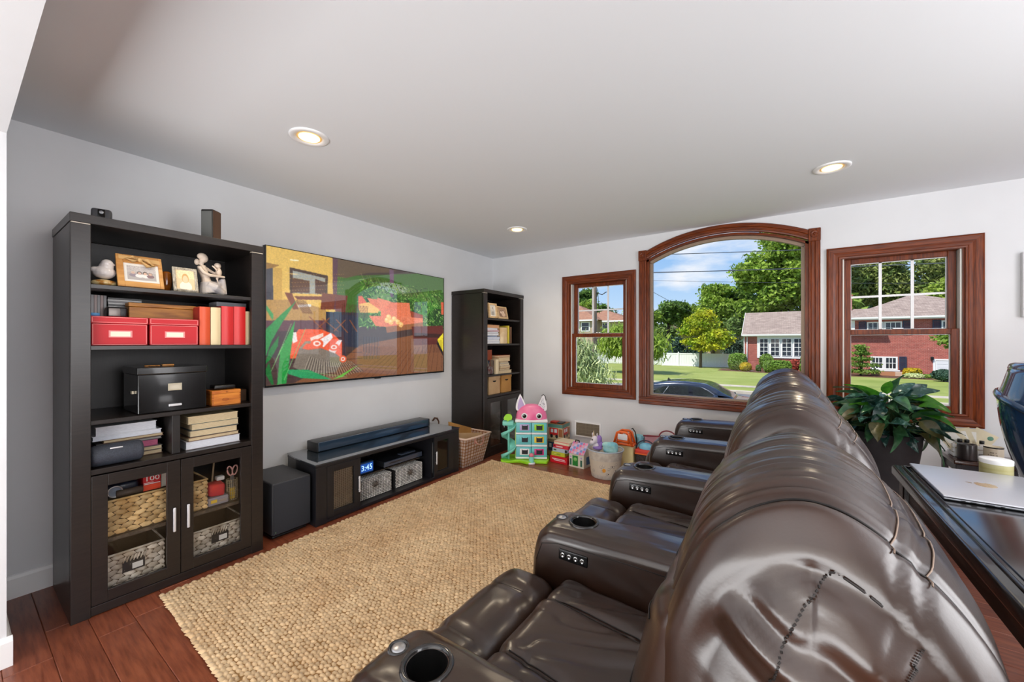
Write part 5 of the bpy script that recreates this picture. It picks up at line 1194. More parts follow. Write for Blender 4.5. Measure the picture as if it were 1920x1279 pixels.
for yy in (3.825, 3.925):
    g = G().tube([(1.80, yy, .265), (1.835, yy, .385), (1.855, yy, .395), (1.93, yy, .395), (1.95, yy, .385), (1.985, yy, .265)], .012, 8); g.tube([(1.80, yy, .275), (1.985, yy, .275)], .012, 8)
    g.tube([(1.835, yy, .28), (1.855, yy, .39)], .010, 8); g.tube([(1.95, yy, .28), (1.93, yy, .39)], .010, 8); g.tube([(1.84, yy, .305), (1.945, yy, .305)], .012, 8); make('side_grid', g, ORNG, t)
make('window_panel', G().box(1.845, 1.94, 3.815, 3.82, .32, .375), TP('white', (0, 0, 0)), t)
make('side_bar', G().tube([(1.985, 3.825, .27), (1.985, 3.925, .27)], .012, 8), ORNG, t)
t = thing('dark_handbag', 'dark brown woven toy basket with red rim and curved handle by the wall', 'bag', (2.07, 3.92, 0))
make('woven_body', G().hexa((2.022, 2.172, 3.86, 3.98), (2.007, 2.187, 3.85, 3.99), .002, .20), mat('dark_weave', (74, 64, 60), .8, col2=(44, 38, 36), ns=60, bump=.3, bs=90), t, bev=.012)
make('red_rim', G().rbox(2.004, 2.190, 3.846, 3.994, .195, .24, .01), TP('rim_red', (216, 62, 44), .5), t)
make('orange_band', G().rbox(2.002, 2.192, 3.844, 3.996, .192, .206, .004), ORNG, t)
make('lining', G().ell((2.097, 3.92, .25), (.075, .05, .05), 14), TP('sky', (0, 0, 0)), t)
make('handle', G().tube([(2.007, 3.90, .22)]+[(2.097-.092*math.cos(a_), 3.90, .24+.085*math.sin(a_)) for a_ in np.linspace(.1, PI-.1, 11)]+[(2.187, 3.90, .22)], .006, 8), mat('handle_navy', (50, 46, 66), .5), t)
g = G().rbox(1.93, 2.03, 4.01, 4.11, .002, .34, .03, k=3, mid=3, warp=lambda P: P+.012*np.stack([vnoise(P[:, 1]*25, P[:, 2]*25, 4), vnoise(P[:, 0]*25, P[:, 2]*25, 5), 0*P[:, 0]], 1)*np.clip(P[:, 2:]*8, 0, 1))
tag(make('blue_sack', g, PLB), 'light blue crinkled sack behind the orange toy basket', 'bag')
t = thing('pink_bag', 'pink toy bag with maroon handle against the wall under the middle window', 'bag', (2.22, 4.08, 0))
make('body', G().hexa((2.06, 2.36, 4.03, 4.14), (2.04, 2.40, 4.04, 4.13), .002, .335), TP('bag_pink', (206, 150, 156), .6), t, bev=.014)
make('top_piping', G().tube([(2.035, 4.03, .34), (2.20, 4.03, .352), (2.40, 4.03, .345)], .008, 8), mat('maroon', (128, 46, 58), .5), t)
make('handle', G().tube([(2.19, 4.035, .34)]+[(2.27-.08*math.cos(a_), 4.035, .35+.065*math.sin(a_)) for a_ in np.linspace(0, PI, 12)]+[(2.35, 4.035, .34)], .007, 8), mat('maroon', (0, 0, 0)), t)
tag(make('dark_strap', G().tube([(1.975, 3.97, .006), (1.985, 3.972, .30), (1.970, 3.970, .38), (1.945, 3.968, .415), (1.935, 3.968, .405)], .006, 8), BLACKP), 'black curved strap between the orange toy and the blue sack', 'strap')

# ================================================================ THEATRE SOFA (four reclining seats in one row)
LEA = mat('brown_leather', (52, 31, 20), .31, spec=.55, col2=(40, 23, 14), ns=5, detail=5, bump=.03, bs=220, coat=.55, crough=.22)
SEAM = mat('leather_seam', (24, 17, 14), .6); THREAD = mat('pale_thread', (150, 128, 112), .6)
SX = 3.19; pitch = .7815; A0 = .564
sofa = thing('theater_sofa', 'row of four brown leather reclining theatre seats with cup holders facing the television', 'sofa', (SX-.3, 2.13, 0))
def pillow(prof, y0, y1, er, n_st, disp=None, nsub=8, cap=True, k=7):
    """section prof (x,z) carried along Y, edges rounded by er, disp(u,y,P,N) offsets along the normal"""
    C = catmull(prof, nsub); N = len(C); d = np.roll(C, -1, 0)-np.roll(C, 1, 0); nrm = np.stack([d[:, 1], -d[:, 0]], 1); nrm /= np.linalg.norm(nrm, axis=1, keepdims=True)
    if np.sum(nrm*(C-C.mean(0))) < 0: nrm = -nrm
    st = [(y0+er*(1-math.sin(a)), er*(1-math.cos(a))) for a in np.linspace(PI/2, 0, k)]+[(y, 0) for y in np.linspace(y0+er, y1-er, n_st)[1:-1]]+[(y1-er*(1-math.sin(a)), er*(1-math.cos(a))) for a in np.linspace(0, PI/2, k)]
    return C, nrm, st
def pillow_mesh(prof, y0, y1, er, n_st, disp=None, nsub=8, k=7, bulge=0., endf=None):
    C, nrm, st = pillow(prof, y0, y1, er, n_st, disp, nsub, True, k)
    if endf is not None:
        C = sum(np.roll(C, k_, 0) for k_ in range(-6, 7))/13; d_ = np.roll(C, -1, 0)-np.roll(C, 1, 0); n2 = np.stack([d_[:, 1], -d_[:, 0]], 1); n2 /= np.linalg.norm(n2, axis=1, keepdims=True); nrm = n2 if np.sum(n2*nrm) > 0 else -n2; C = C+nrm*.006
    N = len(C); V = []; cen = C.mean(0); u = np.arange(N)/N
    def row(P2, y, dd, ny=0.): V.append(np.stack([P2[:, 0], np.full(N, y)+ny, P2[:, 1]], 1))
    rings = list(np.linspace(.04, .97, 26)) if endf is not None else [.3, .7]
    e0 = C-nrm*er
    if endf is not None: e0 = sum(np.roll(e0, k_, 0) for k_ in range(-3, 4))/7
    ea_ = e0+(nrm*disp(u, y0, e0)[:, None] if disp is not None else 0); eb_ = e0+(nrm*disp(u, y1, e0)[:, None] if disp is not None else 0)
    for s in rings:
        P2 = cen+(ea_-cen)*s; off = -bulge*(1-s**2)+(endf(u, s, P2) if endf is not None else 0); row(P2, y0, 0, off)
    for y, ins in st:
        P2 = C-nrm*ins
        if disp is not None: P2 = P2+nrm*disp(u, y, P2)[:, None]
        row(P2, y, 0)
    for s in rings[::-1]:
        P2 = cen+(eb_-cen)*s; off = bulge*(1-s**2)-(endf(u, s, P2) if endf is not None else 0); row(P2, y1, 0, off)
    P = np.concatenate(V); M = len(V)
    F = [(i*N+j, i*N+(j+1) % N, (i+1)*N+(j+1) % N, (i+1)*N+j) for i in range(M-1) for j in range(N)]
    F += [tuple(range(N-1, -1, -1)), tuple(range((M-1)*N, M*N))]
    A = np.sum(C[:, 0]*np.roll(C[:, 1], -1)-np.roll(C[:, 0], -1)*C[:, 1])
    if A > 0: F = [f[::-1] for f in F]
    return G().add(P, F, 0, True), C, nrm
# ---- backrest
bp = [(-.14, .45), (-.165, .60), (-.172, .74), (-.155, .87), (-.118, .985), (-.045, 1.052), (.035, 1.080), (.105, 1.054), (.165, .998), (.212, .930), (.235, .84), (.225, .70), (.20, .52), (.17, .36), (.05, .30), (-.10, .32)]
bp = [(SX+x, z) for x, z in bp]
def make_back(c):
    y0, y1 = c-.282, c+.282
    def disp(u, y, P):
        t = (y-c)/.282; d = np.zeros(len(P)); top = np.clip((P[:, 1]-.80)/.22, 0, 1)
        d += (.042*(1-t*t)-.037 if c < 1.2 else .024*(1-t*t)-.006)*top+.006*(1-t*t)                                   # crown of the pad
        for s in (-.80, .80): d -= .007*np.exp(-((t-s)/.028)**2)*np.clip((P[:, 1]-.5)*4, 0, 1)   # piping grooves beside the end panels
        d += .0065*np.exp(-((t+.58)/.16)**2)*top-.006*np.exp(-((t+.44)/.03)**2)*top*np.clip(1-(P[:, 0]-SX-.1)*6, 0, 1)
        w = np.clip(.35+.65*np.abs(t)**1.2, 0, 1)
        ang = np.arctan2(P[:, 0]-SX-.02, P[:, 1]-.7); rear = np.clip((.15-P[:, 0]+SX)*10, .15, 1)
        pl = vnoise(np.full(len(P), t*13+2)+.4*vnoise(ang*2+7, ang*0+t, 5), ang*.8+1, 17); d -= .0065*w*np.exp(-(pl/.16)**2)*np.clip((P[:, 1]-.75)*5, 0, 1)*np.clip((.13-P[:, 0]+SX)*12, 0, 1)
        d += .0042*rear*w*vnoise(np.full(len(P), t*16+5)+.5*vnoise(ang*3, ang*0+t*2, 3), ang*1.3+4, 7)*np.clip((P[:, 1]-.45)*4, 0, 1)
        d += .0022*rear*vnoise(np.full(len(P), t*34+9), ang*2.2+2, 8)
        for s in (.145,):                                                    # twin lengthwise seams on the rear of the crown
            d -= .0045*np.exp(-((P[:, 0]-SX-s)/.006)**2)*(P[:, 1] > .9)
            d -= .0045*np.exp(-((P[:, 0]-SX-s-.022)/.006)**2)*(P[:, 1] > .9)
        return d
    def endf(u, s, P):
        a = u*2*PI; x = P[:, 0]-SX; z = P[:, 1]-.75
        fold = 0*x
        for (ax, az), (bx, bz), am, wd in (((-.06, 1.00), (.15, .955), .016, .014), ((-.09, .93), (.04, .86), .010, .016), ((.02, .90), (.17, .80), .010, .018)):
            dx, dz = bx-ax, bz-az; L2 = dx*dx+dz*dz; tt = np.clip(((x-ax)*dx+(P[:, 1]-az)*dz)/L2, 0, 1); dd = (x-ax-tt*dx)*dz/L2**.5-(P[:, 1]-az-tt*dz)*dx/L2**.5; far = np.hypot(x-ax-tt*dx, P[:, 1]-az-tt*dz)
            fold += am*np.exp(-(far/wd)**2)*np.sin(tt*PI)**.7-am*.7*np.exp(-((far-wd*1.7)/wd)**2)*np.sin(tt*PI)
        w = min(1, (1-s)*6); return w*fold+ w*(-.011*s**4*vnoise(np.cos(a)*3.2+7, np.sin(a)*3.2+s+9, 12)-.015*vnoise((x*.55+z*.83)*13+2*vnoise(x*6, z*6, 3), (x*.83-z*.55)*4+3, 14)-.006*vnoise((x*.5+z*.86)*30, (x*.86-z*.5)*7, 15))
    g, C, nr = pillow_mesh(bp, y0, y1, .048, 92, disp, 10, 12, .045, endf)
    b = make('backrest', g, LEA, sofa)
    # stitched seams: round the end panels, across the side, twin rows over the crown
    def surf(u0, u1, t, lift=.001, n=60):
        res = []
        for q in np.linspace(u0, u1, n):
            j = q*len(C) % len(C); i = int(j); f = j-i; p = C[i]*(1-f)+C[(i+1) % len(C)]*f; m = nr[i]
            y = c+t*.282; P = p[None]; dd = disp(np.array([q]), y, P)[0]; p = p+m*(dd+lift); res.append((p[0], y, p[1]))
        return res
    for s in (-.80, .80): make('piping_seam', G().tube(surf(.01, .80, s, .0012, 90), .0022, 5, cap=False), SEAM, b)
    for xs in (.139, .173):
        pts = []
        for y in np.linspace(c-.25, c+.25, 60):
            k = np.argmin(np.abs(C[:, 0]-SX-xs)+(C[:, 1] < .85)*9); P = C[k][None]; dd = disp(np.array([k/len(C)]), y, P)[0]; p = C[k]+nr[k]*(dd+.0014); pts.append((p[0], y, p[1]))
        make('twin_stitching', G().tube(pts, .0011, 4, cap=False), THREAD, b)
    ec = C.mean(0)
    if c < 1.2:                                                             # dart seams visible on the near end panel
        EA = C-nr*.048+nr*disp(np.arange(len(C))/len(C), y0, C-nr*.048)[:, None]
        def endpt(u, s):
            j = u*len(C) % len(C); i = int(j); P2 = ec+(EA[i]-ec)*s; off = -.045*(1-s**2)+float(endf(np.array([u]), s, P2[None])[0]); return (P2[0], y0+off-.0028, P2[1])
        def path(pts, n=26):
            q = catmull(pts, n, False); return q
        def project(x, z):
            v = np.array([SX+x, z])-ec; best = None
            E0 = C-nr*.048+nr*disp(np.arange(len(C))/len(C), y0, C-nr*.048)[:, None]-ec; an = math.atan2(v[1], v[0]); ea = np.arctan2(E0[:, 1], E0[:, 0]); i = int(np.argmin(np.abs(np.angle(np.exp(1j*(ea-an)))))); s = np.linalg.norm(v)/np.linalg.norm(E0[i]); return endpt(i/len(C), min(s, .999))
        g = G(); L1 = [project(*p) for p in path([(-.07, .68), (-.015, .819), (.006, .893), (.043, .965), (.069, .992), (.094, 1.003), (.117, 1.000)])]
        for i in range(0, len(L1)-2, 2): g.tube(L1[i:i+2], .0016, 4, sm=False)
        make('dart_stitching', g, SEAM, b, kind='stuff')
        g = G(); L1 = [project(*p) for p in path([(.07, .72), (.12, .86), (.135, .905), (.150, .935)])]
        for i in range(0, len(L1)-2, 2): g.tube(L1[i:i+2], .0016, 4, sm=False)
        make('dart_stitching', g, SEAM, b, kind='stuff')
    return b
# ---- seat, footrest and arms
def wr(seed, amp, fx, fy):
    return lambda P: P+np.stack([0*P[:, 0], 0*P[:, 0], np.where(P[:, 2] > .40, 1, 0)*amp*vnoise(P[:, 0]*fx+P[:, 1]*6, P[:, 1]*fy+P[:, 0]*2, seed)], 1)
def make_seat(c, i):
    def warp(P):
        Q = P.copy(); up = P[:, 2] > .44; x = (P[:, 0]-(SX-.62))/.42; t = (P[:, 1]-c)/.28
        Q[:, 2] += up*(.020*(1-t**4)*np.clip(1-x, 0, 1)-.012*np.clip(x, 0, 1))
        for s in (-.45, .45): Q[:, 2] -= up*.012*np.exp(-((t-s)/.05)**2)
        rg = vnoise(P[:, 0]*2.6+P[:, 1]*2+.7*vnoise(P[:, 0]*7, P[:, 1]*7, 71), P[:, 1]*17-P[:, 0]*8+i*3, 72); Q[:, 2] -= up*.0045*np.exp(-(rg/.16)**2)*np.clip(1.2-x*.4, 0, 1)
        Q[:, 2] += up*(.0035*vnoise(P[:, 0]*3+P[:, 1]*3, P[:, 1]*18-P[:, 0]*8, 20+i)+.002*vnoise(P[:, 0]*5+P[:, 1]*6, P[:, 1]*34-P[:, 0]*15, 30+i))
        return Q
    s = make('seat_cushion', G().rbox(SX-.625, SX-.16, c-.282, c+.282, .27, .478, .045, k=5, mid=52, warp=warp), LEA, sofa)
    g = G()
    for sg in (-.45, .45):
        for dd in (-.006, .006):
            y = c+sg*.28+dd
            P = np.array([(x, y, .478) for x in np.linspace(SX-.585, SX-.24, 90)]); Q = warp(P); g.tube([tuple(p+np.array((0, 0, .0016))) for p in Q], .0017, 5, cap=False)
    make('seat_stitching', g, SEAM, s, kind='stuff')
    def warp2(P):
        Q = P.copy(); up = P[:, 2] > .36; t = (P[:, 1]-c)/.28; x = (P[:, 0]-(SX-.86))/.24
        Q[:, 2] += up*(.012*(1-t**4)+.010*(1-(2*x-1)**2)+.004*vnoise(P[:, 0]*18, P[:, 1]*20+P[:, 0]*8, 40+i))
        for s_ in (-.45, .45): Q[:, 2] -= up*.010*np.exp(-((t-s_)/.05)**2)
        Q[:, 0] -= .012*np.sin(np.clip((P[:, 2]-.08)/.36, 0, 1)*PI)*(P[:, 0] < SX-.8)
        return Q
    f = make('footrest', G().rbox(SX-.86, SX-.630, c-.280, c+.280, .085, .455, .075, k=6, mid=20, warp=warp2), LEA, sofa)
    g = G()
    for sg in (-.45, .45):
        y = c+sg*.28; P = np.array([(x, y, .455) for x in np.linspace(SX-.79, SX-.70, 14)]); g.tube([tuple(p+np.array((0, 0, .001))) for p in warp2(P)], .0013, 4, cap=False)
    make('seat_stitching', g, SEAM, f, kind='stuff')
    def warp3(P):
        Q = P.copy(); front = P[:, 0] < SX-.2; t = (P[:, 1]-c)/.28
        Q[:, 0] -= front*(.018*(1-t**4)*np.sin(np.clip((P[:, 2]-.44)/.42, 0, 1)*PI)); Q[:, 0] += (P[:, 2]-.45)*.20
        Q[:, 0] += .006*vnoise(P[:, 1]*18, P[:, 2]*9+P[:, 1]*5, 50+i); return Q
    l = make('lumbar_cushion', G().rbox(SX-.262, SX-.11, c-.270, c+.270, .44, .86, .06, k=5, mid=18, warp=warp3), LEA, sofa)
    g = G()
    for z in (.62, .78):
        P = np.array([(SX-.262, y, z) for y in np.linspace(c-.22, c+.22, 40)]); g.tube([tuple(p-np.array((.0012, 0, 0))) for p in warp3(P)], .0015, 4, cap=False)
    make('lumbar_seam', g, SEAM, l)
ap_ = [(SX+x, z) for x, z in [(-.768, .10), (-.775, .30), (-.772, .46), (-.755, .555), (-.712, .598), (-.64, .608), (-.50, .612), (-.32, .618), (-.16, .615), (-.06, .58), (-.03, .45), (-.03, .12), (-.2, .06), (-.5, .06), (-.72, .06)]]
dg = bpy.context.evaluated_depsgraph_get()
def arm_mesh():
    def disp(u, y, P):
        t = y/.108; top = np.clip((P[:, 1]-.54)/.05, 0, 1)
        return .010*(1-t*t)*top-.0035*np.exp(-((np.abs(t)-.80)/.05)**2)*np.clip((P[:, 1]-.3)*6, 0, 1)+.0012*vnoise(u*40, u*0+y*60, 60)
    g, C, nr = pillow_mesh(ap_, -.108, .108, .034, 26, disp, 8, 7, .004)
    o = make('arm_tmp', g, LEA); c = make('cut_tmp', G().lathe([(.043, .50), (.043, .80)], 40, (SX-.605, .004, 0)), LEA)
    c2 = make('cut2_tmp', G().lathe([(.020, .590), (.020, .80)], 24, (SX-.695, .004, 0)), LEA)
    for q in (c, c2): b = o.modifiers.new('cut', 'BOOLEAN'); b.operation = 'DIFFERENCE'; b.object = q; b.solver = 'EXACT'
    bpy.context.view_layer.update(); me = bpy.data.meshes.new_from_object(o.evaluated_get(bpy.context.evaluated_depsgraph_get()))
    for q in (o, c, c2): bpy.data.objects.remove(q)
    me.name = 'armrest'; me.transform(Matrix.Translation((-SX+.3, 0, 0))); return me
AM = arm_mesh()
CUPR = mat('cup_ring', (40, 38, 38), .18, coat=.5); CUPI = mat('cup_inside', (14, 13, 13), .4); BTN = mat('chrome', (0, 0, 0))
def make_arm(i):
    y = A0+i*pitch
    o = bpy.data.objects.new('armrest', AM); COL.objects.link(o); o.parent = sofa; o.location = (0, y-2.13, 0)
    z = .618
    make('cup_ring', G().lathe([(.044, -.020), (.045, .004), (.050, .007), (.055, .005), (.057, -.003), (.055, -.006)], 48, (SX-.605, y+.004, z), cap=False), CUPR, o)
    make('cup_well', G().lathe([(.0425, .0), (.041, -.085), (.036, -.09), (0, -.09)], 40, (SX-.605, y+.004, z), cap=False), CUPI, o)
    make('cup_floor_ring', G().lathe([(.028, -.0885), (.026, -.085), (.022, -.0885)], 32, (SX-.605, y+.004, z), cap=False), SILVER, o)
    make('tray_socket', G().lathe([(.0175, -.012), (.0175, .003), (.022, .004), (.024, -.002)], 32, (SX-.695, y+.004, z-.004), cap=False), CUPR, o)
    make('tray_button', G().lathe([(0.0175, -.004), (.0165, .001), (.012, .004), (0, .0045)], 32, (SX-.695, y+.004, z-.004), cap=False), SILVER, o)
    if i > 0:
        p = make('control_panel', G().rbox(SX-.650, SX-.540, y-.1135, y-.104, .522, .560, .004), mat('panel_black', (14, 14, 15), .25), o)
        for k in range(4):
            x = SX-.632+k*.0245
            make('button', G().lathe([(.0085, 0), (.0088, -.003), (.006, -.0045), (.0045, -.003), (0, -.003)], 20, (x, y-.113, .541), ax='y', cap=False), BTN, p)
    g = G()
    for s in (-1, 1):
        g.tube([(SX-.745, y+s*.1075, .49), (SX-.72, y+s*.1075, .555), (SX-.66, y+s*.1075, .572), (SX-.4, y+s*.1078, .578), (SX-.15, y+s*.1078, .578)], .0018, 5)
    make('arm_seam', g, SEAM, o)
for i in range(5): make_arm(i)
for i in range(4):
    c = A0+pitch*(i+.5); make_seat(c, i)
    if i == 0: bk = make_back(c); bk2 = None
    else:
        if i == 1: bk2 = make_back(c)
        else:
            d = copy_tree(bk2, sofa); d.location = (0, (i-1)*pitch, 0)
g = G().rbox(SX-.60, SX+.16, A0-.06, A0+4*pitch+.06, .045, .28, .02); make('base_frame', g, LEA, sofa)
for x in (SX-.55, SX+.10):
    for i in range(5): make('foot', G().lathe([(.022, .001 if x > 2.98 else .019), (.026, .05)], 12, (x, A0+i*pitch, 0)), BLACKP, sofa)

# ================================================================ RIGHT SIDE: DESK, LAPTOP, SIDE TABLE, PLANT, CHAIR
DK = mat('black_lacquer', (20, 19, 19), .22, coat=.5); DKT = mat('black_top', (24, 23, 23), .16, coat=.7, col2=(40, 40, 42), ns=40, lo=.55, hi=.75, crough=.12)
t = thing('desk', 'long black desk behind the sofa with raised rim and glossy top', 'desk', (3.57, 1.0, 0))
dx0, dx1, dy0, dy1, dz = 3.556, 4.75, .55, 2.175, .80
make('top_panel', G().rbox(dx0, dx1, dy0, dy1, dz-.045, dz-.004, .010), DK, t)
make('inlay_top', G().rbox(dx0+.045, dx1-.045, dy0+.045, dy1-.045, dz-.012, dz, .003), DKT, t)
make('edge_bead', G().tube([(dx0+.030, dy0+.03, dz-.003), (dx0+.030, dy1-.03, dz-.003), (dx1-.03, dy1-.03, dz-.003), (dx1-.03, dy0+.03, dz-.003)], .006, 8, closed=True), DK, t)
for x in (dx0+.02, dx1-.08):
    for y in (dy0+.02, dy1-.08): make('leg', G().box(x, x+.06, y, y+.06, .001, dz-.046), DK, t, bev=.004)
make('apron', G().box(dx0+.03, dx0+.05, dy0+.08, dy1-.08, dz-.12, dz-.046), DK, t); make('apron', G().box(dx0+.08, dx1-.08, dy1-.05, dy1-.03, dz-.12, dz-.046), DK, t)
make('stretcher', G().box(dx0+.30, dx0+.34, dy0+.1, dy1-.1, .08, .12), DK, t, bev=.003)
t = thing('laptop', 'closed silver laptop lying on the black desk', 'laptop', (3.745, 1.95, dz))
ALU = mat('aluminium', (206, 207, 214), .34, .55); ALUD = mat('aluminium_edge', (160, 164, 172), .3, .7)
make('base', G().rbox(3.604, 3.888, 1.757, 2.146, dz+.0015, dz+.0085, .003), ALUD, t); make('lid', G().rbox(3.603, 3.889, 1.756, 2.147, dz+.0095, dz+.0155, .003), ALU, t)
g = G()
for i, (x, w) in enumerate(((3.64, .010), (3.66, .012), (3.69, .018), (3.72, .008))): g.box(x, x+w, 1.7560, 1.7570, dz+.0035, dz+.0060)
make('ports', g, BLACKP, t, kind='stuff')
# emblem: bitten fruit outline with a leaf, flat on the lid
ap = []
for a in np.linspace(0, 2*PI, 60)[:-1]:
    r = .027*(1+.10*math.cos(2*a)*.4-.12*math.exp(-((a-PI/2)/.22)**2)-.06*math.exp(-((a-1.5*PI)/.2)**2)); ap.append((r*math.cos(a)*.93, r*math.sin(a)))
ap = [(x, y) if (x-.031)**2+(y-.004)**2 > .0115**2 else (.031-.0115*math.cos(math.atan2(y-.004, .031-x)), .004+.0115*math.sin(math.atan2(y-.004, .031-x))) for x, y in ap]
lf = [(.001, .029), (.004, .037), (.012, .043), (.012, .036), (.008, .030)]
GOLD = mat('emblem_gold', (206, 180, 140), .25, .6)
ex = lambda p: (3.746-p[1]*1.0, 1.952+p[0]*1.0)
g = G().prism([ex(p) for p in ap][::-1], dz+.0156, dz+.0160, 'z'); make('emblem', g, GOLD, t); make('emblem_leaf', G().prism([ex(p) for p in lf][::-1], dz+.0156, dz+.0160, 'z'), GOLD, t)
t = thing('candle_tin', 'low white and olive candle tin standing behind the laptop', 'candle', (3.815, 2.155, dz))
make('tin', G().lathe([(.0, .0005), (.040, .001), (.041, .004), (.041, .020), (.041, .05)], 36, (3.84, 2.118+.075, dz), cap=False), mat('olive_band', (174, 166, 110), .35, col2=(200, 196, 150), ns=4, stretch=(1, 1, 14)), t)
make('lid', G().lathe([(.0415, .044), (.0418, .058), (.040, .060), (0, .0605)], 36, (3.84, 2.118+.075, dz), cap=False), TRIMW, t)
dsk = bpy.data.objects['desk']
# side table
TT = mat('dark_walnut_top', (74, 44, 32), .25, coat=.4, col2=(48, 28, 22), ns=8, stretch=(9, 1, 1)); TB = mat('table_black', (34, 32, 36), .35)
t = thing('side_table', 'small dark wooden side table with candles near the right window', 'side table', (4.15, 3.72, 0))
make('top_panel', G().rbox(4.105, 4.66, 3.685, 3.985, .505, .530, .006), TT, t)
make('apron', G().box(4.125, 4.64, 3.70, 3.715, .45, .505), TB, t); make('apron', G().box(4.125, 4.14, 3.70, 3.97, .45, .505), TB, t); make('apron', G().box(4.125, 4.64, 3.955, 3.97, .45, .505), TB, t)
for x in (4.115, 4.62):
    for y in (3.695, 3.945): make('leg', G().box(x, x+.03, y, y+.03, .001, .505), TB, t, bev=.003)
make('lower_shelf', G().box(4.13, 4.63, 3.71, 3.96, .18, .195), TB, t)
def jar(name, label, x, y, z, r, h, m, wax, lip):
    t = thing(name, label, 'candle', (x, y, z))
    make('jar', G().lathe([(0, .001), (r*.94, .001), (r, .008), (r, h-.003), (r*.985, h), (r*.93, h), (r*.93, h-.018)], 36, (x, y, z), cap=False), m, t)
    make('wax', G().lathe([(r*.93, h-.018), (0, h-.017)], 30, (x, y, z), cap=False), wax, t)
    make('wick', G().tube([(x, y, z+h-.018), (x+.002, y, z+h-.006)], .0012, 5), BLACKP, t)
    return t
jar('candle_jar', 'matte charcoal candle jar on the small side table', 4.178, 3.748, .530, .044, .102, mat('charcoal_glass', (50, 46, 46), .35, coat=.2), mat('amber_wax', (176, 100, 56), .5), None)
t = jar('candle_jar', 'cream candle jar with small printed lines on the side table', 4.287, 3.735, .530, .042, .104, mat('cream_glass', (222, 210, 188), .35), mat('white_wax', (236, 230, 216), .5), None)
make('dark_lip', G().lathe([(.0423, .096), (.0428, .100), (.0423, .104)], 36, (4.287, 3.735, .530), cap=False), BLACKP, t)
g = G()
for j, (w, z) in enumerate(((.034, .070), (.042, .055), (.026, .040))):
    for k in range(int(w/.0045)):
        if (k*7+j*3) % 5 == 0: continue
        a = -1.92+((k+.5)*.0045-w/2)/.042; g.add([(4.287+.0424*math.cos(a+q), 3.735+.0424*math.sin(a+q), .530+z+h) for q, h in ((-.03, -.003), (.03, -.003), (.03, .003), (-.03, .003))], [(0, 1, 2, 3)])
make('printed_lines', g, mat('ink', (96, 78, 66), .6), t, kind='stuff')
t = thing('slatted_crate', 'small white slatted crate holding fanned paper cards on the side table', 'crate', (4.21, 3.86, .530))
for i in range(3):
    for yy in (3.80, 3.90): make('slat', G().box(4.128, 4.30, yy, yy+.006, .535+i*.03, .555+i*.03), TRIMW, t)
    for xx in (4.128, 4.294): make('slat', G().box(xx, xx+.006, 3.806, 3.90, .535+i*.03, .555+i*.03), TRIMW, t)
make('bottom', G().box(4.134, 4.294, 3.806, 3.90, .5305, .5345), TRIMW, t)
for xx in (4.134, 4.288):
    for yy in (3.806, 3.894): make('corner_post', G().box(xx, xx+.006, yy, yy+.006, .5345, .62), TRIMW, t)
CARDP = mat('greeting_card', (228, 216, 186), .6, col2=(208, 198, 170), ns=10)
for i, (lab, a) in enumerate((('fanned cream card at the left of the slatted crate', .62), ('pale card second from left in the slatted crate', .30), ('pale card in the middle of the slatted crate', .02), ('cream card with a small green emblem at the right of the crate', -.52))):
    M0 = Matrix.Translation((4.205+(-.035, -.01, .015, .04)[i], 3.835+.012*i, .60)) @ Matrix.Rotation(-a, 4, 'Y')
    q = thing('greeting_card', lab, 'card', (4.2, 3.84, .60), group='cards fanned in the crate')
    make('card', G().box(-.055, .055, -.001, .001, -.02, .115).xform(M0), CARDP, q)
    if i == 3: make('green_emblem', G().lathe([(.014, 0), (.012, -.0006), (0, -.0006)], 20, (.030, -.0012, .085), ax='y', cap=False).xform(M0), mat('emblem_green', (90, 140, 120), .5), q)
    else: make('white_inset', G().box(-.035, .030, -.0016, -.001, .03, .095).xform(M0), WHITEP, q)
for i, (x, lab) in enumerate(((4.165, 'small black capped bottle at the left of the slatted crate'), (4.197, 'small black capped bottle in the middle of the slatted crate'), (4.262, 'black capped white bottle at the right of the slatted crate'))):
    q = thing('small_bottle', lab, 'bottle', (x, 3.815, .535), group='little bottles in the crate')
    make('bottle', G().lathe([(0, 0), (.0125, .001), (.0125, .085), (.008, .092)], 16, (x, 3.822, .5355), cap=False), PORC if i == 2 else mat('bottle_dark', (36, 34, 36), .25), q)
    make('cap', G().lathe([(.0085, .092), (.0115, .093), (.0115, .112), (0, .113)], 16, (x, 3.822, .5355), cap=False), BLACKP, q)

# ---------------------------------------------------------------- potted plant
px, py = 3.765, 3.56
t = thing('potted_plant', 'leafy green plant in a tall charcoal pot in front of the right window', 'plant', (px, py, 0))
POT = mat('charcoal_pot', (66, 64, 66), .75, col2=(52, 50, 53), ns=7, bump=.12, bs=120)
make('pot', G().lathe([(0, .001), (.090, .001), (.098, .010), (.118, .20), (.140, .40), (.160, .55), (.172, .640), (.174, .692), (.168, .697), (.160, .690), (.156, .64)], 44, (px, py, 0), cap=False), POT, t)
make('soil', G().lathe([(.157, .655), (.08, .664), (0, .668)], 24, (px, py, 0), cap=False), mat('potting_soil', (40, 30, 24), .95, col2=(62, 48, 38), ns=60, bump=.5, bs=80), t)
LFM = [mat('leaf_dark', (44, 92, 58), .28, coat=.3, col2=(78, 128, 84), ns=26, rnd=.35, trans=.22, crough=.15), mat('leaf_bluish', (44, 84, 76), .25, coat=.4, col2=(120, 160, 150), ns=30, lo=.52, hi=.72, rnd=.25, trans=.15, crough=.12),
       mat('leaf_bright', (92, 168, 44), .35, col2=(60, 130, 40), ns=20, rnd=.15, trans=.45), mat('leaf_olive', (76, 78, 44), .35, col2=(110, 106, 66), ns=24, rnd=.2, trans=.2)]
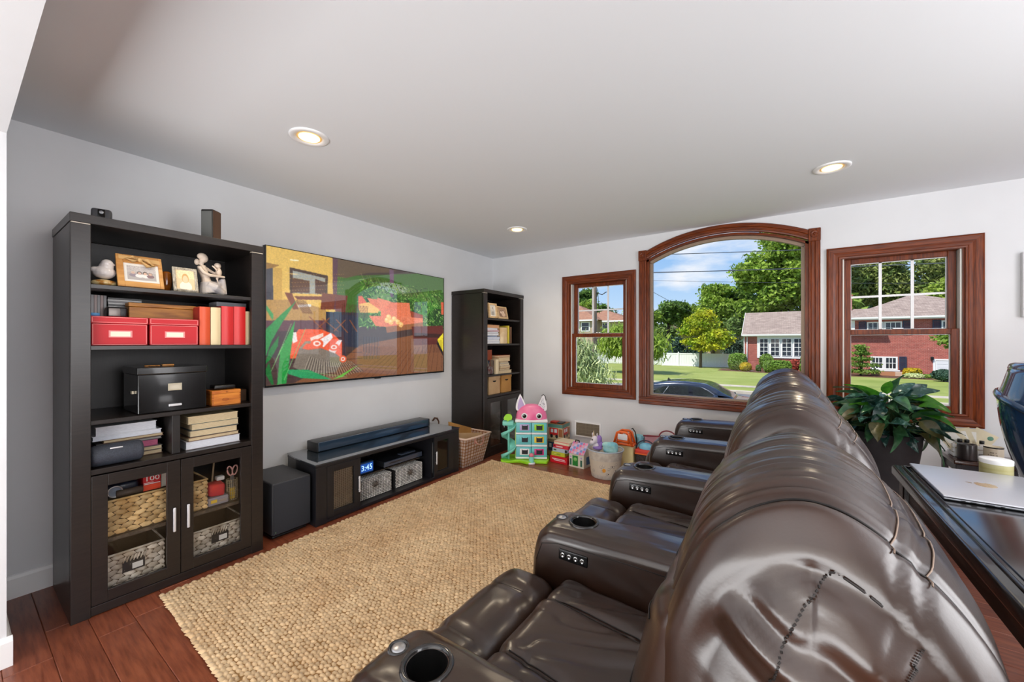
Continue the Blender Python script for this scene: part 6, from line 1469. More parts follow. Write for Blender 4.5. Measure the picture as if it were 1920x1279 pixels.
def leaf_mesh(L, w, curl, tw, k):
    n = 9; V = []; F = []
    for i in range(n+1):
        s = i/n; hw = w*(math.sin(PI*min(1, s**.72*1.0))**.85)*(1-.25*s)+.0008; x = L*(s-.10*curl*s*s); z = -curl*L*s*s*.55
        for j, q in enumerate((-1, -.5, 0, .5, 1)):
            V.append((x, q*hw, z+abs(q)*hw*.42+.004*math.sin(s*9+q*2+k)+tw*q*hw*s))
    for i in range(n):
        for j in range(4): F.append((i*5+j, (i+1)*5+j, (i+1)*5+j+1, i*5+j+1))
    me = bpy.data.meshes.new('leaf'); me.from_pydata(V, [], F); me.polygons.foreach_set('use_smooth', [True]*len(F)); return me
LM = []
for k in range(12):
    me = leaf_mesh(random.uniform(.13, .20), random.uniform(.032, .052), random.uniform(.3, 1.3), random.uniform(-.5, .5), k); me.materials.append(LFM[[0, 0, 1, 0, 1, 0, 0, 1, 3, 0, 2, 1][k]]); LM.append(me)
stems = G()
def put_leaf(phi, r0, z0, pitch_, roll, me, sc=1.):
    b = Vector((px+r0*math.cos(phi), py+r0*math.sin(phi), z0))
    o = bpy.data.objects.new('leaf', me); COL.objects.link(o); o.parent = t
    M0 = Matrix.Translation(b-t.location) @ Matrix.Rotation(phi, 4, 'Z') @ Matrix.Rotation(-pitch_, 4, 'Y') @ Matrix.Rotation(roll, 4, 'X') @ Matrix.Scale(sc, 4)
    o.matrix_local = M0
    a = Vector((px+.05*math.cos(phi+.5), py+.05*math.sin(phi+.5), .665)); m = (a+b)/2+Vector((0, 0, .03)); stems.tube([a, m, b], [.0035, .003, .002], 5)
_r = random.Random(4)
for i in range(150):
    phi = _r.uniform(0, 2*PI); lv = _r.random()
    r0 = (.03+.15*_r.random())*(1.25-.5*lv); z0 = .71+.22*lv
    put_leaf(phi, r0, z0, _r.uniform(-1.0, .45)+.9*lv*_r.random(), _r.uniform(-1.0, 1.0), LM[_r.choice([0, 1, 2, 3, 4, 5, 6, 7, 8, 9, 11])], _r.uniform(.7, 1.12))
for phi, r0, z0, p_, m_, s_ in ((3.6, .06, .90, 1.1, 10, .95), (3.9, .16, .86, .55, 10, .85), (2.6, .18, .84, .35, 10, .8), (4.2, .20, .80, .15, 4, .9), (3.4, .26, .80, -.1, 1, 1.0), (3.7, .26, .74, -.3, 4, 1.0), (4.9, .10, .93, .8, 2, .8), (5.6, .16, .88, .4, 10, .85), (4.4, .22, .78, -.4, 8, 1.0), (3.2, .08, .92, .95, 10, .9), (4.6, .08, .95, 1.25, 10, .75), (5.2, .05, .96, 1.2, 0, .9), (3.3, .22, .90, .1, 2, 1.15), (3.0, .20, .88, -.1, 4, 1.1), (-.3, .12, .92, .12, 10, 1.0), (-.5, .14, .84, .08, 10, 1.05), (-.25, .14, .76, -.05, 1, 1.05), (-.6, .16, .72, -.5, 8, 1.1), (-.4, .18, .70, -.8, 3, 1.0), (.1, .12, .94, .1, 10, .9)):
    put_leaf(phi, r0, z0, p_, .2, LM[m_], s_)
make('stems', stems, mat('stem_green', (70, 96, 52), .5), t, kind='stuff')

# ---------------------------------------------------------------- glossy armchair back at the right edge
GL = mat('black_leather_blue_reflection', (34, 66, 102), .12, coat=1.0, crough=.03); BRI = mat('brown_lining', (110, 70, 44), .35, col2=(80, 50, 32), ns=12)  # blue base colour paints the window's reflection onto black leather
t = thing('tub_chair', 'glossy black tub chair with a painted blue reflection cut off at the right edge of the picture', 'chair', (4.5, 2.85, 0))
def shell(r_of, z0, z1, n=26, m=30, a0=.35*PI, a1=1.75*PI):
    V = []; 
    for j in range(m+1):
        z = z0+(z1-z0)*j/m
        for i in range(n+1):
            a = a0+(a1-a0)*i/n; r = r_of(j/m); V.append((4.50+r*math.cos(a), 2.85+r*math.sin(a)*.92, z))
    return V, [(j*(n+1)+i, j*(n+1)+i+1, (j+1)*(n+1)+i+1, (j+1)*(n+1)+i) for j in range(m) for i in range(n)]
V, F = shell(lambda s: .30+.15*math.sin(min(1, s*1.15)*PI*.52)-.06*max(0, s-.8)**1*5*.6, .42, 1.165)
o = make('shell', G().add(V, F, 0, True), GL, t); s_ = o.modifiers.new('thick', 'SOLIDIFY'); s_.thickness = .05; s_.offset = -1
g = G()
for zz, rr in ((.985, .440),):
    g.tube([(4.50+rr*math.cos(a), 2.85+rr*.92*math.sin(a), zz-.10+.16*math.cos(a-2.6)) for a in np.linspace(.4*PI, 1.72*PI, 40)], .020, 10)
make('rolled_band', g, GL, t)
g = G().tube([(4.50+.385*math.cos(a), 2.85+.385*.92*math.sin(a), 1.165) for a in np.linspace(.36*PI, 1.74*PI, 40)], .030, 10); make('top_roll', g, GL, t)
make('seat', G().rbox(4.24, 4.80, 2.60, 3.10, .38, .50, .05), GL, t)
make('brown_top', G().prism([(4.50+.375*math.cos(a), 2.85+.345*math.sin(a)) for a in np.linspace(0, 2*PI, 30)[:-1]], 1.13, 1.172, 'z'), BRI, t)
for a in (.8, 2.3, 3.9, 5.5): make('leg', G().tube([(4.50+.2*math.cos(a), 2.85+.2*math.sin(a), .39), (4.50+.26*math.cos(a), 2.85+.26*math.sin(a), .002)], [.02, .014], 8), BLACKP, t)
tag(make('folded_leaflet', G().box(4.28, 4.44, 2.68, 2.80, 1.174, 1.178), WHITEP), 'pale leaflet lying on the brown top of the tub chair', 'paper')

# ================================================================ OUTSIDE
GZ = -1.6
GRASS = mat('lawn_grass', (130, 146, 62), .9, col2=(160, 168, 88), ns=.5, detail=8, lo=.3, hi=.7); GRASSD = mat('front_grass', (118, 132, 60), .9, col2=(148, 150, 80), ns=.8, detail=8)
ASPH = mat('asphalt', (122, 122, 124), .9, col2=(104, 104, 106), ns=2); CONC = mat('concrete', (206, 196, 176), .85, col2=(186, 176, 158), ns=3)
struct('lawn_front', G().box(-40, 40, YW+.17, 11.5, GZ-.3, GZ), GRASSD)
struct('street', G().box(-60, 60, 11.5, 26.4, GZ-.42, GZ-.12), ASPH)
struct('kerb', G().box(-60, 60, 26.4, 26.9, GZ-.3, GZ+.03), CONC)
struct('lawn_far', G().box(-70, 70, 26.9, 130, GZ-.3, GZ), GRASS)
struct('sidewalk', G().box(-60, 60, 29.2, 30.3, GZ-.02, GZ+.012), CONC)
struct('driveway', G().box(13.2, 18.5, 30.3, 48.3, GZ-.02, GZ+.014), ASPH)
BED = mat('mulch', (112, 76, 54), .95, col2=(84, 56, 42), ns=8); struct('flower_bed', G().prism([(-2.2, 45.2), (1.5, 44.0), (5.6, 43.9), (8.0, 43.6), (13.0, 43.0), (13.1, 48.38), (-2.2, 48.38)], GZ-.02, GZ+.02, 'z'), BED)

def lf(name, c, c2, isl=.45, tr=.35): return mat(name, c, .6, col2=c2, ns=.7, detail=3, isl=isl, trans=tr, spec=.3)
LG = {'oak': lf('foliage_oak', (116, 150, 54), (166, 190, 80)), 'dark': lf('foliage_dark', (80, 116, 54), (120, 150, 70)), 'yellow': lf('foliage_yellow', (206, 200, 50), (156, 186, 52)), 'spruce': lf('foliage_spruce', (50, 78, 62), (76, 104, 84), tr=.1), 'pine': lf('foliage_pine', (96, 122, 62), (156, 164, 90), tr=.15),
      'willow': lf('foliage_willow', (140, 168, 60), (170, 190, 88)), 'hedge': lf('foliage_hedge', (110, 146, 56), (150, 176, 80)), 'gold': lf('foliage_gold', (222, 190, 40), (180, 170, 44)), 'red': lf('foliage_red', (176, 74, 62), (206, 110, 90)), 'weep': lf('foliage_weeping', (176, 192, 128), (214, 220, 166), tr=.15), 'far': lf('foliage_far', (96, 126, 66), (134, 158, 92))}
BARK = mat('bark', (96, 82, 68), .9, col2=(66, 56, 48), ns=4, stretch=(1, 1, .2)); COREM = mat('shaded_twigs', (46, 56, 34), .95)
def quads_obj(name, C, U, Vv, m, parent):
    n = len(C); P = np.stack([C-U-Vv, C+U-Vv*.6, C+U*.9+Vv, C-U*.9+Vv], 1).reshape(-1, 3)-np.array(root_loc(parent))
    me = bpy.data.meshes.new(name); me.vertices.add(len(P)); me.vertices.foreach_set('co', P.ravel()); F = np.arange(n*4)
    me.loops.add(n*4); me.loops.foreach_set('vertex_index', F); me.polygons.add(n); me.polygons.foreach_set('loop_start', np.arange(n)*4); me.polygons.foreach_set('loop_total', np.full(n, 4))
    me.update(calc_edges=True); me.materials.append(m); o = bpy.data.objects.new(name, me); COL.objects.link(o); o.parent = parent; o['kind'] = 'stuff'; return o
def cloud(blobs, n, s, seed, droop=0., flat=1.0):
    r = np.random.default_rng(seed); w = np.array([b[3]*b[4]*b[5] for b in blobs])**(2/3); w = w/w.sum(); idx = r.choice(len(blobs), n, p=w); B = np.array(blobs, float)[idx]
    d = r.normal(size=(n, 3)); d /= np.linalg.norm(d, axis=1, keepdims=True); rad = r.uniform(.35, 1, n)**.5*(1+.10*r.normal(size=n))
    C = B[:, :3]+d*rad[:, None]*B[:, 3:6]
    # clump the leaves into sprays
    k = max(12, n//40); seeds = C[r.integers(0, n, k)]; near = seeds[r.integers(0, k, n)]; pick = r.random(n) < .55; C[pick] = near[pick]+r.normal(size=(pick.sum(), 3))*np.array([1, 1, .45])*s*2.2
    nrm = d*.6+r.normal(size=(n, 3))*.55+np.array([0, 0, .55]); nrm /= np.linalg.norm(nrm, axis=1, keepdims=True)
    t = r.normal(size=(n, 3)); t[:, 2] -= droop*3; U = t-nrm*np.sum(t*nrm, 1, keepdims=True); U /= np.linalg.norm(U, axis=1, keepdims=True)+1e-9; V = np.cross(nrm, U)
    sz = s*r.uniform(.55, 1.25, (n, 1)); return C, V*sz*.55*flat, U*sz
def tree(name, label, x, y, blobs, n, s, m, seed, trunk=None, group='trees across the street', cat='tree', droop=0., flat=1., limbs=5):
    t = thing(name, label, cat, (x, y, GZ), group=group)
    C, U, V = cloud(blobs, n, s, seed, droop, flat); quads_obj('foliage', C, U, V, m, t)
    if trunk:
        zt = trunk[1]; rr = trunk[0]; r = random.Random(seed); g = G().tube([(x, y, GZ-.1), (x+.1*rr, y, GZ+(zt-GZ)*.5), (x+.2*rr, y, zt)], [rr*1.25, rr, rr*.7], 10)
        for i in range(limbs):
            b = r.choice(blobs); g.tube([(x+.15*rr, y, GZ+(zt-GZ)*r.uniform(.55, .95)), ((x+b[0])/2+r.uniform(-.3, .3), (y+b[1])/2, (zt+b[2])/2), (b[0], b[1], b[2])], [rr*.55, rr*.35, rr*.12], 7)
        make('trunk', g, BARK, t)
    return t
def bl(x0, x1, y, z0, z1, n, seed, ry=2.5):
    r = random.Random(seed); w = (x1-x0)/2; h = (z1-z0)/2; res = []
    for i in range(n):
        a = r.uniform(0, 2*PI); q = r.uniform(.1, .72); res.append(((x0+x1)/2+w*q*math.cos(a), y+r.uniform(-1, 1)*ry*.5, (z0+z1)/2+h*q*math.sin(a), w*r.uniform(.28, .46), ry*r.uniform(.4, .7), h*r.uniform(.22, .36)))
    return res
tree('shade_tree', 'tall leafy tree towering behind the single storey brick wing', 4.2, 63, [tuple(q[:3])+(q[3]*.72, q[4], q[5]*.72) for q in bl(-2.4, 11, 63, 3.2, 18, 38, 1, 4.5)]+[(-.2, 63, 6.2, 2.0, 2, 1.5), (.2, 63, 9.5, 2.0, 2, 1.6), (1.2, 63, 12.4, 2.1, 2, 1.8), (3.5, 63, 15.5, 2.5, 2, 2), (3, 63, 5, 3.2, 2, 1.6), (5, 63, 9, 3, 2, 2.5)], 30000, .25, LG['oak'], 3, (.35, 8))
tree('shade_tree', 'rounded green tree in the middle distance, centre of the arched window', -6.2, 72.6, bl(-9.4, -2.8, 72.6, 2.5, 11.2, 13, 5, 3), 20000, .25, LG['oak'], 6, (.3, 6))
tree('shade_tree', 'green tree right of the rounded centre tree, against the tall one', -2.6, 76, bl(-4.6, -.4, 76, 3, 10.6, 9, 8, 2.5), 11000, .25, LG['dark'], 9, (.25, 6))
tree('shade_tree', 'pale green tree low beside the brick wing roof', -1.2, 66, bl(-3.4, .6, 66, 1.5, 6.4, 8, 11, 2), 9000, .21, LG['far'], 12, (.2, 4))
tree('shade_tree', 'flat topped dark tree at the left of the arched window', -13.4, 73, bl(-16, -10, 73, 4.5, 9.2, 9, 14, 2.5), 11000, .25, LG['dark'], 15, (.25, 5))
tree('shade_tree', 'green tree at the far left edge of the arched window', -17, 68, bl(-19.5, -14.2, 68, 1.0, 7.6, 10, 17, 2.5), 13000, .24, LG['oak'], 18, (.25, 4))
tree('shade_tree', 'green tree between the dark flat topped tree and the rounded one', -10, 76, bl(-12.5, -7.6, 76, 2.0, 8.6, 9, 19, 2.5), 11000, .25, LG['oak'], 20, (.25, 5))
tree('shade_tree', 'broad green tree low behind the weeping tree at the left', -13, 82, bl(-22, -7.5, 82, -1, 7.2, 22, 21, 3), 16000, .27, LG['far'], 23, (.3, 4))
tree('maple', 'yellow green maple in front of the white fence', -4.35, 48.6, [(-4.4, 48.6, 3.4, 1.5, 1.3, .9), (-3.9, 48.6, 4.4, .9, .9, .55), (-5.2, 48.6, 2.6, 1.1, 1, .6), (-3.0, 48.6, 2.2, 1.3, 1.1, .6), (-2.2, 48.6, 1.6, .9, .9, .6), (-4.2, 48.4, 1.4, 1.3, 1.1, .5), (-5.4, 48.6, 1.4, .8, .9, .4), (-3.0, 48.4, .9, 1.2, 1, .4), (-4.4, 48.6, .7, 1.1, .9, .3)], 12000, .13, LG['yellow'], 22, (.14, 2.2), limbs=8)
tree('weeping_willow', 'weeping pale green tree at the left of the arched window', -8.6, 36.5, [(-8.6, 36.5, 2.0, 2.3, 2, 1.1), (-6.6, 36.5, 1.2, 1.1, 1.4, 1.1), (-10.5, 36.5, .9, 1.3, 1.4, .9), (-8.8, 36.3, .7, 2.0, 1.4, .7), (-6.1, 36.4, .5, .6, 1, .7)], 6500, .22, LG['willow'], 24, (.16, 2), droop=1.6, flat=.45)
for i, (x, y, w, h, lab) in enumerate(((-8.3, 56, 1.9, 2.9, 'left'), (-6.2, 57, 1.8, 2.2, 'middle'), (-1.5, 54, 1.9, 3.2, 'right'), (-.2, 56, 1.5, 3.6, 'corner'))):
    tree('spruce', 'dark blue green spruce behind the white fence, %s' % ('left of the maple', 'directly behind the maple', 'right of the maple', 'nearest the brick wing')[i], x, y, [(x, y, GZ+.6+h*k/6, w*(1-k/6.5), w*(1-k/6.5), h*.14) for k in range(6)], 3200, .20, LG['spruce'], 30+i, (.12, h-1.2), droop=.6, flat=.5, group='spruces behind the fence')
for i, (x, y, x0, x1, z0, z1, m, n, lab) in enumerate(((-27.5, 70, -32, -24.6, 4, 10.2, 'oak', 5000, 'green tree behind the tan house, left panes of the left window'), (-29.5, 74, -32, -27.6, 8, 12.6, 'dark', 2500, 'dark tree top above the tan house at the upper left'), (-24, 69, -26, -22, 4, 9.2, 'dark', 3500, 'dark tree behind the utility pole'), (-19.4, 69, -20.8, -16, 1.5, 6.4, 'oak', 3000, 'tree at the right of the tan house roof'))):
    tree('shade_tree', lab, x, y, bl(x0, x1, y, z0, z1, 8, 40+i, 2.2), int(n*2.2), .24, LG[m], 44+i, (.25, 5))
# evergreens above the two storey house
for i, (x, y, x0, x1, z0, z1, m, n, lab) in enumerate(((9.5, 68, 6.5, 12.8, 3.5, 14, 'pine', 6000, 'feathery evergreen above the house, left panes of the right window'), (15, 70, 11.5, 18, 4.5, 15, 'pine', 7000, 'feathery evergreen above the roof peak'), (20.5, 69, 16.5, 24, 4, 14, 'pine', 6000, 'feathery evergreen above the right end of the roof'), (13, 78, 5, 24, 2, 13, 'spruce', 7000, 'dark evergreen mass far behind the two storey house'), (19, 64, 16.2, 22, 3.2, 9.0, 'willow', 4200, 'bright yellow green tree right of the roof peak'), (8.6, 62, 6.8, 10.8, 3, 7.2, 'hedge', 2500, 'pale green tree beside the tall brick chimney'))):
    tree('evergreen' if m in ('pine', 'spruce') else 'shade_tree', lab, x, y, bl(x0, x1, y, z0, z1, 14, 60+i, 2.5), int(n*2.2), .28 if m != 'willow' else .2, LG[m], 64+i, (.3, z1-3), flat=.55 if m == 'pine' else 1., limbs=9)
tree('maple', 'small green tree at the right edge of the lower right window', 13.3, 41.2, bl(12.5, 15.0, 41.2, .5, 2.4, 8, 80, .8), 3000, .14, LG['hedge'], 81, (.08, 1.2))
tree('weeping_spruce', 'weeping pale green conifer close outside the left window', -1.15, 9.0, [(-1.15, 9.0, 1.15, .30, .3, .35), (-1.05, 9, .7, .52, .45, .45), (-.95, 9, .2, .68, .55, .5), (-.95, 9, -.4, .95, .7, .5), (-.95, 9, -1.0, 1.15, .8, .5)], 30000, .085, LG['weep'], 84, (.07, 1.0), droop=1.8, flat=.26, group='shrubs outside the left window')

def shrub(label, x, y, rx, ry, z0, z1, m, n, s, seed, boxy=False, group='clipped shrubs by the brick house', name='shrub'):
    t = thing(name, label, 'shrub', (x, y, GZ), group=group); h = (z1-z0)/2; r = np.random.default_rng(seed)
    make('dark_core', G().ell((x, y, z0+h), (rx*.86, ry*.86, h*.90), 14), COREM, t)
    d = r.normal(size=(n, 3)); d /= np.linalg.norm(d, axis=1, keepdims=True)
    if boxy: q = np.max(np.abs(d), axis=1, keepdims=True); d = d/q*.5+d*.5
    rad = r.uniform(.86, 1.04, (n, 1)); C = np.array([x, y, z0+h])+d*rad*np.array([rx, ry, h]); nr = d+r.normal(size=(n, 3))*.5; nr /= np.linalg.norm(nr, axis=1, keepdims=True)
    a = r.normal(size=(n, 3)); U = a-nr*np.sum(a*nr, 1, keepdims=True); U /= np.linalg.norm(U, axis=1, keepdims=True); V = np.cross(nr, U); sz = s*r.uniform(.6, 1.2, (n, 1))
    quads_obj('foliage', C, U*sz, V*sz*.7, m, t); make('stem', G().tube([(x, y, GZ-.02), (x, y, z0+h*.5)], .05, 6), BARK, t); return t
shrub('big rounded green bush at the left corner of the brick wing', -.55, 46.6, .82, .8, -1.55, .14, LG['hedge'], 2200, .085, 1, True)
shrub('golden yellow ball shrub in front of the brick wing', .25, 45.3, .50, .5, -1.62, -.70, LG['gold'], 1300, .07, 2)
shrub('tiny dark green ball shrub beside the golden one', 1.33, 45.6, .25, .25, -1.62, -.92, LG['dark'], 600, .06, 3)
shrub('round yellow green bush below the white windows', 1.95, 47.2, .62, .5, -1.45, .12, LG['hedge'], 1400, .08, 4)
shrub('long clipped hedge in front of the white windows', 2.85, 44.8, 1.12, .55, -1.62, -.42, LG['hedge'], 2600, .075, 5, True)
shrub('small red leaved shrub right of the long hedge', 4.25, 46.6, .42, .4, -1.5, -.34, LG['red'], 700, .08, 6)
shrub('green bush at the right edge of the arched window', 5.15, 45.4, .55, .5, -1.62, -.5, LG['hedge'], 1000, .10, 7)
shrub('taller green bush behind the one at the right edge', 5.3, 47.2, .6, .5, -1.5, .3, LG['dark'], 900, .10, 8)
shrub('yellow topped shrub under the brick wall of the two storey house', 12.15, 45.6, .55, .5, -1.62, -.86, LG['gold'], 1100, .07, 9, True)
shrub('brownish mounded shrub in front of the yellow topped one', 11.9, 44.0, .60, .5, -1.64, -1.2, LG['weep'], 900, .07, 10)
shrub('small green shrub right of the yellow topped one', 12.75, 44.6, .34, .35, -1.62, -1.28, LG['hedge'], 600, .07, 11)
shrub('dark wind shaped pine shrub near the garage', 13.0, 41.6, .62, .5, -1.5, -.72, LG['spruce'], 1400, .08, 12)
t = thing('topiary_pine', 'layered cloud pruned pine against the brick wall', 'shrub', (8.85, 44.8, GZ), group='clipped shrubs by the brick house')
tiers = [(8.85, .80, .30, .22), (8.85, .36, .50, .12), (8.85, -.10, .72, .13), (8.9, -.62, .92, .14), (8.9, -1.16, 1.08, .18)]
C = []; U = []; V = []
for i, (x, z, rx, rz) in enumerate(tiers):
    c_, u_, v_ = cloud([(x, 44.8, z, rx, rx*.8, rz), (x+rx*.4, 44.7, z-.05, rx*.55, rx*.5, rz*.8), (x-rx*.4, 44.7, z-.02, rx*.55, rx*.5, rz*.8)], 900, .075, 90+i); C.append(c_); U.append(u_); V.append(v_)
quads_obj('foliage', np.concatenate(C), np.concatenate(U), np.concatenate(V), LG['hedge'], t); make('trunk', G().tube([(8.85, 44.9, GZ-.05), (8.9, 44.9, -.3), (8.85, 44.9, .7)], [.10, .08, .04], 8), BARK, t)

# ---------------------------------------------------------------- houses
BRICK = grid_mat('red_brick', 'wall', (178, 82, 70), (152, 64, 56), (190, 150, 136), 1.0, .22, .075, .008); ROOFT = grid_mat('grey_shingle', 'roof', (176, 158, 146), (150, 132, 122), (120, 104, 96), 1.0, .40, .16, .012)
ROOFB = grid_mat('brown_shingle', 'roof', (180, 134, 106), (158, 112, 88), (120, 86, 68), 1.0, .40, .16, .012); WT = mat('white_trim_outside', (240, 240, 238), .6); NAVY = mat('navy_shutter', (50, 60, 84), .6); DGL = mat('dark_window_glass', (34, 40, 52), .08, spec=.8); CURT = mat('net_curtain', (196, 196, 200), .8)
def ext_window(par, x0, x1, z0, z1, y, nx, nz, fr=.07, glass=DGL, mw=.022):
    w = make('window_frame', rect_frame(G(), x0-fr, x1+fr, z0-fr, z1+fr, fr, fr, fr, fr, y-.07, y+.04), WT, par)
    make('pane', G().box(x0, x1, y-.01, y+.02, z0, z1), glass, w); g = G()
    for i in range(1, nx): x = x0+(x1-x0)*i/nx; g.box(x-mw, x+mw, y-.04, y-.01, z0, z1)
    for j in range(1, nz): z = z0+(z1-z0)*j/nz; g.box(x0, x1, y-.041, y-.011, z-mw, z+mw)
    if g.v: make('muntins', g, WT, w)
def shutter(par, x0, x1, z0, z1, y):
    s_ = make('shutter', rect_frame(G(), x0, x1, z0, z1, .06, .06, .07, .07, y-.09, y-.03), NAVY, par); g = G()
    for z in np.arange(z0+.09, z1-.09, .085): g.box(x0+.06, x1-.06, y-.075, y-.04, z, z+.05)
    make('louvres', g, NAVY, s_)
FY = 48.4
t = thing('brick_house', 'red brick house with low wing and two storey part across the street', 'house', (4, FY, GZ))
make('wing_wall', G().box(-.06, 8.3, FY, 55, GZ, 2.1).prism([(FY, 2.1), (58, 2.1), (53.2, 4.55)], -.04, 8.3, 'x'), BRICK, t)
make('wing_roof', G().prism([(47.95, 2.10), (53.2, 4.72), (58.4, 2.1), (58.4, 1.98), (53.2, 4.58), (47.95, 1.98)], -.26, 11.0, 'x'), ROOFT, t)
make('gutter', G().box(-.26, 8.2, 47.88, 47.98, 1.98, 2.12), WT, t); make('soffit', G().box(-.2, 8.2, 47.98, FY+.02, 1.90, 1.98), WT, t); make('rake_board', G().prism([(47.95, 2.12), (53.2, 4.74), (53.2, 4.54), (47.95, 1.94)], -.30, -.26, 'x'), WT, t)
make('downpipe', G().tube([(.19, FY-.07, 1.95), (.19, FY-.07, GZ+.02)], .05, 8), WT, t); make('corner_board', G().box(-.12, -.03, FY-.03, FY+.1, GZ, 1.95), WT, t)
bay = make('window_bay', G().box(1.10, 6.0, FY-.05, FY+.02, 1.72, 1.94).box(1.10, 6.0, FY-.08, FY+.02, -.34, -.16).box(1.10, 1.25, FY-.05, FY+.02, -.16, 1.72), WT, t)
make('bay_panel', G().box(1.12, 6.0, FY-.02, FY+.01, -.16, 1.72), WT, t)
for x0, x1 in ((1.36, 2.03), (2.32, 3.00), (3.28, 3.99), (4.26, 4.97), (5.24, 5.9)): ext_window(t, x0, x1, -.06, 1.63, FY-.05, 2, 4, .05)
make('upper_wall', G().box(8.3, 19.4, FY, 57.5, GZ, 3.56), BRICK, t)
RP = [(7.75, 47.9, 3.56), (19.9, 47.9, 3.56), (19.9, 58, 3.56), (7.75, 58, 3.56), (13.7, 53, 5.98)]
make('hip_roof', G().add(RP, [(0, 1, 4), (1, 2, 4), (2, 3, 4), (3, 0, 4), (3, 2, 1, 0)]), ROOFT, t)
make('gutter', G().box(7.75, 19.9, 47.8, 47.92, 3.44, 3.58), WT, t); make('soffit', G().box(7.8, 19.8, 47.9, FY+.05, 3.34, 3.44), WT, t)
make('chimney', G().box(8.55, 9.18, 52.9, 53.7, 3.5, 6.05).box(8.50, 9.23, 52.85, 53.75, 6.05, 6.18), BRICK, t)
for x0, x1, nx in ((9.80, 10.74, 3), (10.98, 11.94, 3), (14.56, 15.6, 3)): ext_window(t, x0, x1, 2.12, 3.06, FY, nx, 2, .10)
for x0, x1 in ((9.13, 9.66), (12.09, 12.64), (13.93, 14.44), (15.72, 16.2)): shutter(t, x0, x1, 2.02, 3.22, FY)
make('corner_post', G().box(8.57, 8.85, FY-.10, FY, 2.0, 3.3), WT, t)
for x0, x1 in ((10.06, 10.74), (10.99, 11.64)): ext_window(t, x0, x1, -1.06, -.12, FY, 3, 2, .12); 
shutter(t, 11.85, 12.32, -1.16, .02, FY); make('window_sill', G().box(9.9, 11.9, FY-.15, FY, -1.32, -1.2), WT, t)
d = make('garage_door', G().box(14.14, 17.0, FY-.03, FY+.05, GZ, -.30), WT, t)
for j in range(4): make('panel', G().box(14.2, 16.95, FY-.045, FY-.03, GZ+.05+j*.32, GZ+.33+j*.32), mat('garage_panel', (226, 226, 228), .6), d)
make('garage_trim', rect_frame(G(), 13.96, 17.2, GZ, -.14, .16, .16, .001, .14, FY-.06, FY+.02), WT, t); make('wall_lantern', G().rbox(13.80, 13.98, FY-.2, FY-.02, -.24, .04, .03), BLACKP, t)
make('step', G().box(11.2, 12.4, FY-2.4, FY-1.6, GZ, GZ+.32), mat('pale_stone', (206, 180, 160), .8), t); make('front_wall', G().box(9.7, 11.2, FY-2.3, FY-2.0, GZ, GZ+.34), mat('terracotta_wall', (186, 132, 96), .8), t)
TAN = mat('tan_siding', (190, 172, 148), .85, col2=(176, 158, 134), ns=6, stretch=(.3, .3, 9))
t = thing('tan_house', 'tan house with a brown hip roof seen through the left window', 'house', (-19, 56, GZ))
make('wall', G().box(-30, -20.0, 55.7, 66, GZ, 4.75), TAN, t); make('wall', G().box(-20.0, -15.7, 57.5, 66, GZ, 4.72), TAN, t)
make('roof', G().add([(-31, 55.2, 4.7), (-19.4, 55.2, 4.7), (-19.4, 67, 4.7), (-31, 67, 4.7), (-25.8, 60.5, 7.6), (-25.0, 60.5, 7.6)], [(0, 1, 5, 4), (1, 2, 5), (2, 3, 4, 5), (3, 0, 4), (3, 2, 1, 0)]), ROOFB, t)
make('roof', G().add([(-24, 57.0, 4.72), (-15.0, 57.0, 4.55), (-15.0, 67, 4.55), (-24, 67, 4.72), (-20.5, 61.5, 6.6)], [(0, 1, 4), (1, 2, 4), (2, 3, 4), (3, 0, 4), (3, 2, 1, 0)]), ROOFB, t)
make('fascia', G().box(-31, -19.4, 55.1, 55.25, 4.52, 4.74), WT, t); make('fascia', G().box(-19.4, -15.0, 56.9, 57.05, 4.38, 4.60), WT, t)
ext_window(t, -22.1, -20.95, 3.10, 4.28, 55.7, 1, 2, .16); ext_window(t, -23.6, -22.6, 3.1, 4.28, 55.7, 1, 2, .14); ext_window(t, -19.4, -18.6, 3.4, 4.2, 57.5, 1, 2, .12)
t = thing('far_house', 'low brown roofed house with a brick chimney behind the maple', 'house', (-6, 74, GZ))
make('wall', G().box(-11.6, -1.2, 74, 82, GZ, 3.0), TAN, t); make('roof', G().add([(-12.2, 73.4, 2.95), (-.6, 73.4, 2.95), (-.6, 83, 2.95), (-12.2, 83, 2.95), (-9.6, 78, 4.7), (-3.6, 78, 4.7)], [(0, 1, 5, 4), (1, 2, 5), (2, 3, 4, 5), (3, 0, 4), (3, 2, 1, 0)]), ROOFB, t)
make('chimney', G().box(-5.5, -4.8, 76, 76.8, 3.0, 5.6), BRICK, t); make('fascia', G().box(-12.2, -.6, 73.3, 73.42, 2.8, 2.98), WT, t)
t = thing('white_house', 'small white house far off between trees at the left', 'house', (-13.6, 80, GZ))
make('wall', G().box(-15.6, -12.6, 80, 86, GZ, 3.6), WT, t); make('roof', G().prism([(-15.9, 3.5), (-12.3, 3.5), (-14.1, 4.7)], 79.6, 86.4, 'y'), ROOFT, t)

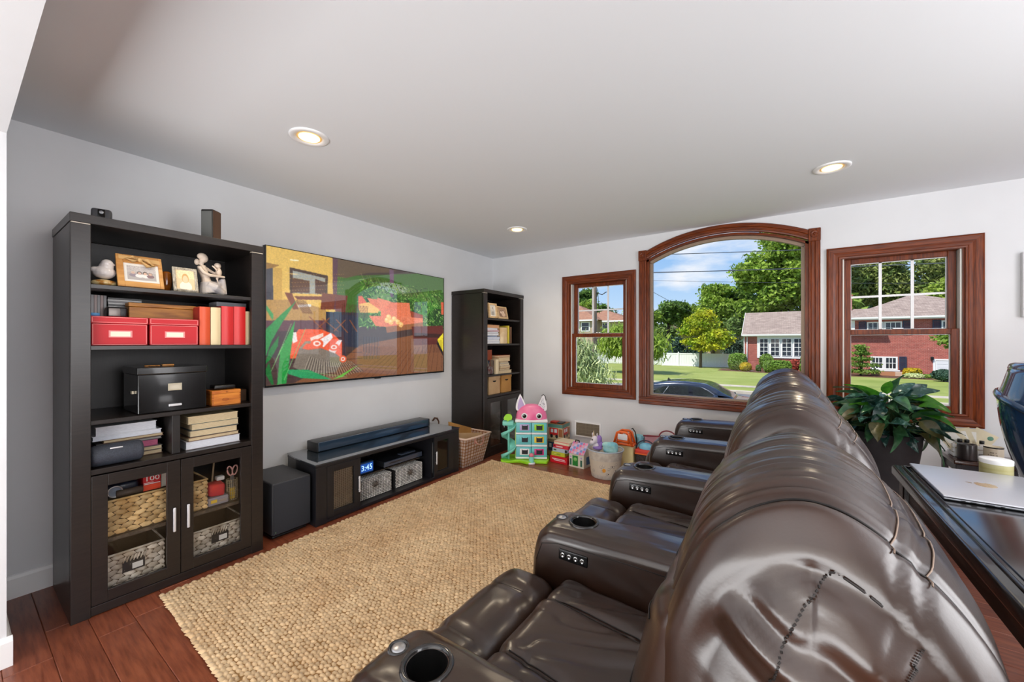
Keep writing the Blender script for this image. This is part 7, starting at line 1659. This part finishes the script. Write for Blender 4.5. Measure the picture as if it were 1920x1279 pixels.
# ---------------------------------------------------------------- fences
VIN = mat('white_vinyl_fence', (240, 242, 244), .5)
t = thing('privacy_fence', 'solid white vinyl fence across the lawn behind the maple', 'fence', (-5.4, 50.8, GZ))
xs = [-9.05, -7.15, -4.75, -2.35, -.1]
for a, b in zip(xs[:-1], xs[1:]):
    for k in range(int((b-a-.12)/.28)):
        w = (b-a-.12)/int((b-a-.12)/.28); x = a+.06+k*w; make('board', G().box(x+.004, x+w-.004, 50.80, 50.83, GZ+.1, -.10), VIN, t)
    make('rail', G().box(a, b, 50.77, 50.86, -.14, -.02), VIN, t); make('rail', G().box(a, b, 50.77, 50.86, GZ+.02, GZ+.14), VIN, t)
for x in xs: p = make('post', G().box(x-.07, x+.07, 50.74, 50.88, GZ, .04), VIN, t); make('post_cap', G().hexa((x-.09, x+.09, 50.72, 50.90), (x-.02, x+.02, 50.79, 50.83), .04, .13), VIN, p)
t = thing('picket_fence', 'white picket fence running left from the solid fence', 'fence', (-16, 50.8, GZ)); px_ = [-9.2-2.3*i for i in range(8)]
for x in px_[1:]: make('post', G().box(x-.06, x+.06, 50.75, 50.87, GZ, .0), VIN, t)
for x1_, x0_ in zip(px_[:-1], px_[1:]):
    for z in (-1.25, -.55): make('rail', G().box(x0_, x1_, 50.82, 50.86, z, z+.09), VIN, t)
    n = 15
    for k in range(n):
        x = x0_+(x1_-x0_)*(k+.5)/n; make('picket', G().prism([(x-.045, GZ+.08), (x+.045, GZ+.08), (x+.045, -.26), (x, -.16), (x-.045, -.26)], 50.79, 50.815), VIN, t)

# ---------------------------------------------------------------- utility pole and wires
t = thing('utility_pole', 'tall wooden utility pole beyond the left window', 'pole', (-7.14, 24.8, GZ))
make('pole', G().tube([(-7.14, 24.8, GZ), (-7.14, 24.8, 9.2)], [.16, .12], 12), mat('grey_pole', (150, 132, 112), .9, col2=(120, 104, 88), ns=3, stretch=(4, 4, .3)), t)
make('crossarm', G().box(-8.2, -6.1, 24.72, 24.88, 8.3, 8.42), BARK, t)
for z, lab in ((4.55, 'bracket'),): make('bracket', G().tube([(-7.0, 24.8, 4.6), (-6.6, 24.75, 4.45), (-6.3, 24.75, 4.62)], .03, 6), BLACKP, t)
make('guy_cable', G().tube([(-6.95, 24.8, 4.9), (-6.72, 24.6, 3.2)], .02, 5), BLACKP, t)
def wire(lab, a, b, sag, r=.022):
    a, b = Vector(a), Vector(b); pts = [a.lerp(b, k/16)-Vector((0, 0, sag*4*(k/16)*(1-k/16))) for k in range(17)]; tag(make('power_line', G().tube(pts, r, 6), mat('wire_grey', (92, 96, 104), .5)), lab, 'cable', 'overhead wires')
wire('upper overhead wire crossing the arched and right windows', (-16, 14.5, 6.1), (18, 38.4, 7.6), .25)
wire('second overhead wire below the upper one', (-16, 14.5, 5.15), (18, 38.4, 6.4), .25, .028)
wire('thin slanting overhead wire under the other two', (-9, 20, 5.2), (16, 38, 5.0), .2, .010)
wire('service wire running down steeply to the far roofs at the left', (-7.1, 24.8, 6.9), (-6.6, 73.5, 5.0), .3, .02)

# ---------------------------------------------------------------- parked car
CP = mat('car_paint', (38, 48, 66), .18, .3, coat=1.0, crough=.03); CG = mat('car_glass', (20, 26, 36), .04, spec=.9, coat=.6); TYRE = mat('tyre', (22, 22, 23), .8)
t = thing('parked_car', 'dark blue sloping roof car parked on the street below the arched window', 'car', (.3, 16, GZ-.12))
def pil2(prof, y0, y1, er, m, n, nm, ns=6): g, C, nr = pillow_mesh(prof, y0, y1, er, 8, None, ns, 5); return make(nm, g, m, t)
pil2([(-2.25, -1.32), (-2.32, -1.0), (-2.2, -.78), (-1.7, -.66), (-.8, -.63), (.8, -.645), (1.7, -.70), (2.45, -.80), (2.68, -.98), (2.70, -1.25), (2.5, -1.42), (0, -1.44), (-2.0, -1.42)], 15.22, 17.06, .10, CP, 0, 'body')
pil2([(-2.0, -.78), (-1.55, -.56), (-1.02, -.315), (-.40, -.195), (.15, -.158), (.65, -.172), (1.06, -.24), (1.45, -.46), (1.82, -.72), (.6, -.80), (-.8, -.80)], 15.33, 16.95, .13, CP, 0, 'cabin')
SH = lambda z: 15.322+.13*max(0, (z+.40)/.24)**2-.006
def sidepoly(nm, pts, m, off=0.):
    V = [(x, SH(z)-off, z) for x, z in pts]+[(x, SH(z)+.03, z) for x, z in pts]; n = len(pts)
    make(nm, G().add(V, [tuple(range(n)), tuple(range(2*n-1, n-1, -1))]+[(i, i+n, (i+1) % n+n, (i+1) % n) for i in range(n)]), m, t)
sidepoly('side_glass', [(-.84, -.645), (-.50, -.645), (-.30, -.36), (-.44, -.365), (-.66, -.47)], CG); sidepoly('side_glass', [(-.45, -.645), (.425, -.65), (.405, -.33), (.1, -.318), (-.24, -.345)], CG); sidepoly('side_glass', [(.58, -.655), (1.34, -.665), (1.04, -.42), (.84, -.335), (.50, -.325)], CG)
make('chrome_line', G().tube([(-.88, 15.322, -.655), (.4, 15.322, -.662), (1.42, 15.322, -.675)], .010, 6), SILVER, t); make('chrome_line', G().tube([(1.42, SH(-.67)-.01, -.672), (1.06, SH(-.42)-.012, -.415), (.85, SH(-.33)-.012, -.315)], .010, 6), SILVER, t)
make('pillar_trim', G().tube([(-.48, SH(-.645)-.01, -.645), (-.27, SH(-.35)-.01, -.35)], .010, 6), SILVER, t)
make('windscreen', G().add([(1.11, 15.56, -.262), (1.80, 15.44, -.695), (1.80, 16.84, -.695), (1.11, 16.72, -.262), (1.085, 15.56, -.30), (1.775, 15.44, -.735), (1.775, 16.84, -.735), (1.085, 16.72, -.30)], [(0, 1, 2, 3), (7, 6, 5, 4), (0, 4, 5, 1), (1, 5, 6, 2), (2, 6, 7, 3), (3, 7, 4, 0)]), CG, t)
make('mirror', G().ell((1.30, 15.20, -.60), (.09, .10, .065), 12), CP, t); make('roof_fin', G().prism([(-.50, -.215), (-.36, -.20), (-.44, -.10), (-.47, -.10)], 16.12, 16.16), BLACKP, t)
make('roof_rail', G().tube([(-.9, 15.55, -.275), (-.4, 15.55, -.185), (.2, 15.55, -.15), (.8, 15.55, -.185)], .012, 6), BLACKP, t)
for x in (-1.45, 1.75):
    for y in (15.24, 16.86): w = make('wheel', G().lathe([(.20, 0), (.31, .005), (.335, .03), (.335, .17), (.31, .195), (.20, .2)], 28, (x, y, GZ+.22), ax='y'), TYRE, t); make('rim', G().lathe([(.21, -.002), (.05, -.006), (0, -.006)], 20, (x, y, GZ+.22), ax='y', cap=False), SILVER, w)
